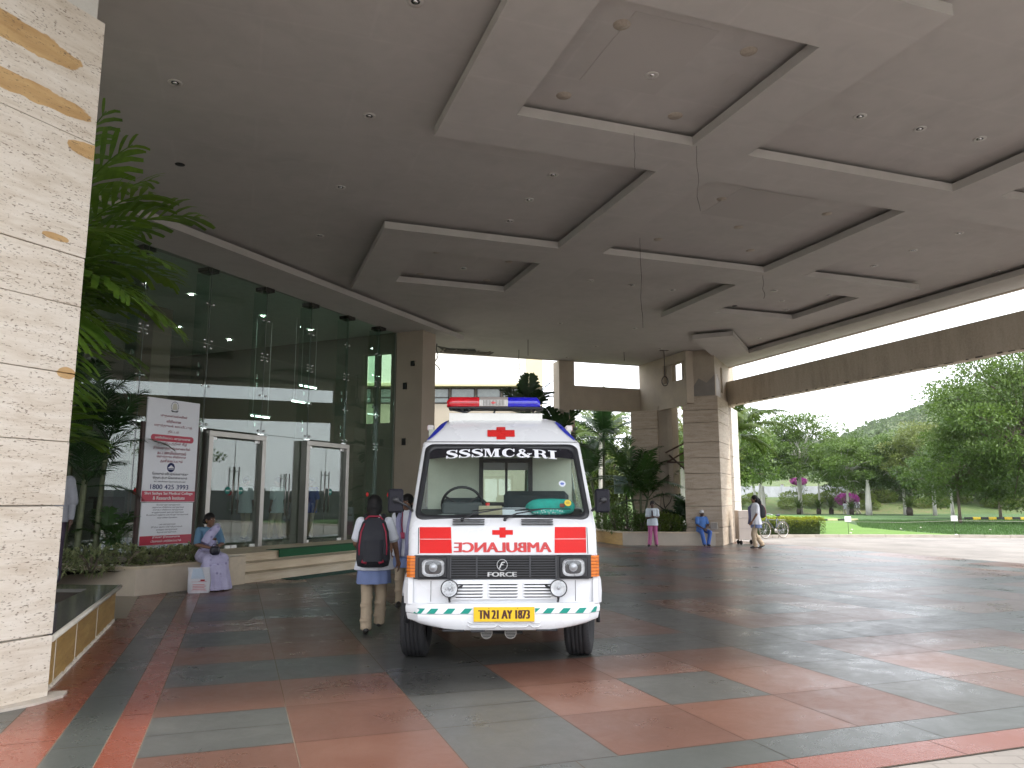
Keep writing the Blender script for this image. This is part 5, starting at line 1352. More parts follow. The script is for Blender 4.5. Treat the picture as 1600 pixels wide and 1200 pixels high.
# palm in the near planter: its leaves reach out from behind the pillar; single fronds placed one by one
rn = random.Random(5); root = thing('near_palm', 'broad-leaved palm leaning out from behind the big left pillar', 'palm', (-6.1, 9.1, .40))
tops = []
for x, y, h, lx, ly in ((0, 0, 3.7, .35, -.25), (-.35, .3, 3.1, -.1, .1), (-.1, .25, 1.7, .0, .2)):
    pts = [(x+lx*(i/8)**1.5, y+ly*(i/8)**1.5, h*i/8) for i in range(9)]
    mb = MB(); mb.tube(pts, [.055*(1.15-.3*i/8) for i in range(9)], 10); put('trunk', mb, STEMG, root); tops.append(Vector(pts[-1]))
for T_, fl in ((tops[0], [(75, 42, 2.2), (95, 22, 2.0), (60, 62, 2.2), (110, 5, 1.7), (80, -2, 1.9), (50, 30, 1.8), (100, 50, 2.1), (130, 30, 1.9), (20, 50, 2.0), (-40, 45, 2.0), (-90, 40, 1.9), (-140, 30, 2.0), (170, 45, 1.8), (88, 68, 2.3), (92, 80, 2.5), (70, 10, 1.6), (118, -20, 1.3)]),
               (tops[1], [(88, 35, 1.9), (70, 10, 1.8), (105, 12, 1.9), (95, -12, 1.5), (60, 45, 1.8), (125, 40, 1.7), (10, 40, 1.6), (-60, 40, 1.6), (-120, 35, 1.7), (112, -5, 1.7), (84, 24, 1.9), (98, 40, 2.0)]),
               (tops[2], [(85, 55, 1.0), (60, 30, .9), (120, 50, 1.0), (0, 40, 1.2), (-100, 40, 1.2)])):
    mb = MB()
    for az, el, L_ in fl: frond(mb, T_, R(az+rn.uniform(-8, 8)), R(el+rn.uniform(-5, 5)), L_*rn.uniform(.9, 1.02), 1.15, rn, 13, .78, .043, True, up=.15, hang=.3)
    put('crown', mb, LF_NEAR, root)
# slim palms in the front planter
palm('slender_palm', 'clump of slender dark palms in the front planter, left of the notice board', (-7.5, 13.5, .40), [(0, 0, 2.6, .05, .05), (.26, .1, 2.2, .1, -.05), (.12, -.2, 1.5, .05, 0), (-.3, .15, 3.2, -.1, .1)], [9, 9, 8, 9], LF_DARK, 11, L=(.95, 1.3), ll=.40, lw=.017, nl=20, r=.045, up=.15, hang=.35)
palm('low_palm', 'low bushy palm shoot at the foot of the slender palms', (-7.05, 13.65, .40), [(0, 0, .5, 0, 0), (.1, .1, .4, 0, 0)], [8, 7], LF_MID, 12, L=(.6, .8), ll=.26, lw=.014, nl=18, r=.03)
# variegated shrubs
VAR = leafm('variegated_leaf', (.035, .085, .02), (.33, .34, .17), .2, .5, 9)
BUSH = leafm('bush_leaf', (.035, .08, .016), (.12, .19, .045), .25, .5, 3)
BUSHY = leafm('bush_leaf_yellow', (.05, .10, .015), (.17, .22, .045), .3, .5, 3)
def leaves(mb, c, r, n_, ls_, rn, flat=1.0, up=.4, asp=2.4):
    V = []; F = []
    for i in range(n_):
        while True:
            u = Vector((rn.uniform(-1, 1), rn.uniform(-1, 1), rn.uniform(-1, 1)))
            if .25 < u.length < 1: break
        u = u*(u.length**-.35)
        if u.length > 1: u.normalize()
        p = Vector((c[0]+u.x*r[0], c[1]+u.y*r[1], c[2]+u.z*r[2]))
        d = (u+Vector((rn.uniform(-.7, .7), rn.uniform(-.7, .7), rn.uniform(-.4, .8)+up*.3))).normalized()
        s_ = d.cross(Vector((rn.uniform(-.4, .4), rn.uniform(-.4, .4), 1))).normalized(); l_ = ls_*rn.uniform(.6, 1.25); w_ = l_/asp
        m_ = p+d*l_*.5+Vector((0, 0, .12*l_)); e = p+d*l_+Vector((0, 0, -.12*l_)); o = len(V)
        V += [p, m_-s_*w_*.5, e, m_+s_*w_*.5]; F.append((o, o+1, o+2, o+3))
    mb.add(V, F, False)
def shrub(name, label, loc, r, n_, ls_, mat, seed, group=None, cat='shrub', asp=2.4, rz=0):
    rn = random.Random(seed); root = thing(name, label, cat, loc, rz, group)
    mb = MB()
    for k in range(7):
        a = rn.random()*6.28; mb.tube([(0, 0, 0), (math.cos(a)*r[0]*.3, math.sin(a)*r[1]*.3, r[2]*.9), (math.cos(a)*r[0]*.65, math.sin(a)*r[1]*.65, r[2]*1.5)], .012, 4)
    put('stem', mb, BARK, root)
    mb = MB(); leaves(mb, (0, 0, r[2]), r, n_, ls_, rn, asp=asp); put('foliage', mb, mat, root); return root
sp = [(8.0, -11.75), (8.55, -11.6), (9.1, -11.55), (9.6, -11.5), (10.1, -11.45), (10.45, -11.5)]
wl = ['farthest left of its planter row', 'second from the left in its planter row', 'just left of the board post', 'under the left side of the notice board', 'under the middle of the notice board', 'under the right side of the notice board']
for k, (s, n_) in enumerate(sp):
    x, y = fac(s, n_); shrub('variegated_shrub', 'cream-edged shrub, '+wl[k], (x, y, .38), (.36, .30, .20+.02*(k % 3)-.012*k), 420, .09, VAR, 20+k, 'variegated shrubs in the front planter', asp=2.8)

# right-hand planter by the far pillars
root = thing('far_planter', 'low cream and brown planter wall between the far pillars, with the seated person on it', 'planter', (0, 0, 0))
a_, b_, c_ = (7.22, 27.12), (3.88, 27.45), (2.9, 31.2)
mb = MB(); wallseg(mb, b_, a_, .3, 0, .42); put('wall', mb, pm('far_planter_marble', (.46, .41, .34), .5, .2, 1.5), root)
mb = MB(); wallseg(mb, c_, (b_[0]-.001, b_[1]), .3, 0, .42); put('side_wall', mb, M_YELLOW, root)
mb = MB(); mb.prism([(a_[0], a_[1]-.04), (a_[0], a_[1]+.32), (b_[0]+.28, b_[1]+.3), (c_[0]+.3, c_[1]), (c_[0]-.04, c_[1]), (b_[0]-.03, b_[1]-.04)], .42, .465); put('cap', mb, M_CREAM, root)
mb = MB(); mb.prism([(7.0, 27.5), (4.2, 27.8), (3.2, 31.2), (3.2, 36), (7.5, 36), (7.5, 30)], .2, .38); put('soil', mb, M_SOIL, root)
rn = random.Random(77)
wh = ['at its left end beside the ambulance mirror', 'under the blue notice panel', 'between the notice panel and the standing person', 'behind the standing person', 'between the standing and the seated person', 'left of the seated person', 'behind the seated person', 'in the second row, left', 'in the second row behind the notice panel', 'in the second row at the rear pier', 'at the foot of the rear pier']
for k, (x, y) in enumerate([(3.6, 29.3), (3.75, 28.4), (4.2, 28.2), (4.7, 28.2), (5.25, 28.1), (5.75, 28.0), (6.2, 27.95), (3.7, 30.6), (4.15, 29.6), (4.9, 28.7), (5.7, 28.6)]):
    h = (.42, .5, .46, .34, .36, .34, .28, .55, .5, .36, .42)[k]
    shrub('leafy_shrub', 'leafy green shrub in the far planter, '+wh[k], (x, y, .36), (.42, .4, h), 520, .12, BUSHY if k in (4, 5, 10) else BUSH, 40+k, 'shrubs in the far planter')
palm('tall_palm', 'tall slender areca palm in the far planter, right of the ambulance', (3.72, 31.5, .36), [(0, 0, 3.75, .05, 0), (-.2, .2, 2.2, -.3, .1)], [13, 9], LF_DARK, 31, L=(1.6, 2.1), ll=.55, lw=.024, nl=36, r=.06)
palm('areca_palm', 'bushy areca palm in the far planter, in front of the rear pier', (4.75, 28.75, .36), [(0, 0, 1.7, .02, 0), (.1, .1, 1.3, .2, 0), (-.15, .1, 1.9, -.25, 0)], [9, 8, 9], LF_MID, 32, L=(1.5, 2.1), ll=.5, lw=.022, nl=36, r=.045)
palm('small_areca', 'small areca palm shoot between the two far pillars', (6.1, 28.5, .36), [(0, 0, .5, .1, 0), (.1, .1, .3, .2, 0)], [7, 7], LF_DARK, 33, L=(.9, 1.5), ll=.36, lw=.03, nl=18, r=.035)
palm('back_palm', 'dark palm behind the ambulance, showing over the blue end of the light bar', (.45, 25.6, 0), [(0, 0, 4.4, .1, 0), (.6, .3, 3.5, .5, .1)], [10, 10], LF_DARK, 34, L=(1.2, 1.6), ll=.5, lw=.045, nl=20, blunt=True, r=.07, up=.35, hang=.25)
palm('queen_palm', 'feathery queen palm drooping behind the big far pillar, over the lawn', (10.6, 37.5, 0), [(0, 0, 4.7, .05, 0)], [24], leafm('queen_leaf', (.03, .07, .012), (.11, .15, .03), .3, .5, 1.2), 35, L=(2.7, 3.4), ll=.62, lw=.032, nl=80, r=.11, droop=1.5, hang=.9, up=.5, stem_mat=BARK)
palm('garden_palm', 'pale feathery palm far behind the planter shrubs, seen under the back beam', (4.6, 40, 0), [(0, 0, 5.0, .0, 0)], [16], leafm('pale_palm_leaf', (.06, .11, .03), (.16, .22, .07), .35, .5, 1.2), 36, L=(2.4, 3.0), ll=.6, lw=.028, nl=44, r=.12, droop=1.4, hang=.8, stem_mat=BARKW)
palm('garden_palm', 'palm seen through the gap between the two far pillars', (8.6, 39, 0), [(0, 0, 3.2, .0, 0)], [16], _M['queen_leaf'], 37, L=(2.2, 2.8), ll=.6, lw=.028, nl=40, r=.12, droop=1.4, hang=.8, stem_mat=BARKW)
root = thing('picture_board', 'blue and green picture board on a stake among the far shrubs', 'sign', (3.98, 30.2, .36), 0)
mb = MB(); mb.mi = 0; mb.bbox(0, .98, 0, .03, 1.45, 2.15, .005)
mb.mi = 1; mb.box(.05, .93, -.003, 0, 1.86, 2.1); mb.mi = 2; mb.box(.05, .42, -.003, 0, 1.5, 1.82); mb.mi = 3; mb.box(.46, .93, -.003, 0, 1.5, 1.82); mb.mi = 2; rn = random.Random(4)
for k in range(40): x = .47+rn.random()*.43; z = 1.51+rn.random()*.28; mb.box(x, x+rn.uniform(.01, .05), -.005-.0001*k, -.003, z, z+rn.uniform(.01, .03))
for k in range(5): mb.box(.1, .88-.1*(k % 2), -.005, -.003, 1.89+.04*k, 1.9+.04*k)
put('panel', mb, [pm('board_pale', (.30, .40, .38), .5), pm('board_sky', (.22, .34, .36), .5, .25, 3), pm('board_green', (.17, .27, .22), .6, .3, 9), pm('board_dark', (.07, .11, .10), .6, .3, 6)], root)
mb = MB(); mb.box(.45, .52, .03, .08, 0, 1.7); put('post', mb, M_DARKMETAL, root)
mb = MB(); mb.tube([(0, 0, 0), (.1, 0, .6), (.0, .05, 1.0), (-.05, .05, 1.5)], [.03, .025, .02, .008], 6); mb.tube([(.05, .02, .8), (-.3, .0, 1.05), (-.55, 0, 1.0)], [.02, .02, .006], 5); mb.tube([(.02, .02, .9), (.2, .0, 1.1), (.32, 0, 1.4)], [.02, .015, .006], 5); mb.tube([(-.3, 0, 1.05), (-.45, 0, 1.2)], [.015, .005], 5)
single('bare_stump', mb, pm('stump_dark', (.03, .025, .02), .95), 'bare dark branching stump between the far pillars', 'stump', (5.55, 28.3, .38))
mb = MB(); mb.loft([[(x*k_, y*k_, z) for x, y in ((-.16, -.02), (.16, -.02), (.16, .1), (-.16, .1))] for k_, z in ((.8, 0), (1, .05), (1, .4), (.75, .5))], True, False)
single('yellow_sack', mb, pm('neon_yellow', (.55, .65, .02), .6), 'bright yellow-green sack lying behind the shrubs between the far pillars', 'sack', (7.0, 30.1, .38))

# ---------------- trees
def tree(name, label, loc, H_, crown, mat, seed, ncl=60, nl=240, ls_=.3, trunk_r=.18, fork=1, bark=BARK, group='garden trees beyond the lawn', proto=None, base=.3, lean=0, flat=.32):
    rn = random.Random(seed); nr = np.random.RandomState(seed); root = thing(name, label, 'tree', loc, rn.random()*6, group)
    cx, cy, cz = crown; cx, cy, cz = cx*1.1, cy*1.1, cz*1.12  # radii
    zc = H_-cz; mb = MB()
    cl = []
    for i in range(ncl):
        while True:
            u = Vector((rn.uniform(-1, 1), rn.uniform(-1, 1), rn.uniform(-1, 1)))
            if .35 < u.length < 1: break
        k_ = rn.uniform(.82, 1.05)
        cl.append(Vector((u.x*cx*k_, u.y*cy*k_, zc+u.z*cz*k_)))
    tops = []
    for f in range(fork):
        a = f*PI*2/max(1, fork)+1; off = .12*H_*(fork > 1)
        P_ = [Vector((0, 0, 0)), Vector((math.cos(a)*off*.2+lean*.3, math.sin(a)*off*.2, H_*base*.5)), Vector((math.cos(a)*off*.6+lean*.7, math.sin(a)*off*.6, H_*base)), Vector((math.cos(a)*off+lean, math.sin(a)*off, zc))]
        mb.tube(P_, [trunk_r*.85, trunk_r*.65, trunk_r*.55, trunk_r*.35], 9); tops.append(P_)
    for i, c in enumerate(cl):
        if i % 3: continue
        P_ = tops[i % fork]; s_ = P_[2].lerp(P_[3], rn.random()); mid = s_.lerp(c, .5)+Vector((0, 0, .12*(c-s_).length))
        mb.tube([s_, mid, c], [trunk_r*.32, trunk_r*.2, trunk_r*.06], 5)
    put('trunk', mb, bark, root)
    n_ = ncl*nl; C_ = np.array([tuple(c) for c in cl]); ci = np.repeat(np.arange(ncl), nl)
    u = nr.normal(size=(n_, 3)); u /= np.linalg.norm(u, axis=1)[:, None]; rad = nr.uniform(.35, 1.0, (n_, 1))**.6
    cr = nr.uniform(.16, .30, (ncl, 1))*(cx+cy+cz)/3*1.25; cr = cr[ci]
    p = C_[ci]+u*rad*cr*np.array([1, 1, flat*1.6])
    d = u*.6+nr.normal(size=(n_, 3))*.5+np.array([0, 0, .25]); d /= np.linalg.norm(d, axis=1)[:, None]
    up = nr.normal(size=(n_, 3))*.45+np.array([0, 0, 1]); s_ = np.cross(d, up); s_ /= np.linalg.norm(s_, axis=1)[:, None]
    l_ = (ls_*nr.uniform(.55, 1.3, (n_, 1))); w_ = l_*.42
    Vv = np.stack([p, p+d*l_*.5-s_*w_*.5, p+d*l_-np.array([0, 0, .1])*l_, p+d*l_*.5+s_*w_*.5], 1).reshape(-1, 3)
    me = bpy.data.meshes.new('crown'); me.vertices.add(n_*4); me.vertices.foreach_set('co', Vv.ravel()); me.loops.add(n_*4); me.loops.foreach_set('vertex_index', np.arange(n_*4)); me.polygons.add(n_)
    me.polygons.foreach_set('loop_start', np.arange(n_)*4); me.polygons.foreach_set('loop_total', np.full(n_, 4)); me.update(calc_edges=True)
    put('crown', me, mat, root); return root
G_ = 'garden trees beyond the lawn'
tree('garden_tree', 'broad forked tree with pale double trunk, left part of the garden behind the hedge', (33.4, 90, 0), 12.0, (4.6, 4.4, 3.9), LF_TREE[0], 101, 70, 260, .34, .28, 2, BARKW, base=.35)
tree('garden_tree', 'flat-topped layered tree behind the cycads, middle of the garden', (36.3, 84, 0), 8.3, (3.9, 3.6, 2.6), LF_TREE[0], 102, 60, 260, .3, .2, 1, BARKW, base=.3, flat=.2)
tree('garden_tree', 'green tree just right of the big far pillar, behind the queen palm', (27.8, 88, 0), 9.4, (3.6, 3.6, 3.0), LF_TREE[2], 103, 55, 240, .32, .22, 2, BARKW, base=.35)
tree('garden_tree', 'dense round tree right of the walking white-clad group', (41.9, 83, 0), 8.6, (3.8, 3.6, 2.9), LF_TREE[2], 104, 60, 260, .3, .22, 1, BARKW, base=.3)
tree('garden_tree', 'yellowish flowering tall tree in front of the hill slope', (43.2, 79.5, 0), 10.2, (4.4, 4.0, 3.7), LF_TREE[1], 105, 70, 260, .32, .26, 1, BARKW, base=.3)
tree('garden_tree', 'small tree with spreading low crown and pale trunk, left of the big right tree', (38.6, 68.2, 0), 7.0, (3.2, 3.0, 2.3), LF_TREE[2], 106, 50, 240, .26, .2, 1, BARKW, base=.3)
tree('garden_tree', 'dark thin-trunked tree partly behind the big right tree', (39.2, 62.5, 0), 7.8, (3.4, 3.2, 2.7), LF_TREE[0], 107, 55, 260, .26, .16, 1, BARK, base=.32)
tree('garden_tree', 'big spreading bright green tree at the right edge, the nearest of the garden', (33.6, 50, 0), 12.4, (5.6, 5.0, 4.9), LF_TREE[0], 108, 130, 330, .26, .3, 1, BARK, base=.2)
tree('garden_tree', 'low leafy tree under the right edge tree, growing over the striped kerb', (29.6, 51.5, 0), 6.4, (3.0, 3.0, 2.3), LF_TREE[0], 112, 50, 280, .22, .14, 1, BARK, base=.3)
tree('garden_tree', 'rounded tree between the layered tree and the yellowish tree, farther back', (42.5, 96, 1), 8.2, (4.4, 4, 3.0), LF_TREE[2], 109, 55, 220, .34, .2, 1, BARK, base=.3)
tree('garden_tree', 'dark green tree on the bank at the right, beyond the striped kerb', (60, 98, 1), 9.5, (6, 5, 3.8), LF_TREE[2], 110, 70, 220, .38, .25, 1, BARK, base=.3)
tree('garden_tree', 'tree on the bank behind the white walkers, before the hill', (50, 101, 1.4), 9.0, (5.5, 4, 3.4), LF_TREE[0], 111, 65, 220, .36, .25, 1, BARK, base=.3)
tree('garden_tree', 'tree behind the forked tree on the left of the hill foot', (31.5, 112, 1.9), 11.2, (4.8, 4.2, 3.6), LF_TREE[2], 113, 60, 220, .38, .25, 1, BARK, base=.3)
tree('garden_tree', 'tree seen behind the areca palms under the back beam', (6.2, 52, 0), 7.2, (3.4, 3, 2.8), LF_TREE[1], 114, 55, 230, .28, .2, 1, BARK, base=.3)
tree('garden_tree', 'tree seen at the left of the palms, right of the ambulance windscreen', (3.6, 50, 0), 6.4, (2.8, 2.8, 2.6), LF_TREE[0], 115, 50, 230, .28, .2, 1, BARK, base=.3)
tree('garden_tree', 'tree beyond the gap between the two far pillars', (11.4, 50, 0), 8.2, (3.2, 3, 3.2), LF_TREE[1], 116, 50, 230, .28, .2, 1, BARK, base=.3)
tree('garden_tree', 'tree behind the queen palm, its left neighbour', (15.5, 56, 0), 8.4, (3.2, 3, 3.0), LF_TREE[0], 117, 50, 230, .28, .2, 1, BARK, base=.3)
# loose trees mirrored in the lobby glass
for k, (x, y, h) in enumerate(((34, 12, 7.5), (38, 20, 8.5), (31, 4, 7.0), (40, 30, 9))):
    tree('sparse_tree', ['thin-crowned tree across the drive, nearest of the row mirrored in the lobby glass', 'taller thin-crowned tree across the drive, second in the mirrored row', 'small thin-crowned tree across the drive, beside the dark wall', 'tallest loose tree across the drive, toward the garden'][k], (x, y, 0), h, (2.8, 2.8, 2.2), LF_TREE[2], 130+k, 26, 60, .3, .14, 3, BARK, base=.3, group='thin trees across the drive')
# cycads
def cycad(loc, s, seed, label):
    rn = random.Random(seed); root = thing('cycad', label, 'cycad', loc, 0, 'cycads at the far edge of the lawn')
    mb = MB(); mb.tube([(0, 0, 0), (0, 0, .35*s), (0, 0, .62*s)], [.2*s, .23*s, .16*s], 10); put('trunk', mb, pm('cycad_trunk', (.05, .04, .03), .95, .3, 6, bump=.8), root)
    mb = MB()
    for i in range(30):
        t_ = i/29; frond(mb, (0, 0, .6*s), i*2.4, R(80-75*t_), rn.uniform(.85, 1.05)*s, 1.0, rn, 18, .16*s, .018*s, up=.3, hang=.2, t0=.1)
    put('crown', mb, leafm('cycad_leaf', (.03, .06, .012), (.09, .13, .03), .2, .5, 2), root)
for k, (x, y, s, w) in enumerate([(31.7, 86, 1.15, 'first from the left, right of the bicycle'), (33.9, 86, 1.15, 'second, before the pale forked trunk'), (35.9, 87.5, 1.2, 'third, behind the palm pole'), (36.4, 83.4, 1.1, 'fourth, left of the layered tree trunk'), (38.6, 84, 1.1, 'fifth, right of the layered tree trunk'), (40.1, 78.5, 1.45, 'largest, right of the white walkers')]):
    cycad((x, y, 0), s, 60+k, 'squat dark cycad beyond the lawn, '+w)
# old palm poles
for k, (x, y, h, r_, w) in enumerate([(37.6, 82, 3.9, .30, 'tapering pale palm pole rising beside the magenta flowers'), (35.2, 89, 3.6, .13, 'slim pale palm pole behind the third cycad'), (28.9, 89.5, 3.2, .3, 'pale palm pole close to the big far pillar, left of the walking woman')]):
    mb = MB(); mb.tube([(0, 0, 0), (0, 0, h*.3), (.03, 0, h*.7), (.05, 0, h)], [r_*1.1, r_, r_*.75, r_*.35], 12)
    for i in range(int(h/.3)): mb.tube([(.02, 0, .3*i), (.02, 0, .3*i+.02)], r_*(1.08-.45*(i*.3/h)), 12)
    single('palm_pole', mb, BARKW, w, 'palm trunk', (x, y, 0), 0, 'bare palm poles in the garden')
# bougainvillea
BG = leafm('bougainvillea_bloom', (.20, .02, .16), (.42, .06, .34), .3, .6, 2, (.6, .1, .5))
for k, (x, y, r_, z, w) in enumerate([(38.2, 88.5, (1.3, 1.1, .7), 1.7, 'large magenta bougainvillea left of the pale palm pole'), (36.3, 98, (1.1, .8, .45), 2.6, 'pink bougainvillea against the compound wall'), (43, 98, (1.2, 1, 1.6), 3.4, 'tall reddish bougainvillea behind the pole, between two tree crowns')]):
    rn = random.Random(90+k); root = thing('bougainvillea', w, 'flowering bush', (x, y, gh(x, y)-.03), 0, 'bougainvilleas in the garden')
    mb = MB(); [mb.tube([(0, 0, 0), (rn.uniform(-.4, .4), 0, z*.6), (rn.uniform(-1, 1), 0, z)], .03, 4) for _ in range(6)]; put('stem', mb, BARK, root)
    mb = MB(); leaves(mb, (0, 0, z), r_, 1500, .16, rn, asp=1.6); put('blossom', mb, BG if k != 2 else leafm('bougainvillea_red', (.20, .06, .06), (.34, .14, .12), .3), root)
    mb = MB(); leaves(mb, (0, .2, z*.6), (r_[0], r_[1], z*.5), 700, .16, rn); put('foliage', mb, BUSH, root)
# clipped hedge
root = thing('clipped_hedge', 'clipped yellow-green hedge behind the parked bicycle', 'hedge', (10.7, 34.15, .0), R(6))
rn = random.Random(15); mb = MB(); n_ = 9000; V = []; F = []
for i in range(n_):
    x = rn.uniform(0, 3.15); y = rn.uniform(0, 1.1); z = .75*rn.random()**.6
    f = rn.random()
    if f < .45: y = rn.uniform(-.03, .1)
    elif f < .8: z = rn.uniform(.66, .78)
    elif f < .9: x = rn.choice((rn.uniform(-.03, .1), rn.uniform(3.05, 3.18)))
    bx = .05*math.sin(x*5)+.04*math.sin(x*11+1); z *= 1+bx*.5; y += bx*.8
    d = Vector((rn.uniform(-1, 1), rn.uniform(-1, .6), rn.uniform(-.3, 1))).normalized(); s_ = d.cross(Vector((rn.random(), .3, 1))).normalized(); l_ = rn.uniform(.035, .07); p = Vector((x, y, z+.04)); o = len(V)
    V += [p, p+d*l_*.5-s_*l_*.28, p+d*l_, p+d*l_*.5+s_*l_*.28]; F.append((o, o+1, o+2, o+3))
mb.add(V, F, False)
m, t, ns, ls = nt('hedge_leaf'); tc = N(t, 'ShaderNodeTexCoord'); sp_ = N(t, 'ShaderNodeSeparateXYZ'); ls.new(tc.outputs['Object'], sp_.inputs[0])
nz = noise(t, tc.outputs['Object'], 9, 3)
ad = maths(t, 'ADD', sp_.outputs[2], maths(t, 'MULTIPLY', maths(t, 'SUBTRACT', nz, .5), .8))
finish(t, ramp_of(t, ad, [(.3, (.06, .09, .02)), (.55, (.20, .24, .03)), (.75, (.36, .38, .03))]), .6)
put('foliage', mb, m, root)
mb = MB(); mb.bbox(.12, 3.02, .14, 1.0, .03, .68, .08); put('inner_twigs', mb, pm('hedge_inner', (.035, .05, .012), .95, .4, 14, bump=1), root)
mb = MB()
for k in range(16): x = .1+k*.2; mb.tube([(x, .5, 0), (x+rn.uniform(-.1, .1), .4, .35), (x+rn.uniform(-.15, .15), .3, .6)], .012, 4)
put('stem', mb, BARK, root)
# rough tufts of the long grass
rn = random.Random(8); nr = np.random.RandomState(8); n_ = 26000
x = nr.uniform(19.5, 46, n_*2); y = nr.uniform(33.6, 60, n_*2)
keep = (y > 33.9+0*(x)) & (x > 19.6+np.clip((y-44)*.42, 0, 30)) & (x < y*.72); x, y = x[keep][:n_], y[keep][:n_]; n_ = len(x)
a = nr.uniform(0, 6.28, n_); h = nr.uniform(.05, .16, n_); w_ = .02
P_ = np.stack([x, y, np.full(n_, .03)], 1); dx = np.stack([np.cos(a)*w_, np.sin(a)*w_, np.zeros(n_)], 1); tp = P_+np.stack([nr.normal(0, .04, n_), nr.normal(0, .04, n_), h], 1)
Vv = np.stack([P_-dx, P_+dx, tp], 1).reshape(-1, 3); me = bpy.data.meshes.new('long_grass_tufts'); me.vertices.add(n_*3); me.vertices.foreach_set('co', Vv.ravel()); me.loops.add(n_*3); me.loops.foreach_set('vertex_index', np.arange(n_*3)); me.polygons.add(n_); me.polygons.foreach_set('loop_start', np.arange(n_)*3); me.polygons.foreach_set('loop_total', np.full(n_, 3)); me.update(calc_edges=True)
o = put('long_grass', me, leafm('grass_blade', (.035, .085, .02), (.09, .17, .045), .3, .6, .5)); o['kind'] = 'stuff'; o['label'] = 'darker unmown grass at the right of the lawn'; o['category'] = 'grass'
# scrub of the hill
nr = np.random.RandomState(21); n_ = 5200; per = 16
hx = nr.uniform(60, 420, n_); hy = nr.uniform(300, 520, n_); C_ = np.array([(a_, b_, hz(a_, b_)+.6) for a_, b_ in zip(hx, hy)]); sz = nr.uniform(.8, 2.6, n_)*np.where(nr.rand(n_) < .06, 1.9, 1)
ci = np.repeat(np.arange(n_), per); N_ = n_*per; u = nr.normal(size=(N_, 3)); u /= np.linalg.norm(u, axis=1)[:, None]
p = C_[ci]+u*sz[ci][:, None]*np.array([1, 1, .7]); d = u+nr.normal(size=(N_, 3))*.4; d /= np.linalg.norm(d, axis=1)[:, None]; s_ = np.cross(d, nr.normal(size=(N_, 3))); s_ /= np.linalg.norm(s_, axis=1)[:, None]; l_ = sz[ci][:, None]*.75
Vv = np.stack([p-d*l_*.5, p-s_*l_*.4, p+d*l_*.5, p+s_*l_*.4], 1).reshape(-1, 3); me = bpy.data.meshes.new('scrub'); me.vertices.add(N_*4); me.vertices.foreach_set('co', Vv.ravel()); me.loops.add(N_*4); me.loops.foreach_set('vertex_index', np.arange(N_*4)); me.polygons.add(N_); me.polygons.foreach_set('loop_start', np.arange(N_)*4); me.polygons.foreach_set('loop_total', np.full(N_, 4)); me.update(calc_edges=True)
o = put('hill_scrub', me, leafm('scrub_leaf', (.045, .085, .025), (.11, .16, .055), .2, .8, .05)); o['kind'] = 'stuff'; o['label'] = 'bushes and scrub covering the distant hill'; o['category'] = 'scrub'
# scrubby plants on the bank
for k in range(26):
    rn = random.Random(200+k); x = 26+k*1.9+rn.uniform(-.5, .5); y = 94+rn.uniform(0, 6)
    if k == 0: pb = shrub('bank_bush', 'x', (x, y, gh(x, y)-.03), (1.5, 1.0, .55), 900, .24, BUSHY, 200, 'bushes on the bank before the wall'); b_ = pb
    else: b_ = copy_tree(pb, loc=(x, y, gh(x, y)-.03), rz=rn.random()*6); b_.scale = (rn.uniform(.8, 1.4),)*3
    b_['label'] = 'low olive bush on the bank before the pale compound wall'
    b_['group'] = 'bushes on the bank before the wall'
for k in range(16):
    rn = random.Random(300+k); x = 45+k*2.6+rn.uniform(-.8, .8); y = 97+rn.uniform(0, 5)
    if k == 0: q_ = shrub('understory_bush', 'tall dark bush under the trees on the bank, right of the walkers', (x, y, gh(x, y)-.1), (2.2, 1.3, 1.3), 1500, .3, leafm('dark_bush_leaf', (.03, .05, .02), (.08, .09, .035), .2, .6, 2), 300, 'dark bushes under the bank trees'); b_ = q_
    else: b_ = copy_tree(q_, loc=(x, y, gh(x, y)-.1), rz=rn.random()*6)
# striped kerbs
KY, KB = pm('kerb_yellow', (.6, .42, .03), .7), pm('kerb_black', (.02, .02, .02), .7)
mb = MB(); L_ = 8
for k in range(8): mb.mi = k % 2; mb.bbox(k*.62, k*.62+.6, 0, .2, 0, .26, .02)
single('striped_kerb', mb, [KB, KY], 'black and yellow striped kerb under the right-hand trees', 'kerb', (35.6, 61.2, 0), 0)
mb = MB()
for k in range(4): mb.mi = k % 2; mb.bbox(k*.9, k*.9+.88, 0, .2, 0, .14, .02)
single('striped_kerb', mb, [KB, pm('kerb_pale', (.55, .5, .3), .7)], 'short dark and pale kerb on the bright lawn, right of the hedge', 'kerb', (22.8, 58.2, .04), R(15))
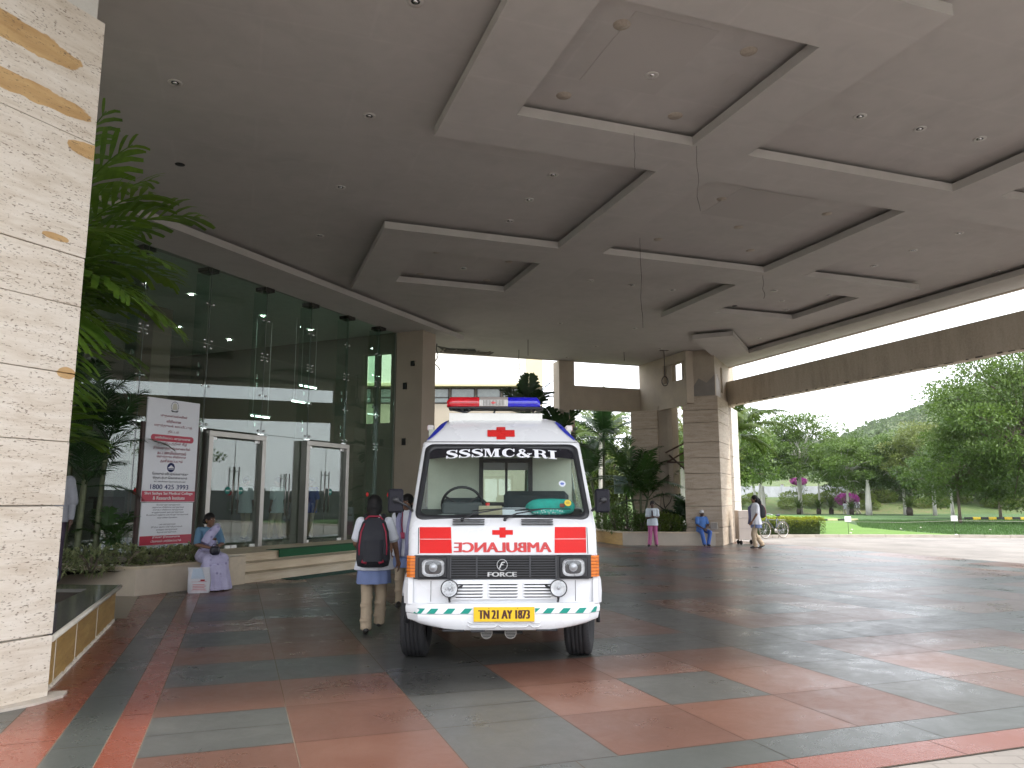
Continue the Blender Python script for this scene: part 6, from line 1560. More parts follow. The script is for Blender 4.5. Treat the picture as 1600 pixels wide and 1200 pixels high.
# ================================================================ people (local +y = the way they face, x = their right)
SKIN = pm('skin_brown', (.17, .085, .05), .5, .12, 12); SKIND = pm('skin_dark', (.075, .038, .025), .5, .12, 12)
HAIR = pm('hair_black', (.006, .005, .005), .6, .3, 40, fine=200, spec=.25)
COATW = pm('cloth_white', (.66, .68, .74), .85, .06, 7, bump=.15, fine=90); KHAKI = pm('cloth_khaki', (.38, .30, .21), .9, .1, 6, bump=.15, fine=90)
KURTA = pm('cloth_blue_grey', (.17, .22, .40), .85, .12, 8, bump=.15, fine=90); SHOE = pm('shoe_black', (.02, .018, .018), .5)
def hand(mb, w, d, nrm, curl=.5, s=1.0, side=1, fr=.0085):
    # wrist w, direction d, palm normal nrm; palm, four bent fingers of different length and a thumb from the palm's side
    w, d, nrm = Vector(w), Vector(d).normalized(), Vector(nrm).normalized(); sd = d.cross(nrm).normalized()*side
    mb.cap(w, w+d*.045*s, .024*s, .03*s, 10)
    for i in range(4):
        o = (i-1.5)*.0185*s; b = w+d*.075*s+sd*o; mb.cap(w+d*.02*s+sd*o*.8, b, .014*s, .0125*s, 8)
        l_ = (.066, .078, .072, .055)[i]*s; p = b; dd = d.copy()
        for k in range(3):
            a = curl*(.35+.3*k); dd = (dd*math.cos(a*.9)+nrm*math.sin(a*.9)).normalized(); q = p+dd*l_*(.42, .32, .26)[k]; mb.cap(p, q, fr*s*(1.05-.08*k), fr*s*(.97-.08*k), 7); p = q
    tb = w+d*.028*s-sd*.026*s; t1 = tb+(d*.6-sd*.7+nrm*.35).normalized()*.036*s; t2 = t1+(d*.9-sd*.15+nrm*.4).normalized()*.03*s
    mb.cap(w+d*.012*s-sd*.01*s, tb, .016*s, .013*s, 8); mb.cap(tb, t1, .0125*s, .0105*s, 8); mb.cap(t1, t2, .0105*s, .009*s, 8)
def head(mb, c, f=(0, 1, 0), s=1.0, up=(0, 0, 1)):
    # skull, jaw, nose, lips, brows, ears; c = centre of the skull, f = the way the face looks
    c, f = Vector(c), Vector(f).normalized(); up = Vector(up).normalized(); r = f.cross(up).normalized(); up = r.cross(f).normalized()
    M = Matrix((r, f, up)).transposed()
    def P(x, y, z): return c+r*x*s+f*y*s+up*z*s
    mb.ell(P(0, -.012, .018), (.074*s, .092*s, .090*s), 16, 12, M); mb.ell(P(0, .022, -.045), (.058*s, .062*s, .068*s), 14, 10, M); mb.ell(P(0, .052, -.092), (.026*s, .026*s, .02*s), 10, 8, M)
    mb.cap(P(0, .082, .012), P(0, .098, -.022), .009*s, .013*s, 8); mb.ell(P(.012, .09, -.028), .008*s, 8, 6); mb.ell(P(-.012, .09, -.028), .008*s, 8, 6)
    mb.cap(P(-.018, .079, -.056), P(.018, .079, -.056), .0085*s, .0085*s, 8); mb.cap(P(-.04, .072, .026), P(.04, .072, .026), .010*s, .010*s, 8)
    for q in (-1, 1): mb.ell(P(q*.036, .06, -.03), (.02*s, .02*s, .02*s), 8, 6); mb.ell(P(q*.076, -.012, -.008), (.011*s, .022*s, .03*s), 8, 8, M)
    return P, M
def eyes(root, P, s, lips=True, bodymat=None):
    mb = MB(); mb.mi = 0
    for q in (-1, 1): mb.ell(P(q*.032, .078, .004), (.012*s, .008*s, .0065*s), 8, 6)
    mb.mi = 1
    for q in (-1, 1): mb.ell(P(q*.032, .0835, .004), (.0058*s, .004*s, .0062*s), 8, 6); mb.cap(P(q*.018, .088, .026), P(q*.05, .078, .028), .0035*s, .003*s, 6)
    put('eye', mb, [pm('eye_white', (.55, .52, .48), .3), HAIR], root)
def limbs(mb, J, s=1.0, fat=1.0):
    # neck, trunk, arms and legs from the joint table
    g = lambda k: Vector(J[k])*s
    hip = (g('hipL')+g('hipR'))/2; ch = g('chest')
    mb.ell(hip+Vector((0, 0, .02*s)), (.155*s*fat, .11*s*fat, .13*s), 14, 10); mb.ell((hip*.5+ch*.5), (.125*s*fat, .095*s*fat, .16*s), 14, 10); mb.ell(ch, (.148*s*fat, .105*s*fat, .16*s), 14, 10)
    mb.cap(g('shL'), g('shR'), .052*s, .052*s, 10); mb.cap(ch+Vector((0, -.01, .08*s)), g('neck'), .06*s, .05*s, 10); mb.cap(g('neck'), g('head')+Vector((0, -.01, -.05))*s, .048*s, .046*s, 10)
    for q in 'LR':
        mb.cap(g('sh'+q), g('el'+q), .045*s, .036*s); mb.cap(g('el'+q), g('wr'+q), .036*s, .024*s)
        mb.cap(g('hip'+q), g('kn'+q), .082*s*fat, .052*s); mb.cap(g('kn'+q), g('an'+q), .052*s, .034*s)
def shoe(mb, an, f, s=1.0):
    an, f = Vector(an)*s, Vector(f).normalized(); b = Vector((an.x, an.y, an.z-.035*s))
    mb.cap(b-f*.035*s, b+f*.07*s, .036*s, .04*s, 10); mb.cap(b+f*.06*s+Vector((0, 0, -.012*s)), b+f*.145*s+Vector((0, 0, -.016*s)), .038*s, .03*s, 10)
ST = dict(hipL=(-.085, 0, .83), hipR=(.085, 0, .83), chest=(0, .0, 1.18), neck=(0, -.01, 1.36), head=(0, .015, 1.49), shL=(-.165, -.01, 1.29), shR=(.165, -.01, 1.29),
          elL=(-.215, -.03, 1.03), elR=(.215, -.03, 1.03), wrL=(-.22, .03, .81), wrR=(.22, .03, .81), knL=(-.09, .02, .45), knR=(.09, .02, .45), anL=(-.09, -.02, .09), anR=(.09, -.02, .09))
def ring(c, rx, ry, n_=24, wav=0, ph=0, k=9):
    return [(c[0]+rx*(1+wav*math.sin(k*a+ph))*math.cos(a), c[1]+ry*(1+wav*math.sin(k*a+ph))*math.sin(a), c[2]) for a in [2*PI*i/n_ for i in range(n_)]]
def tube_cloth(mb, P, r): mb.tube([Vector(p) for p in P], r, 14)

# ---- the student with the rucksack, seen from behind, walking toward the steps
def student(label, loc, rz, s, J, detail, coat_hem=.73, kurta_hem=.57, ponytail=None, voxel=.008, name='person', group=None, face=(0, 1, 0), skin=SKIN, hairlen=.2):
    J = {**ST, **J}; root = thing(name, label, 'person', loc, rz, group)
    mb = MB(); limbs(mb, J, s); P, M = head(mb, Vector(J['head'])*s, face, s)
    for q, sd in (('L', 1), ('R', -1)):
        w = Vector(J['wr'+q])*s; d = w-Vector(J['el'+q])*s; hand(mb, w, d, Vector((.9*sd, .3, 0)), .55, s, -sd)
    put('body', fuse(mb, voxel*.8 if detail else voxel, 2), skin, root)
    if detail or True: eyes(root, P, s)
    g = lambda k: Vector(J[k])*s
    # trousers
    mb = MB(); hip = (g('hipL')+g('hipR'))/2; mb.ell(hip, (.165*s, .125*s, .13*s), 14, 10)
    for q in 'LR': mb.cap(g('hip'+q), g('kn'+q), .092*s, .070*s); mb.cap(g('kn'+q), g('an'+q), .070*s, .060*s); mb.tube([g('kn'+q), g('an'+q)+Vector((0, 0, -.03*s))], [.068*s, .068*s], 12); [mb.ell(g('kn'+q).lerp(g('an'+q), .15+.22*k_)+Vector((.01*(-1)**k_, .012*(-1)**k_, 0)), (.072*s, .072*s, .035*s), 10, 6) for k_ in range(4)]
    put('trousers', fuse(mb, voxel*1.2, 3), KHAKI, root)
    # kurta under the coat
    mb = MB(); c = (g('chest')+hip)/2; hz_ = hip.z
    mb.loft([ring((hip.x, hip.y, z), rx*s, ry*s, 28, wv, 1) for z, rx, ry, wv in ((kurta_hem*s, .19, .145, .10), (kurta_hem*s+.012, .195, .15, .10), (.75*s, .19, .145, .05), (.95*s, .155, .115, .01), (1.2*s, .165, .12, 0), (1.33*s, .10, .08, 0), (1.36*s, .06, .055, 0))])
    put('kurta', mb, KURTA, root)
    # white coat: body and short sleeves
    mb = MB(); mb.loft([ring((hip.x*(1 if z < 1 else .3), hip.y+yo, z*s), rx*s, ry*s, 28, wv, 2) for z, rx, ry, wv, yo in ((coat_hem, .225, .17, .06, 0), (coat_hem+.015, .23, .175, .06, 0), (.87, .205, .155, .035, 0), (1.0, .18, .14, .01, 0), (1.18, .185, .137, 0, 0), (1.28, .185, .115, 0, -.005), (1.335, .12, .09, 0, -.01), (1.365, .075, .072, 0, -.01))])
    for q in 'LR':
        a, b = g('sh'+q), g('el'+q); mb.cap(a, a.lerp(b, .72), .066*s, .066*s); mb.tube([a.lerp(b, .6), a.lerp(b, .84)], [.066*s, .070*s], 12)
    mb.tube([Vector((0, -.012, 1.35))*s, Vector((0, -.012, 1.385))*s], [.075*s, .066*s], 14)
    put('coat', fuse(mb, voxel, 3), COATW, root)
    # shoes
    mb = MB()
    for q in 'LR': shoe(mb, J['an'+q], J.get('ft'+q, (0, 1, 0)), s)
    put('shoes', fuse(mb, voxel, 2), SHOE, root)
    # hair
    mb = MB(); hm = MB
    mb.ell(P(0, -.018, .036), (.092*s, .102*s, .098*s), 16, 12, M); mb.ell(P(0, -.055, -.03), ((.098 if face == (0, 1, 0) else .088)*s, .074*s, .105*s), 14, 10, M)
    for p in (ponytail or []): pass
    if ponytail: mb.tube([P(*q) for q in ponytail], [.05*s, .066*s, .072*s, .062*s, .035*s][:len(ponytail)], 10)
    put('hair', fuse(mb, voxel, 2), HAIR, root)
    return root, P, M
root, P, M = student('person from behind in white coat and khaki trousers, walking beside the ambulance', (-1.66, 9.45, 0), R(8), 1.0,
    dict(hipL=(-.08, .0, .82), hipR=(.08, .0, .82), knL=(-.075, .02, .46), knR=(.09, .10, .46), anL=(-.07, -.10, .085), anR=(.075, .22, .11), ftL=(-.1, 1, -.05), ftR=(.1, 1, .1),
         elR=(.245, .0, 1.03), wrR=(.285, .07, .83), elL=(-.22, .0, 1.04), wrL=(-.19, .17, .95), head=(-.01, .03, 1.49)), True, ponytail=[(0, -.05, .02), (0, -.08, -.06), (-.01, -.085, -.12), (-.01, -.09, -.17), (-.01, -.10, -.2)], voxel=.008)
mb = MB(); mb.tube([P(*q) for q in ((-.045, -.07, -.12), (0, -.085, -.125), (.05, -.065, -.12))], .006, 6); put('collar_band', mb, pm('band_lilac', (.3, .3, .45), .6), root)
def backpack(label, loc, rz, s, seed=0):
    root = thing('backpack', label, 'backpack', loc, rz, 'backpacks worn by the students')
    mb = MB(); BK_ = pm('pack_black', (.018, .019, .026), .75, .25, 9, bump=.3, fine=120); RD_ = pm('pack_red', (.28, .015, .04), .6)
    rr = []
    for z, w_, d_ in ((0, .10, .05), (.015, .145, .085), (.08, .16, .11), (.2, .155, .115), (.33, .14, .10), (.42, .11, .08), (.46, .07, .05)):
        rr.append([(w_*math.copysign(abs(math.cos(a))**.6, math.cos(a))*s, (-.06-d_*.5+d_*math.copysign(abs(math.sin(a))**.6, math.sin(a)))*s, z*s) for a in [2*PI*i/28 for i in range(28)]])
    mb.loft(rr); put('bag', mb, BK_, root)
    mb = MB()
    for q in (-1, 1): mb.tube([(q*.125*s, -.205*s, .12*s), (q*.128*s, -.212*s, .2*s), (q*.115*s, -.198*s, .33*s), (q*.085*s, -.17*s, .41*s)], .008*s, 6)
    mb.tube([(-.08*s, -.13*s, .445*s), (-.05*s, -.10*s, .475*s), (.05*s, -.10*s, .475*s), (.08*s, -.13*s, .445*s)], .009*s, 6)
    for q in (-1, 1): mb.tube([(q*.055*s, -.222*s, .05*s), (q*.10*s, -.215*s, .065*s)], [.016*s, .016*s], 8)
    put('zip', mb, RD_, root)
    mb = MB(); mb.loft([[(x*s, (-.228-.012*(1-abs(x)/.1)**.5 if abs(x) < .1 else -.228)*s, z*s) for x in (-.09, -.04, .04, .09)]+[(x*s, -.2*s, z*s) for x in (.09, -.09)] for z in (.06, .08, .24, .26)], True, True); put('pocket', mb, BK_, root)
    for q in (-1, 1):
        mb = MB(); P_ = [(q*.075, -.05, .42), (q*.082, .02, .47), (q*.085, .10, .48), (q*.095, .19, .38), (q*.11, .20, .25), (q*.125, .10, .1), (q*.12, -.03, .06)]
        for a, b in zip(P_, P_[1:]): mb.tube([Vector(a)*s, Vector(b)*s], [.021*s, .021*s], 8)
        put('strap', mb, BK_, root)
    return root
backpack('black rucksack with red zips, worn by the student beside the ambulance', (-1.65, 9.36, .775), R(8), 1.24)
# ---- student half hidden behind the left mirror, facing the camera
root, P, M = student('student facing the camera, half hidden behind the left ambulance mirror', (-1.56, 11.6, 0), R(172), 1.02, dict(knL=(-.09, .04, .45), wrR=(.2, .08, .84), elR=(.22, -.02, 1.04)), True, voxel=.009, face=(.1, 1, -.05),
    ponytail=[(.06, -.05, .0), (.09, .0, -.08), (.1, .03, -.16), (.09, .04, -.24), (.08, .04, -.3)])
mb = MB()
for q in (-1, 1): mb.tube([Vector((q*.075, .04, 1.36))*1.02, Vector((q*.09, .14, 1.25))*1.02, Vector((q*.07, .165, 1.0))*1.02, Vector((q*.075, .19, .72))*1.02], [.035, .04, .05, .05], 8)
put('shawl', mb, pm('shawl_lilac', (.30, .30, .46), .85, .15, 20), root)
mb = MB(); mb.tube([Vector((.05, .075, 1.38)), Vector((.03, .17, 1.2)), Vector((.01, .19, 1.08))], .008, 5); mb.box(-.02, .05, .19, .195, 1.0, 1.09); put('lanyard', mb, pm('lanyard_red', (.35, .03, .08), .6), root)
mb = MB(); pillow(mb, 0, 0, 0, .10, .07, .17, 3); single('shoulder_bag', mb, pm('bag_black', (.012, .012, .014), .6), 'black shoulder bag of the student behind the left mirror', 'bag', (-1.80+.42, 11.45, .95), R(172))
# ---- walking woman at right, in profile, heading left
root, P, M = student('person walking left past the cart, in white coat and khaki trousers', (8.0, 25.6, 0), R(90), 1.07,
    dict(hipL=(-.08, .0, .82), hipR=(.08, .0, .82), knL=(-.08, .12, .45), knR=(.08, .02, .44), anL=(-.07, .06, .085), anR=(.07, -.20, .12), ftR=(0, 1, -.5), elL=(-.2, .03, 1.03), wrL=(-.2, .17, .82), elR=(.2, -.1, 1.03), wrR=(.21, -.06, .80)),
    False, voxel=.011, ponytail=[(0, -.08, .03), (0, -.12, -.02), (0, -.15, -.1), (0, -.16, -.18)], kurta_hem=.62, coat_hem=.72)
mb = MB(); mb.tube([Vector((.05, .04, 1.46)), Vector((.04, .19, 1.3)), Vector((.03, .17, 1.0)), Vector((.02, .2, .78))], [.03, .045, .05, .06], 10); put('shawl', mb, pm('shawl_blue', (.14, .14, .24), .85, .15, 20), root)
backpack('dark blue rucksack on the back of the person walking past the cart', (8.10, 25.6, .98), R(90), .95)
# ---- standing cleaner in pink trousers
J = {**ST, **dict(wrL=(-.03, .17, 1.06), wrR=(.04, .19, 1.03), elL=(-.2, .06, 1.02), elR=(.2, .06, 1.0), anL=(-.12, 0, .08), anR=(.13, .02, .08), ftR=(.5, 1, 0))}
def simple(label, loc, rz, s, J, skin, top, bot, topm, botm, voxel=.011, name='person', hair=HAIR, bare=False, f=(0, 1, 0), hemz=.70, sleeve=.8, group=None):
    root = thing(name, label, 'person', loc, rz, group); mb = MB(); limbs(mb, J, s); P, M = head(mb, Vector(J['head'])*s, f, s); g = lambda k: Vector(J[k])*s
    for q, sd in (('L', 1), ('R', -1)): hand(mb, g('wr'+q), g('wr'+q)-g('el'+q), Vector((.7*sd, .2, -.5)), .6, s, -sd)
    put('body', fuse(mb, voxel*.85, 2), skin, root); eyes(root, P, s)
    hip = (g('hipL')+g('hipR'))/2; mb = MB(); mb.ell(hip, (.165*s, .125*s, .12*s), 14, 10)
    for q in 'LR': mb.cap(g('hip'+q), g('kn'+q), .095*s, .075*s); mb.cap(g('kn'+q), g('an'+q), .075*s, .066*s); mb.tube([g('kn'+q), g('an'+q)+Vector((0, 0, -.02))], [.074*s, .07*s], 12)
    put('trousers', fuse(mb, voxel*1.2, 3), botm, root)
    ch = g('chest'); mb = MB()
    mb.loft([ring((hip.x+(ch.x-hip.x)*t_, hip.y+(ch.y-hip.y)*t_, z*s), rx*s, ry*s, 24, .02, 2) for z, rx, ry, t_ in ((hemz, .2, .155, 0), (hemz+.015, .205, .16, 0), (hemz+.15, .19, .145, .1), (ch.z/s-.16, .168, .13, .6), (ch.z/s, .178, .13, 1), (ch.z/s+.12, .16, .11, 1), (ch.z/s+.17, .09, .08, 1))])
    for q in 'LR':
        a, b = g('sh'+q), g('el'+q); mb.cap(a, a.lerp(b, sleeve*.85), .07*s, .07*s)
    mb.cap(g('shL'), g('shR'), .062*s, .062*s)
    put('shirt', fuse(mb, voxel, 3), topm, root)
    mb = MB(); mb.ell(P(0, -.018, .036), (.084*s, .098*s, .092*s), 14, 10, M); mb.ell(P(0, -.06, .0), (.06*s, .05*s, .06*s), 10, 8, M); put('hair', fuse(mb, voxel, 2), hair, root)
    mb = MB()
    for q in 'LR': shoe(mb, J['an'+q], J.get('ft'+q, (0, 1, 0)), s)
    put('shoes', fuse(mb, voxel, 2), SHOE, root)
    return root, P, M
root, P, M = simple('person standing with folded hands, in white shirt and pink trousers', (4.82, 26.75, 0), R(176), .95, J, SKIND, 0, 0, pm('shirt_white', (.55, .62, .68), .85, .08, 8), pm('trousers_pink', (.42, .12, .26), .9, .12, 8), hemz=.74, f=(-.2, 1, -.1))
mb = MB(); mb.tube([Vector((.02, .06, 1.3))*.95, Vector((.02, .15, 1.2))*.95, Vector((.02, .16, 1.0))*.95], [.03, .03, .025], 8); put('scarf', mb, pm('scarf_dark', (.05, .04, .05), .9), root)
# ---- seated person in blue
J = {**ST, **dict(hipL=(-.09, .0, .0), hipR=(.09, .0, .0))}
JS = dict(hipL=(-.09, -.02, .56), hipR=(.09, -.02, .56), chest=(0, .02, .90), neck=(0, .04, 1.08), head=(0, .08, 1.19), shL=(-.17, .03, 1.01), shR=(.17, .03, 1.01), elL=(-.22, .10, .76), elR=(.22, .10, .76), wrL=(-.05, .30, .64), wrR=(.05, .32, .62), knL=(-.16, .40, .50), knR=(.16, .38, .50), anL=(-.06, .42, .08), anR=(.10, .46, .08), ftR=(.4, 1, 0))
root, P, M = simple('person in blue scrubs and white cap sitting on the far planter wall', (6.62, 27.28, 0), R(190), .93, JS, SKIND, 0, 0, pm('scrub_blue', (.07, .18, .48), .85, .1, 8), pm('scrub_blue_dark', (.05, .13, .42), .85, .1, 8), hemz=.52, f=(0, 1, -.25), hair=pm('cap_white', (.6, .6, .62), .8))
# ---- man behind the pillar
J = {**ST, **dict(elR=(.22, -.03, 1.12), wrR=(.24, .0, .87))}
root, P, M = simple('person in grey shirt and dark trousers half hidden behind the big left pillar', (-6.03, 10.2, .45), R(200), 1.05, {**ST, 'wrR': (.23, .02, .82)}, SKIND, 0, 0, pm('shirt_grey', (.26, .27, .30), .85, .12, 8), pm('trousers_plum', (.05, .035, .06), .9, .1, 8), voxel=.01, hemz=.78, sleeve=1.15)
mb = MB()
for q in 'LR':
    a, b = Vector({**ST, 'wrR': (.23, .02, .82)}['el'+q])*1.05, Vector({**ST, 'wrR': (.23, .02, .82)}['wr'+q])*1.05; mb.cap(a, a.lerp(b, .9), .05, .042)
put('sleeve', fuse(mb, .01, 2), pm('shirt_grey', (0, 0, 0)), root)
# plastic bag he stands beside
mb = MB(); pillow(mb, 0, 0, .18, .12, .09, .18, 2); mb.mi = 1; pillow(mb, .02, -.02, .36, .08, .07, .05, 4); single('plastic_bag', mb, [pm('bag_pale_blue', (.35, .45, .5), .5, .3, 5), pm('bag_red', (.5, .02, .02), .5)], 'pale blue and red plastic bag beside the person behind the pillar', 'bag', (-5.85, 9.9, .45))
# ---- seated woman in a lilac saree
root = thing('person', 'seated person in lilac saree and blue blouse on the planter wall', 'person', (-5.40, 13.98, 0), R(221))
S_ = 1.0; JW = dict(hipL=(-.1, -.12, .56), hipR=(.1, -.12, .56), chest=(0, -.08, .92), neck=(0, -.06, 1.09), head=(.0, -.03, 1.21), shL=(-.165, -.07, 1.02), shR=(.165, -.07, 1.02), elL=(-.22, .02, .78), elR=(.23, .02, .78), wrL=(-.05, .22, .735), wrR=(.07, .22, .73), knL=(-.13, .33, .52), knR=(.13, .33, .52), anL=(-.10, .38, .07), anR=(.10, .36, .07))
mb = MB(); limbs(mb, JW, 1, 1.1); P, M = head(mb, JW['head'], (-.40, 1, .02), 1.0)
for q, sd in (('L', 1), ('R', -1)): hand(mb, JW['wr'+q], Vector((.6*sd, .5, .0)), Vector((0, -.3, -1)), .9, 1.0, -sd)
put('body', fuse(mb, .007, 2), SKIN, root); eyes(root, P, 1.0)
mb = MB(); mb.ell(P(0, -.018, .036), (.086, .100, .094), 16, 12, M); mb.ell(P(0, -.05, -.01), (.082, .065, .08), 12, 8, M); mb.ell(P(0, -.13, -.03), (.048, .045, .05), 12, 8, M); put('hair', fuse(mb, .008, 2), HAIR, root)
mb = MB(); BL_ = pm('blouse_blue', (.10, .20, .30), .8, .12, 9)
for q in 'LR': a, b = Vector(JW['sh'+q]), Vector(JW['el'+q]); mb.cap(a, a.lerp(b, .8), .066, .064)
mb.cap(JW['shL'], JW['shR'], .065, .065); mb.ell((0, -.08, .94), (.165, .12, .16), 14, 10); put('blouse', fuse(mb, .008, 3), BL_, root)
m, t, ns, ls = nt('saree_cloth'); v_ = coords(t); vo = N(t, 'ShaderNodeTexVoronoi', i_Scale=11.0); ls.new(v_, vo.inputs['Vector']); nz = noise(t, v_, 5, 3)
col = mixc(t, maths(t, 'MULTIPLY', maths(t, 'SUBTRACT', .32, vo.outputs['Distance']), 4.0, True), ramp_of(t, nz, [(.3, (.36, .34, .52)), (.7, (.50, .48, .66))]), (.20, .17, .34))
wv = noise(t, coords(t, (9, 9, 1.5)), 2.2, 3); finish(t, col, .8, bump=wv, bstr=.6, bdist=.03)
mb = MB()
def ringy(c, rx, ry, y_f=0, wv_=.03, ph=0, n_=36, k_=7): return ring(c, rx, ry, n_, wv_, ph, k_)
for q in (-1, 1): mb.cap((q*.09, -.12, .57), (q*.13, .33, .54), .115, .10); mb.cap((q*.13, .33, .53), (q*.12, .36, .14), .10, .11)
mb.cap((-.12, .1, .57), (.12, .1, .57), .10, .10); mb.cap((-.12, .34, .5), (.12, .34, .5), .10, .10); mb.cap((-.1, .36, .3), (.1, .36, .3), .10, .10)
mb.loft([ring((0, .30, z), rx, ry, 36, w_, 1, 9) for z, rx, ry, w_ in ((.02, .30, .24, .06), (.03, .31, .25, .06), (.25, .27, .20, .045), (.45, .23, .16, .02))])
mb.ell((0, -.12, .6), (.18, .14, .14), 14, 10); mb.ell((0, -.08, .78), (.15, .12, .14), 14, 10)
# end of the saree over the shoulder
mb.tube([(.10, .05, .80), (.02, .06, .95), (-.10, .02, 1.06), (-.15, -.08, 1.09), (-.14, -.17, 1.0), (-.12, -.2, .8), (-.1, -.2, .62)], [.08, .085, .07, .06, .07, .075, .07], 12)
put('saree', fuse(mb, .009, 3), m, root)
mb = MB()
for q in 'LR': shoe(mb, JW['an'+q], (0, 1, 0), .95)
put('sandals', fuse(mb, .009, 2), pm('sandal_brown', (.06, .03, .02), .7), root)
mb = MB(); mb.ell(P(.078, .0, -.04), .009, 8, 6); mb.ell(P(-.078, .0, -.04), .009, 8, 6); mb.tube([Vector(JW['wrL'])+Vector((.028*math.cos(a)*.3, .028*math.cos(a), .028*math.sin(a))) for a in [2*PI*i/12 for i in range(13)]], .003, 5); put('jewellery', mb, pm('gold', (.6, .4, .1), .3, metal=1), root)
mx, my = (ROOTM[root] @ Vector((0, .28, 0))).xy
mb = MB(); pillow(mb, 0, 0, .0, .085, .05, .075, 2); mb.tube([(-.07, 0, .05), (-.03, .0, .11), (.03, 0, .11), (.07, 0, .05)], .006, 6); single('handbag', mb, pm('handbag_black', (.012, .012, .02), .35), 'small black handbag on the lap of the seated person in lilac', 'handbag', (mx, my, .68), R(221))
root = thing('carrier_bag', 'white printed carrier bag on the floor beside the person in lilac', 'bag', (-5.33, 13.45, 0), R(12))
mb = MB(); mb.loft([[(x*k_+dx, y*kk, z) for x, y in ((-.17, -.06), (-.06, -.075), (.07, -.07), (.17, -.06), (.175, .05), (0, .07), (-.175, .05))] for k_, kk, z, dx in ((.96, 1, 0, 0), (1, 1.1, .03, 0), (1.03, 1.1, .2, 0), (.97, .8, .34, -.01), (1.02, .4, .42, -.02))], True, True)
put('bag', mb, pm('bag_white', (.58, .58, .62), .7, .08, 6, bump=.3, fine=20), root)
mb = MB(); mb.loft([[(-.12, -.082, .24), (.10, -.084, .24), (.10, -.078, .25), (-.12, -.078, .25)], [(-.10, -.07, .40), (.04, -.07, .41), (.04, -.06, .41), (-.10, -.06, .40)]], True, False); put('folded_paper', mb, pm('paper_blue', (.42, .5, .6), .7), root)
mb = MB(); mb.mi = 0
for k in range(4): mb.box(-.09, .12-.02*(k % 2), -.0855, -.084, .06+.025*k, .07+.025*k)
mb.box(-.11, .14, -.086, -.0845, .185, .189); mb.box(-.11, .14, -.086, -.0845, .04, .044); mb.mi = 1; mb.box(.03, .10, -.0865, -.085, .2, .225); mb.box(.0, .12, -.0865, -.085, .195, .2)
put('print', mb, [pm('print_red', (.5, .15, .15), .7), pm('print_darkred', (.35, .02, .03), .7)], root)
# ---- distant walkers and people inside the lobby (copies of a small figure)
def far_person(label, loc, rz, stride, group, sc=1.0, botm=KHAKI, s=1.05, skin=SKIN, topm=COATW):
    J = {**ST, **dict(knL=(-.08, .06+stride*.4, .45), knR=(.08, .03-stride*.2, .45), anL=(-.08, stride, .09), anR=(.08, -stride, .10), elL=(-.21, -stride*.4, 1.04), wrL=(-.21, -stride*.4+.06, .82), elR=(.21, stride*.3, 1.04), wrR=(.21, stride*.4+.06, .83))}
    return simple(label, loc, rz, s, J, skin, 0, 0, topm, botm, voxel=.014, group=group, sleeve=1.0, hemz=.68)[0]
fp = far_person('x', (40.4, 88.2, 0), R(70), .24, 'white-clad walkers beyond the lawn', botm=pm('cloth_cream', (.5, .46, .38), .9))
fp['label'] = 'white-clad person at the right of the far walking group'
copy_tree(fp, loc=(39.45, 88.6, 0), rz=R(85), label='white-clad person in the middle of the far walking group')
copy_tree(fp, loc=(38.85, 88.0, 0), rz=R(60), label='white-clad person at the left of the far walking group')
c = copy_tree(fp, loc=(36.9, 86.2, 0), rz=R(0), label='lone white-clad person left of the pale palm pole'); c.scale = (.85,)*3
lp_ = far_person('person in white shirt and khaki trousers standing inside behind the left glass door', (*fac(15.9, -15.6), .5), R(-20), .12, 'people inside the lobby')
copy_tree(lp_, loc=(*fac(16.25, -14.8), .5), rz=R(60), label='person in white shirt and khaki trousers inside, between the two framed doors')
far_person('person in blue shirt standing inside the lobby, left of the right glass door', (*fac(17.0, -14.3), .5), R(160), .05, 'people inside the lobby', topm=pm('shirt_royal', (.02, .05, .28), .8), botm=KHAKI)
# ================================================================ cart, bicycle, signs on the lawn
root = thing('steel_cart', 'tall pale metal cart on black castors beside the big far pillar', 'cart', (8.06, 27.75, 0), R(-2))
mb = MB(); mb.bbox(0, .62, 0, .55, .17, 1.2, .012); put('cabinet', mb, pm('cart_metal', (.42, .37, .34), .5, .12, 3, metal=.2), root)
mb = MB(); mb.box(.004, .616, -.004, 0, .93, .936); mb.box(.004, .616, -.004, 0, .56, .563); put('panel_seam', mb, M_DARKMETAL, root)
mb = MB(); mb.tube([(-.04, .0, .945), (-.04, -.06, .945), (.1, -.06, .945)], .015, 6); put('handle', mb, M_STEEL, root)
for x in (.08, .54):
    for y in (.08, .47):
        mb = MB(); mb.setT((x, y, .075), (0, 0, R(25))); mb.lathe([(.0001, -.025), (.06, -.025), (.075, -.015), (.075, .015), (.06, .025), (.0001, .025)], 18, 'x'); mb.setT(); mb.cyl((x, y, .1), (x, y, .17), .015, 8); put('castor', mb, M_RUBBER, root)
root = thing('bicycle', 'grey bicycle leaning by the clipped hedge, right of the walking person', 'bicycle', (10.42, 32.15, .0), R(30))
for x in (0, 1.05):
    mb = MB(); mb.setT((x, 0, .34)); mb.tube([(.325*math.cos(a), 0, .325*math.sin(a)) for a in [2*PI*k/36 for k in range(37)]], .018, 8); w_ = put('wheel', mb, pm('tyre_tan', (.16, .13, .09), .8), root)
    mb = MB(); mb.setT((x, 0, .34)); mb.tube([(.305*math.cos(a), 0, .305*math.sin(a)) for a in [2*PI*k/36 for k in range(37)]], .009, 6)
    for k in range(18): a = 2*PI*k/18; mb.tube([(0, .02*(-1)**k, 0), (.3*math.cos(a), 0, .3*math.sin(a))], .0025, 4)
    mb.cyl((0, -.04, 0), (0, .04, 0), .02, 8); put('rim', mb, M_CHROME, w_)
FRM = pm('bike_frame', (.10, .11, .13), .4, metal=.3)
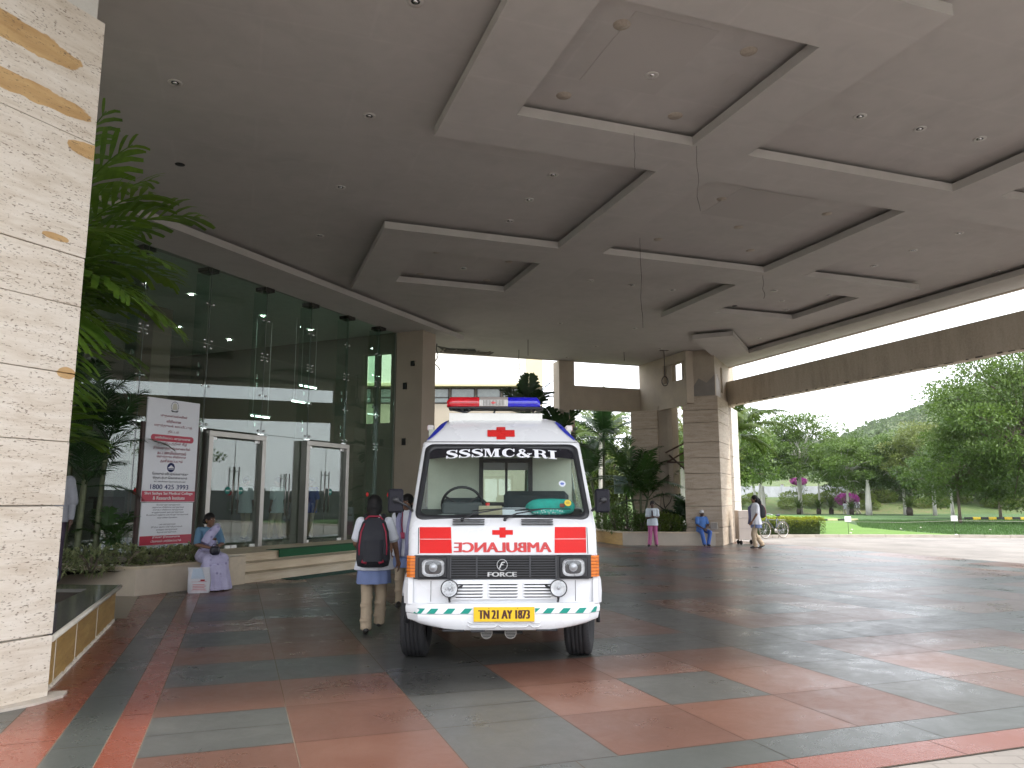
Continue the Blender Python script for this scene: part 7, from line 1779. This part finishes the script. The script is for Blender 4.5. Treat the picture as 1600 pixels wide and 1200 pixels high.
mb = MB(); bb, hd, st, rh, fh = (.62, 0, .30), (.13, 0, .78), (.72, 0, .80), (1.05, 0, .34), (0, 0, .34)
for a, b in ((hd, bb), (bb, st), (hd, (.70, 0, .74)), (bb, rh), (st, rh), ((.10, 0, .86), fh)): mb.tube([a, b], .017, 7)
put('frame', mb, FRM, root)
mb = MB(); mb.tube([(.10, 0, .84), (.08, 0, .98), (.1, -.1, 1.0), (.12, -.26, .98), (.22, -.27, .95)], .012, 6); mb.tube([(.08, 0, .98), (.1, .1, 1.0), (.12, .26, .98), (.22, .27, .95)], .012, 6); put('handlebar', mb, M_CHROME, root)
mb = MB(); mb.tube([(.66, 0, .93), (.76, 0, .94), (.86, 0, .945)], [.02, .04, .06], 10); mb.cyl(st, (.76, 0, .93), .014, 8); put('saddle', mb, pm('saddle_blue', (.03, .035, .05), .6), root)
mb = MB(); mb.setT((.62, 0, .30)); mb.lathe([(.0001, -.02), (.09, -.02), (.09, -.012), (.0001, -.012)], 18, 'y'); mb.setT(); mb.tube([(.62, -.05, .30), (.72, -.06, .16), (.78, -.09, .15)], .012, 6); mb.tube([(.62, .05, .30), (.52, .06, .44), (.46, .09, .45)], .012, 6); put('crank', mb, M_STEEL, root)
mb = MB()
for y in (-.05, .05): mb.tube([(.8, y, .76), (1.2, y, .76)], .007, 5); mb.tube([(1.15, y, .76), (1.05, y, .34)], .006, 5)
for k in range(5): mb.tube([(.82+.09*k, -.07, .76), (.82+.09*k, .07, .76)], .006, 5)
put('carrier', mb, M_STEEL, root)
mb = MB(); mb.loft([[(x+.37*math.cos(a), y, .34+.37*math.sin(a)) for y in (-.03, .03)]+[(x+.36*math.cos(a), y, .34+.36*math.sin(a)) for y in (.03, -.03)] for x in (1.05,) for a in [R(10+150*k/14) for k in range(15)]], True, False)
mb.loft([[(x+.37*math.cos(a), y, .34+.37*math.sin(a)) for y in (-.03, .03)]+[(x+.36*math.cos(a), y, .34+.36*math.sin(a)) for y in (.03, -.03)] for x in (0,) for a in [R(50+130*k/14) for k in range(15)]], True, False)
put('mudguard', mb, FRM, root)
mb = MB(); mb.tube([(.95, .06, .3), (1.0, .22, .0)], .01, 5); put('kickstand', mb, M_STEEL, root)
for k, (x, y, h, w_, nm) in enumerate([(15.2, 35.3, .80, .30, 'small white sign on a thin stake at the edge of the bright lawn'), (19.62, 34.6, .84, .29, 'small white sign on a thin stake before the long grass, farther right')]):
    root = thing('lawn_sign', nm, 'sign', (x, y, .04), 0, 'small white lawn signs')
    mb = MB(); mb.cyl((0, 0, 0), (0, 0, h-.1), .009, 6); put('stake', mb, M_DARKMETAL, root)
    mb = MB(); mb.mi = 0; mb.bbox(-w_/2, w_/2, -.02, -.008, h-.24, h, .003); mb.mi = 1
    for q in range(3): mb.box(-w_*.3, w_*.3, -.022, -.02, h-.17+.04*q, h-.16+.04*q)
    put('plate', mb, [pm('sign_white', (.72, .72, .74), .5, .03), pm('sign_grey', (.4, .42, .46), .6)], root)
mb = MB(); mb.tube([(13.9, 35.6, .55), (15.2, 35.28, .60), (17.5, 34.9, .58), (19.62, 34.55, .66), (24, 34.3, .62), (30, 34, .66)], .006, 5)
for x, y in ((24, 34.3), (30, 34)): mb.tube([(x, y, 0), (x, y, .66)], .012, 5)
single('lawn_rope', mb, pm('rope_pale', (.4, .38, .33), .9), 'thin rope strung between the small white lawn signs', 'rope')
rn = random.Random(31)
for k, (x, y) in enumerate([(19.3, 33.95), (17.4, 40), (20.4, 41), (22.5, 43.0), (15.6, 36), (24.5, 40)]):
    mb = MB(); mb.ell((0, 0, .03), (.06+.03*(k == 0), .05, .04), 8, 6); single('pale_stone', mb, pm('stone_white', (.6, .57, .5), .8), ['largest pale stone on the kerb before the long grass', 'small pale stone on the bright lawn, middle', 'small pale stone in the long grass, left of three', 'small pale stone in the long grass, farthest right and back', 'small pale stone on the bright lawn by the stake', 'small pale stone in the long grass, right, nearer'][k], 'stone', (x, y, .04), 0, 'pale stones on the lawn')
# ================================================================ buildings and things on the far side
root = thing('hospital_wing', 'white and beige hospital wing with a dark window band, seen past the ambulance roof', 'building', (-12, 40, 0))
mb = MB(); mb.box(0, 13.6, 0, 10, 0, 6.55); mb.box(0, 13.6, .15, 10, 6.55, 7.45); put('wall', mb, pm('wing_beige', (.38, .33, .26), .85, .1, .8), root)
mb = MB(); mb.box(-.2, 12.75, -.3, 10, 7.62, 14); put('upper_wall', mb, pm('wing_white', (.78, .76, .70), .8, .06, .7, bump=.3, fine=5), root)
mb = MB(); mb.bbox(-.2, 12.9, -.42, 0, 7.45, 7.62, .02); mb.box(12.75, 13.6, -.35, 10, 7.46, 14); put('ledge', mb, pm('wing_yellow', (.62, .55, .36), .8, .1, 1), root)
for k in range(9):
    x = .6+k*1.36
    mb = MB(); mb.box(x, x+1.3, .05, .12, 6.6, 6.65); mb.box(x, x+1.3, .05, .12, 7.35, 7.4); mb.box(x, x+1.3, .05, .12, 6.88, 6.93); mb.box(x, x+.07, .05, .12, 6.6, 7.4); mb.box(x+1.23, x+1.3, .05, .12, 6.6, 7.4)
    w = put('window', mb, M_DARKMETAL, root)
    mb = MB(); mb.box(x+.07, x+1.23, .09, .1, 6.65, 7.35); put('pane', mb, pm('window_pane', (.14, .16, .15), .15, .4, 2, spec=.8), w)
root = thing('compound_wall', 'long pale compound wall on the bank behind the garden trees', 'wall', (22, 106, 1.4))
mb = MB()
for k in range(8): mb.box(k*3, k*3+2.96, 0, .2, .2, 2.1+.08*math.sin(k)); mb.box(k*3-.15, k*3+.15, -.05, .25, .0, 2.3)
put('panel', mb, pm('wall_white', (.48, .49, .54), .9, .2, 1.2, fine=6), root)
mb = MB()
for k in range(8): mb.box(k*3-.2, k*3+.2, -.1, .3, 2.3, 2.38)
put('coping', mb, M_PLASTER, root)
# wall and trees out to the right: the glass wall mirrors them
root = thing('side_compound_wall', 'long dark compound wall across the drive, mirrored in the lobby glass', 'wall', (44, -14, 0), R(100))
mb = MB()
for k in range(20): mb.box(k*3, k*3+2.96, 0, .2, 0, 2.3); mb.box(k*3-.15, k*3+.15, -.05, .25, 0, 2.5)
put('panel', mb, pm('wall_dark', (.10, .10, .11), .9, .2, 1), root)

# ================================================================ light
w = bpy.data.worlds.new('World'); bpy.context.scene.world = w; w.use_nodes = True
t = w.node_tree; t.nodes.clear()
sky = t.nodes.new('ShaderNodeTexSky'); sky.sky_type = 'NISHITA'; sky.sun_disc = False
SUN_EL, SUN_AZ = R(58), R(125)     # azimuth clockwise from +Y
sky.sun_elevation = SUN_EL; sky.sun_rotation = SUN_AZ; sky.air_density = 1.0; sky.dust_density = 4.0; sky.ozone_density = 1.0
bg = t.nodes.new('ShaderNodeBackground'); bg.inputs[1].default_value = .15
o = t.nodes.new('ShaderNodeOutputWorld'); # thin bright cloud sheet with faint gaps over the whole sky
tc = N(t, 'ShaderNodeTexCoord'); cn = noise(t, tc.outputs['Generated'], 2.2, 5, .6)
cf = ramp(t, [(.3, (.62,)*3), (.7, (.86,)*3)]); t.links.new(cn, cf.inputs[0])
t.links.new(mixc(t, cf.outputs[0], sky.outputs[0], (11.5, 11.8, 12.4)), bg.inputs[0]); t.links.new(bg.outputs[0], o.inputs[0])
L = bpy.data.lights.new('sun', 'SUN'); L.energy = 2.2; L.angle = R(5); L.color = (1, .95, .87)
lo = bpy.data.objects.new('sun', L); C.objects.link(lo)
dirv = Vector((math.sin(SUN_AZ)*math.cos(SUN_EL), math.cos(SUN_AZ)*math.cos(SUN_EL), math.sin(SUN_EL)))
lo.rotation_euler = dirv.to_track_quat('Z', 'Y').to_euler(); lo.location = (20, -20, 40)
# ================================================================ camera
cam = bpy.data.cameras.new('camera'); co = bpy.data.objects.new('camera', cam); C.objects.link(co)
co.location = (0, 0, 1.55); co.rotation_euler = (R(90)+math.atan(182/1200), 0, 0)
cam.lens = 27; cam.sensor_width = 36; cam.clip_start = .05; cam.clip_end = 5000
sc = bpy.context.scene; sc.camera = co
sc.view_settings.view_transform = 'Standard'; sc.view_settings.look = 'None'; sc.view_settings.gamma = 1; sc.view_settings.exposure = 1.06
sc.cycles.use_denoising = True; sc.cycles.max_bounces = 10; sc.cycles.diffuse_bounces = 6; sc.cycles.glossy_bounces = 5
sc.cycles.transparent_max_bounces = 24; sc.cycles.transmission_bounces = 8; sc.cycles.sample_clamp_indirect = 6
mb = MB(); mb.box(-610, 1010, -610, 1010, -3, 118)
m = bpy.data.materials.new('air_haze'); m.use_nodes = True; t = m.node_tree; t.nodes.clear()
v_ = t.nodes.new('ShaderNodeVolumePrincipled'); v_.inputs['Density'].default_value = .00013; v_.inputs['Color'].default_value = (.9, .93, .97, 1); v_.inputs['Anisotropy'].default_value = .2
o = t.nodes.new('ShaderNodeOutputMaterial'); t.links.new(v_.outputs[0], o.inputs['Volume'])
hb = put('haze', mb, m); hb['kind'] = 'stuff'; hb['label'] = 'pale haze in the air toward the hill'; hb['category'] = 'haze'
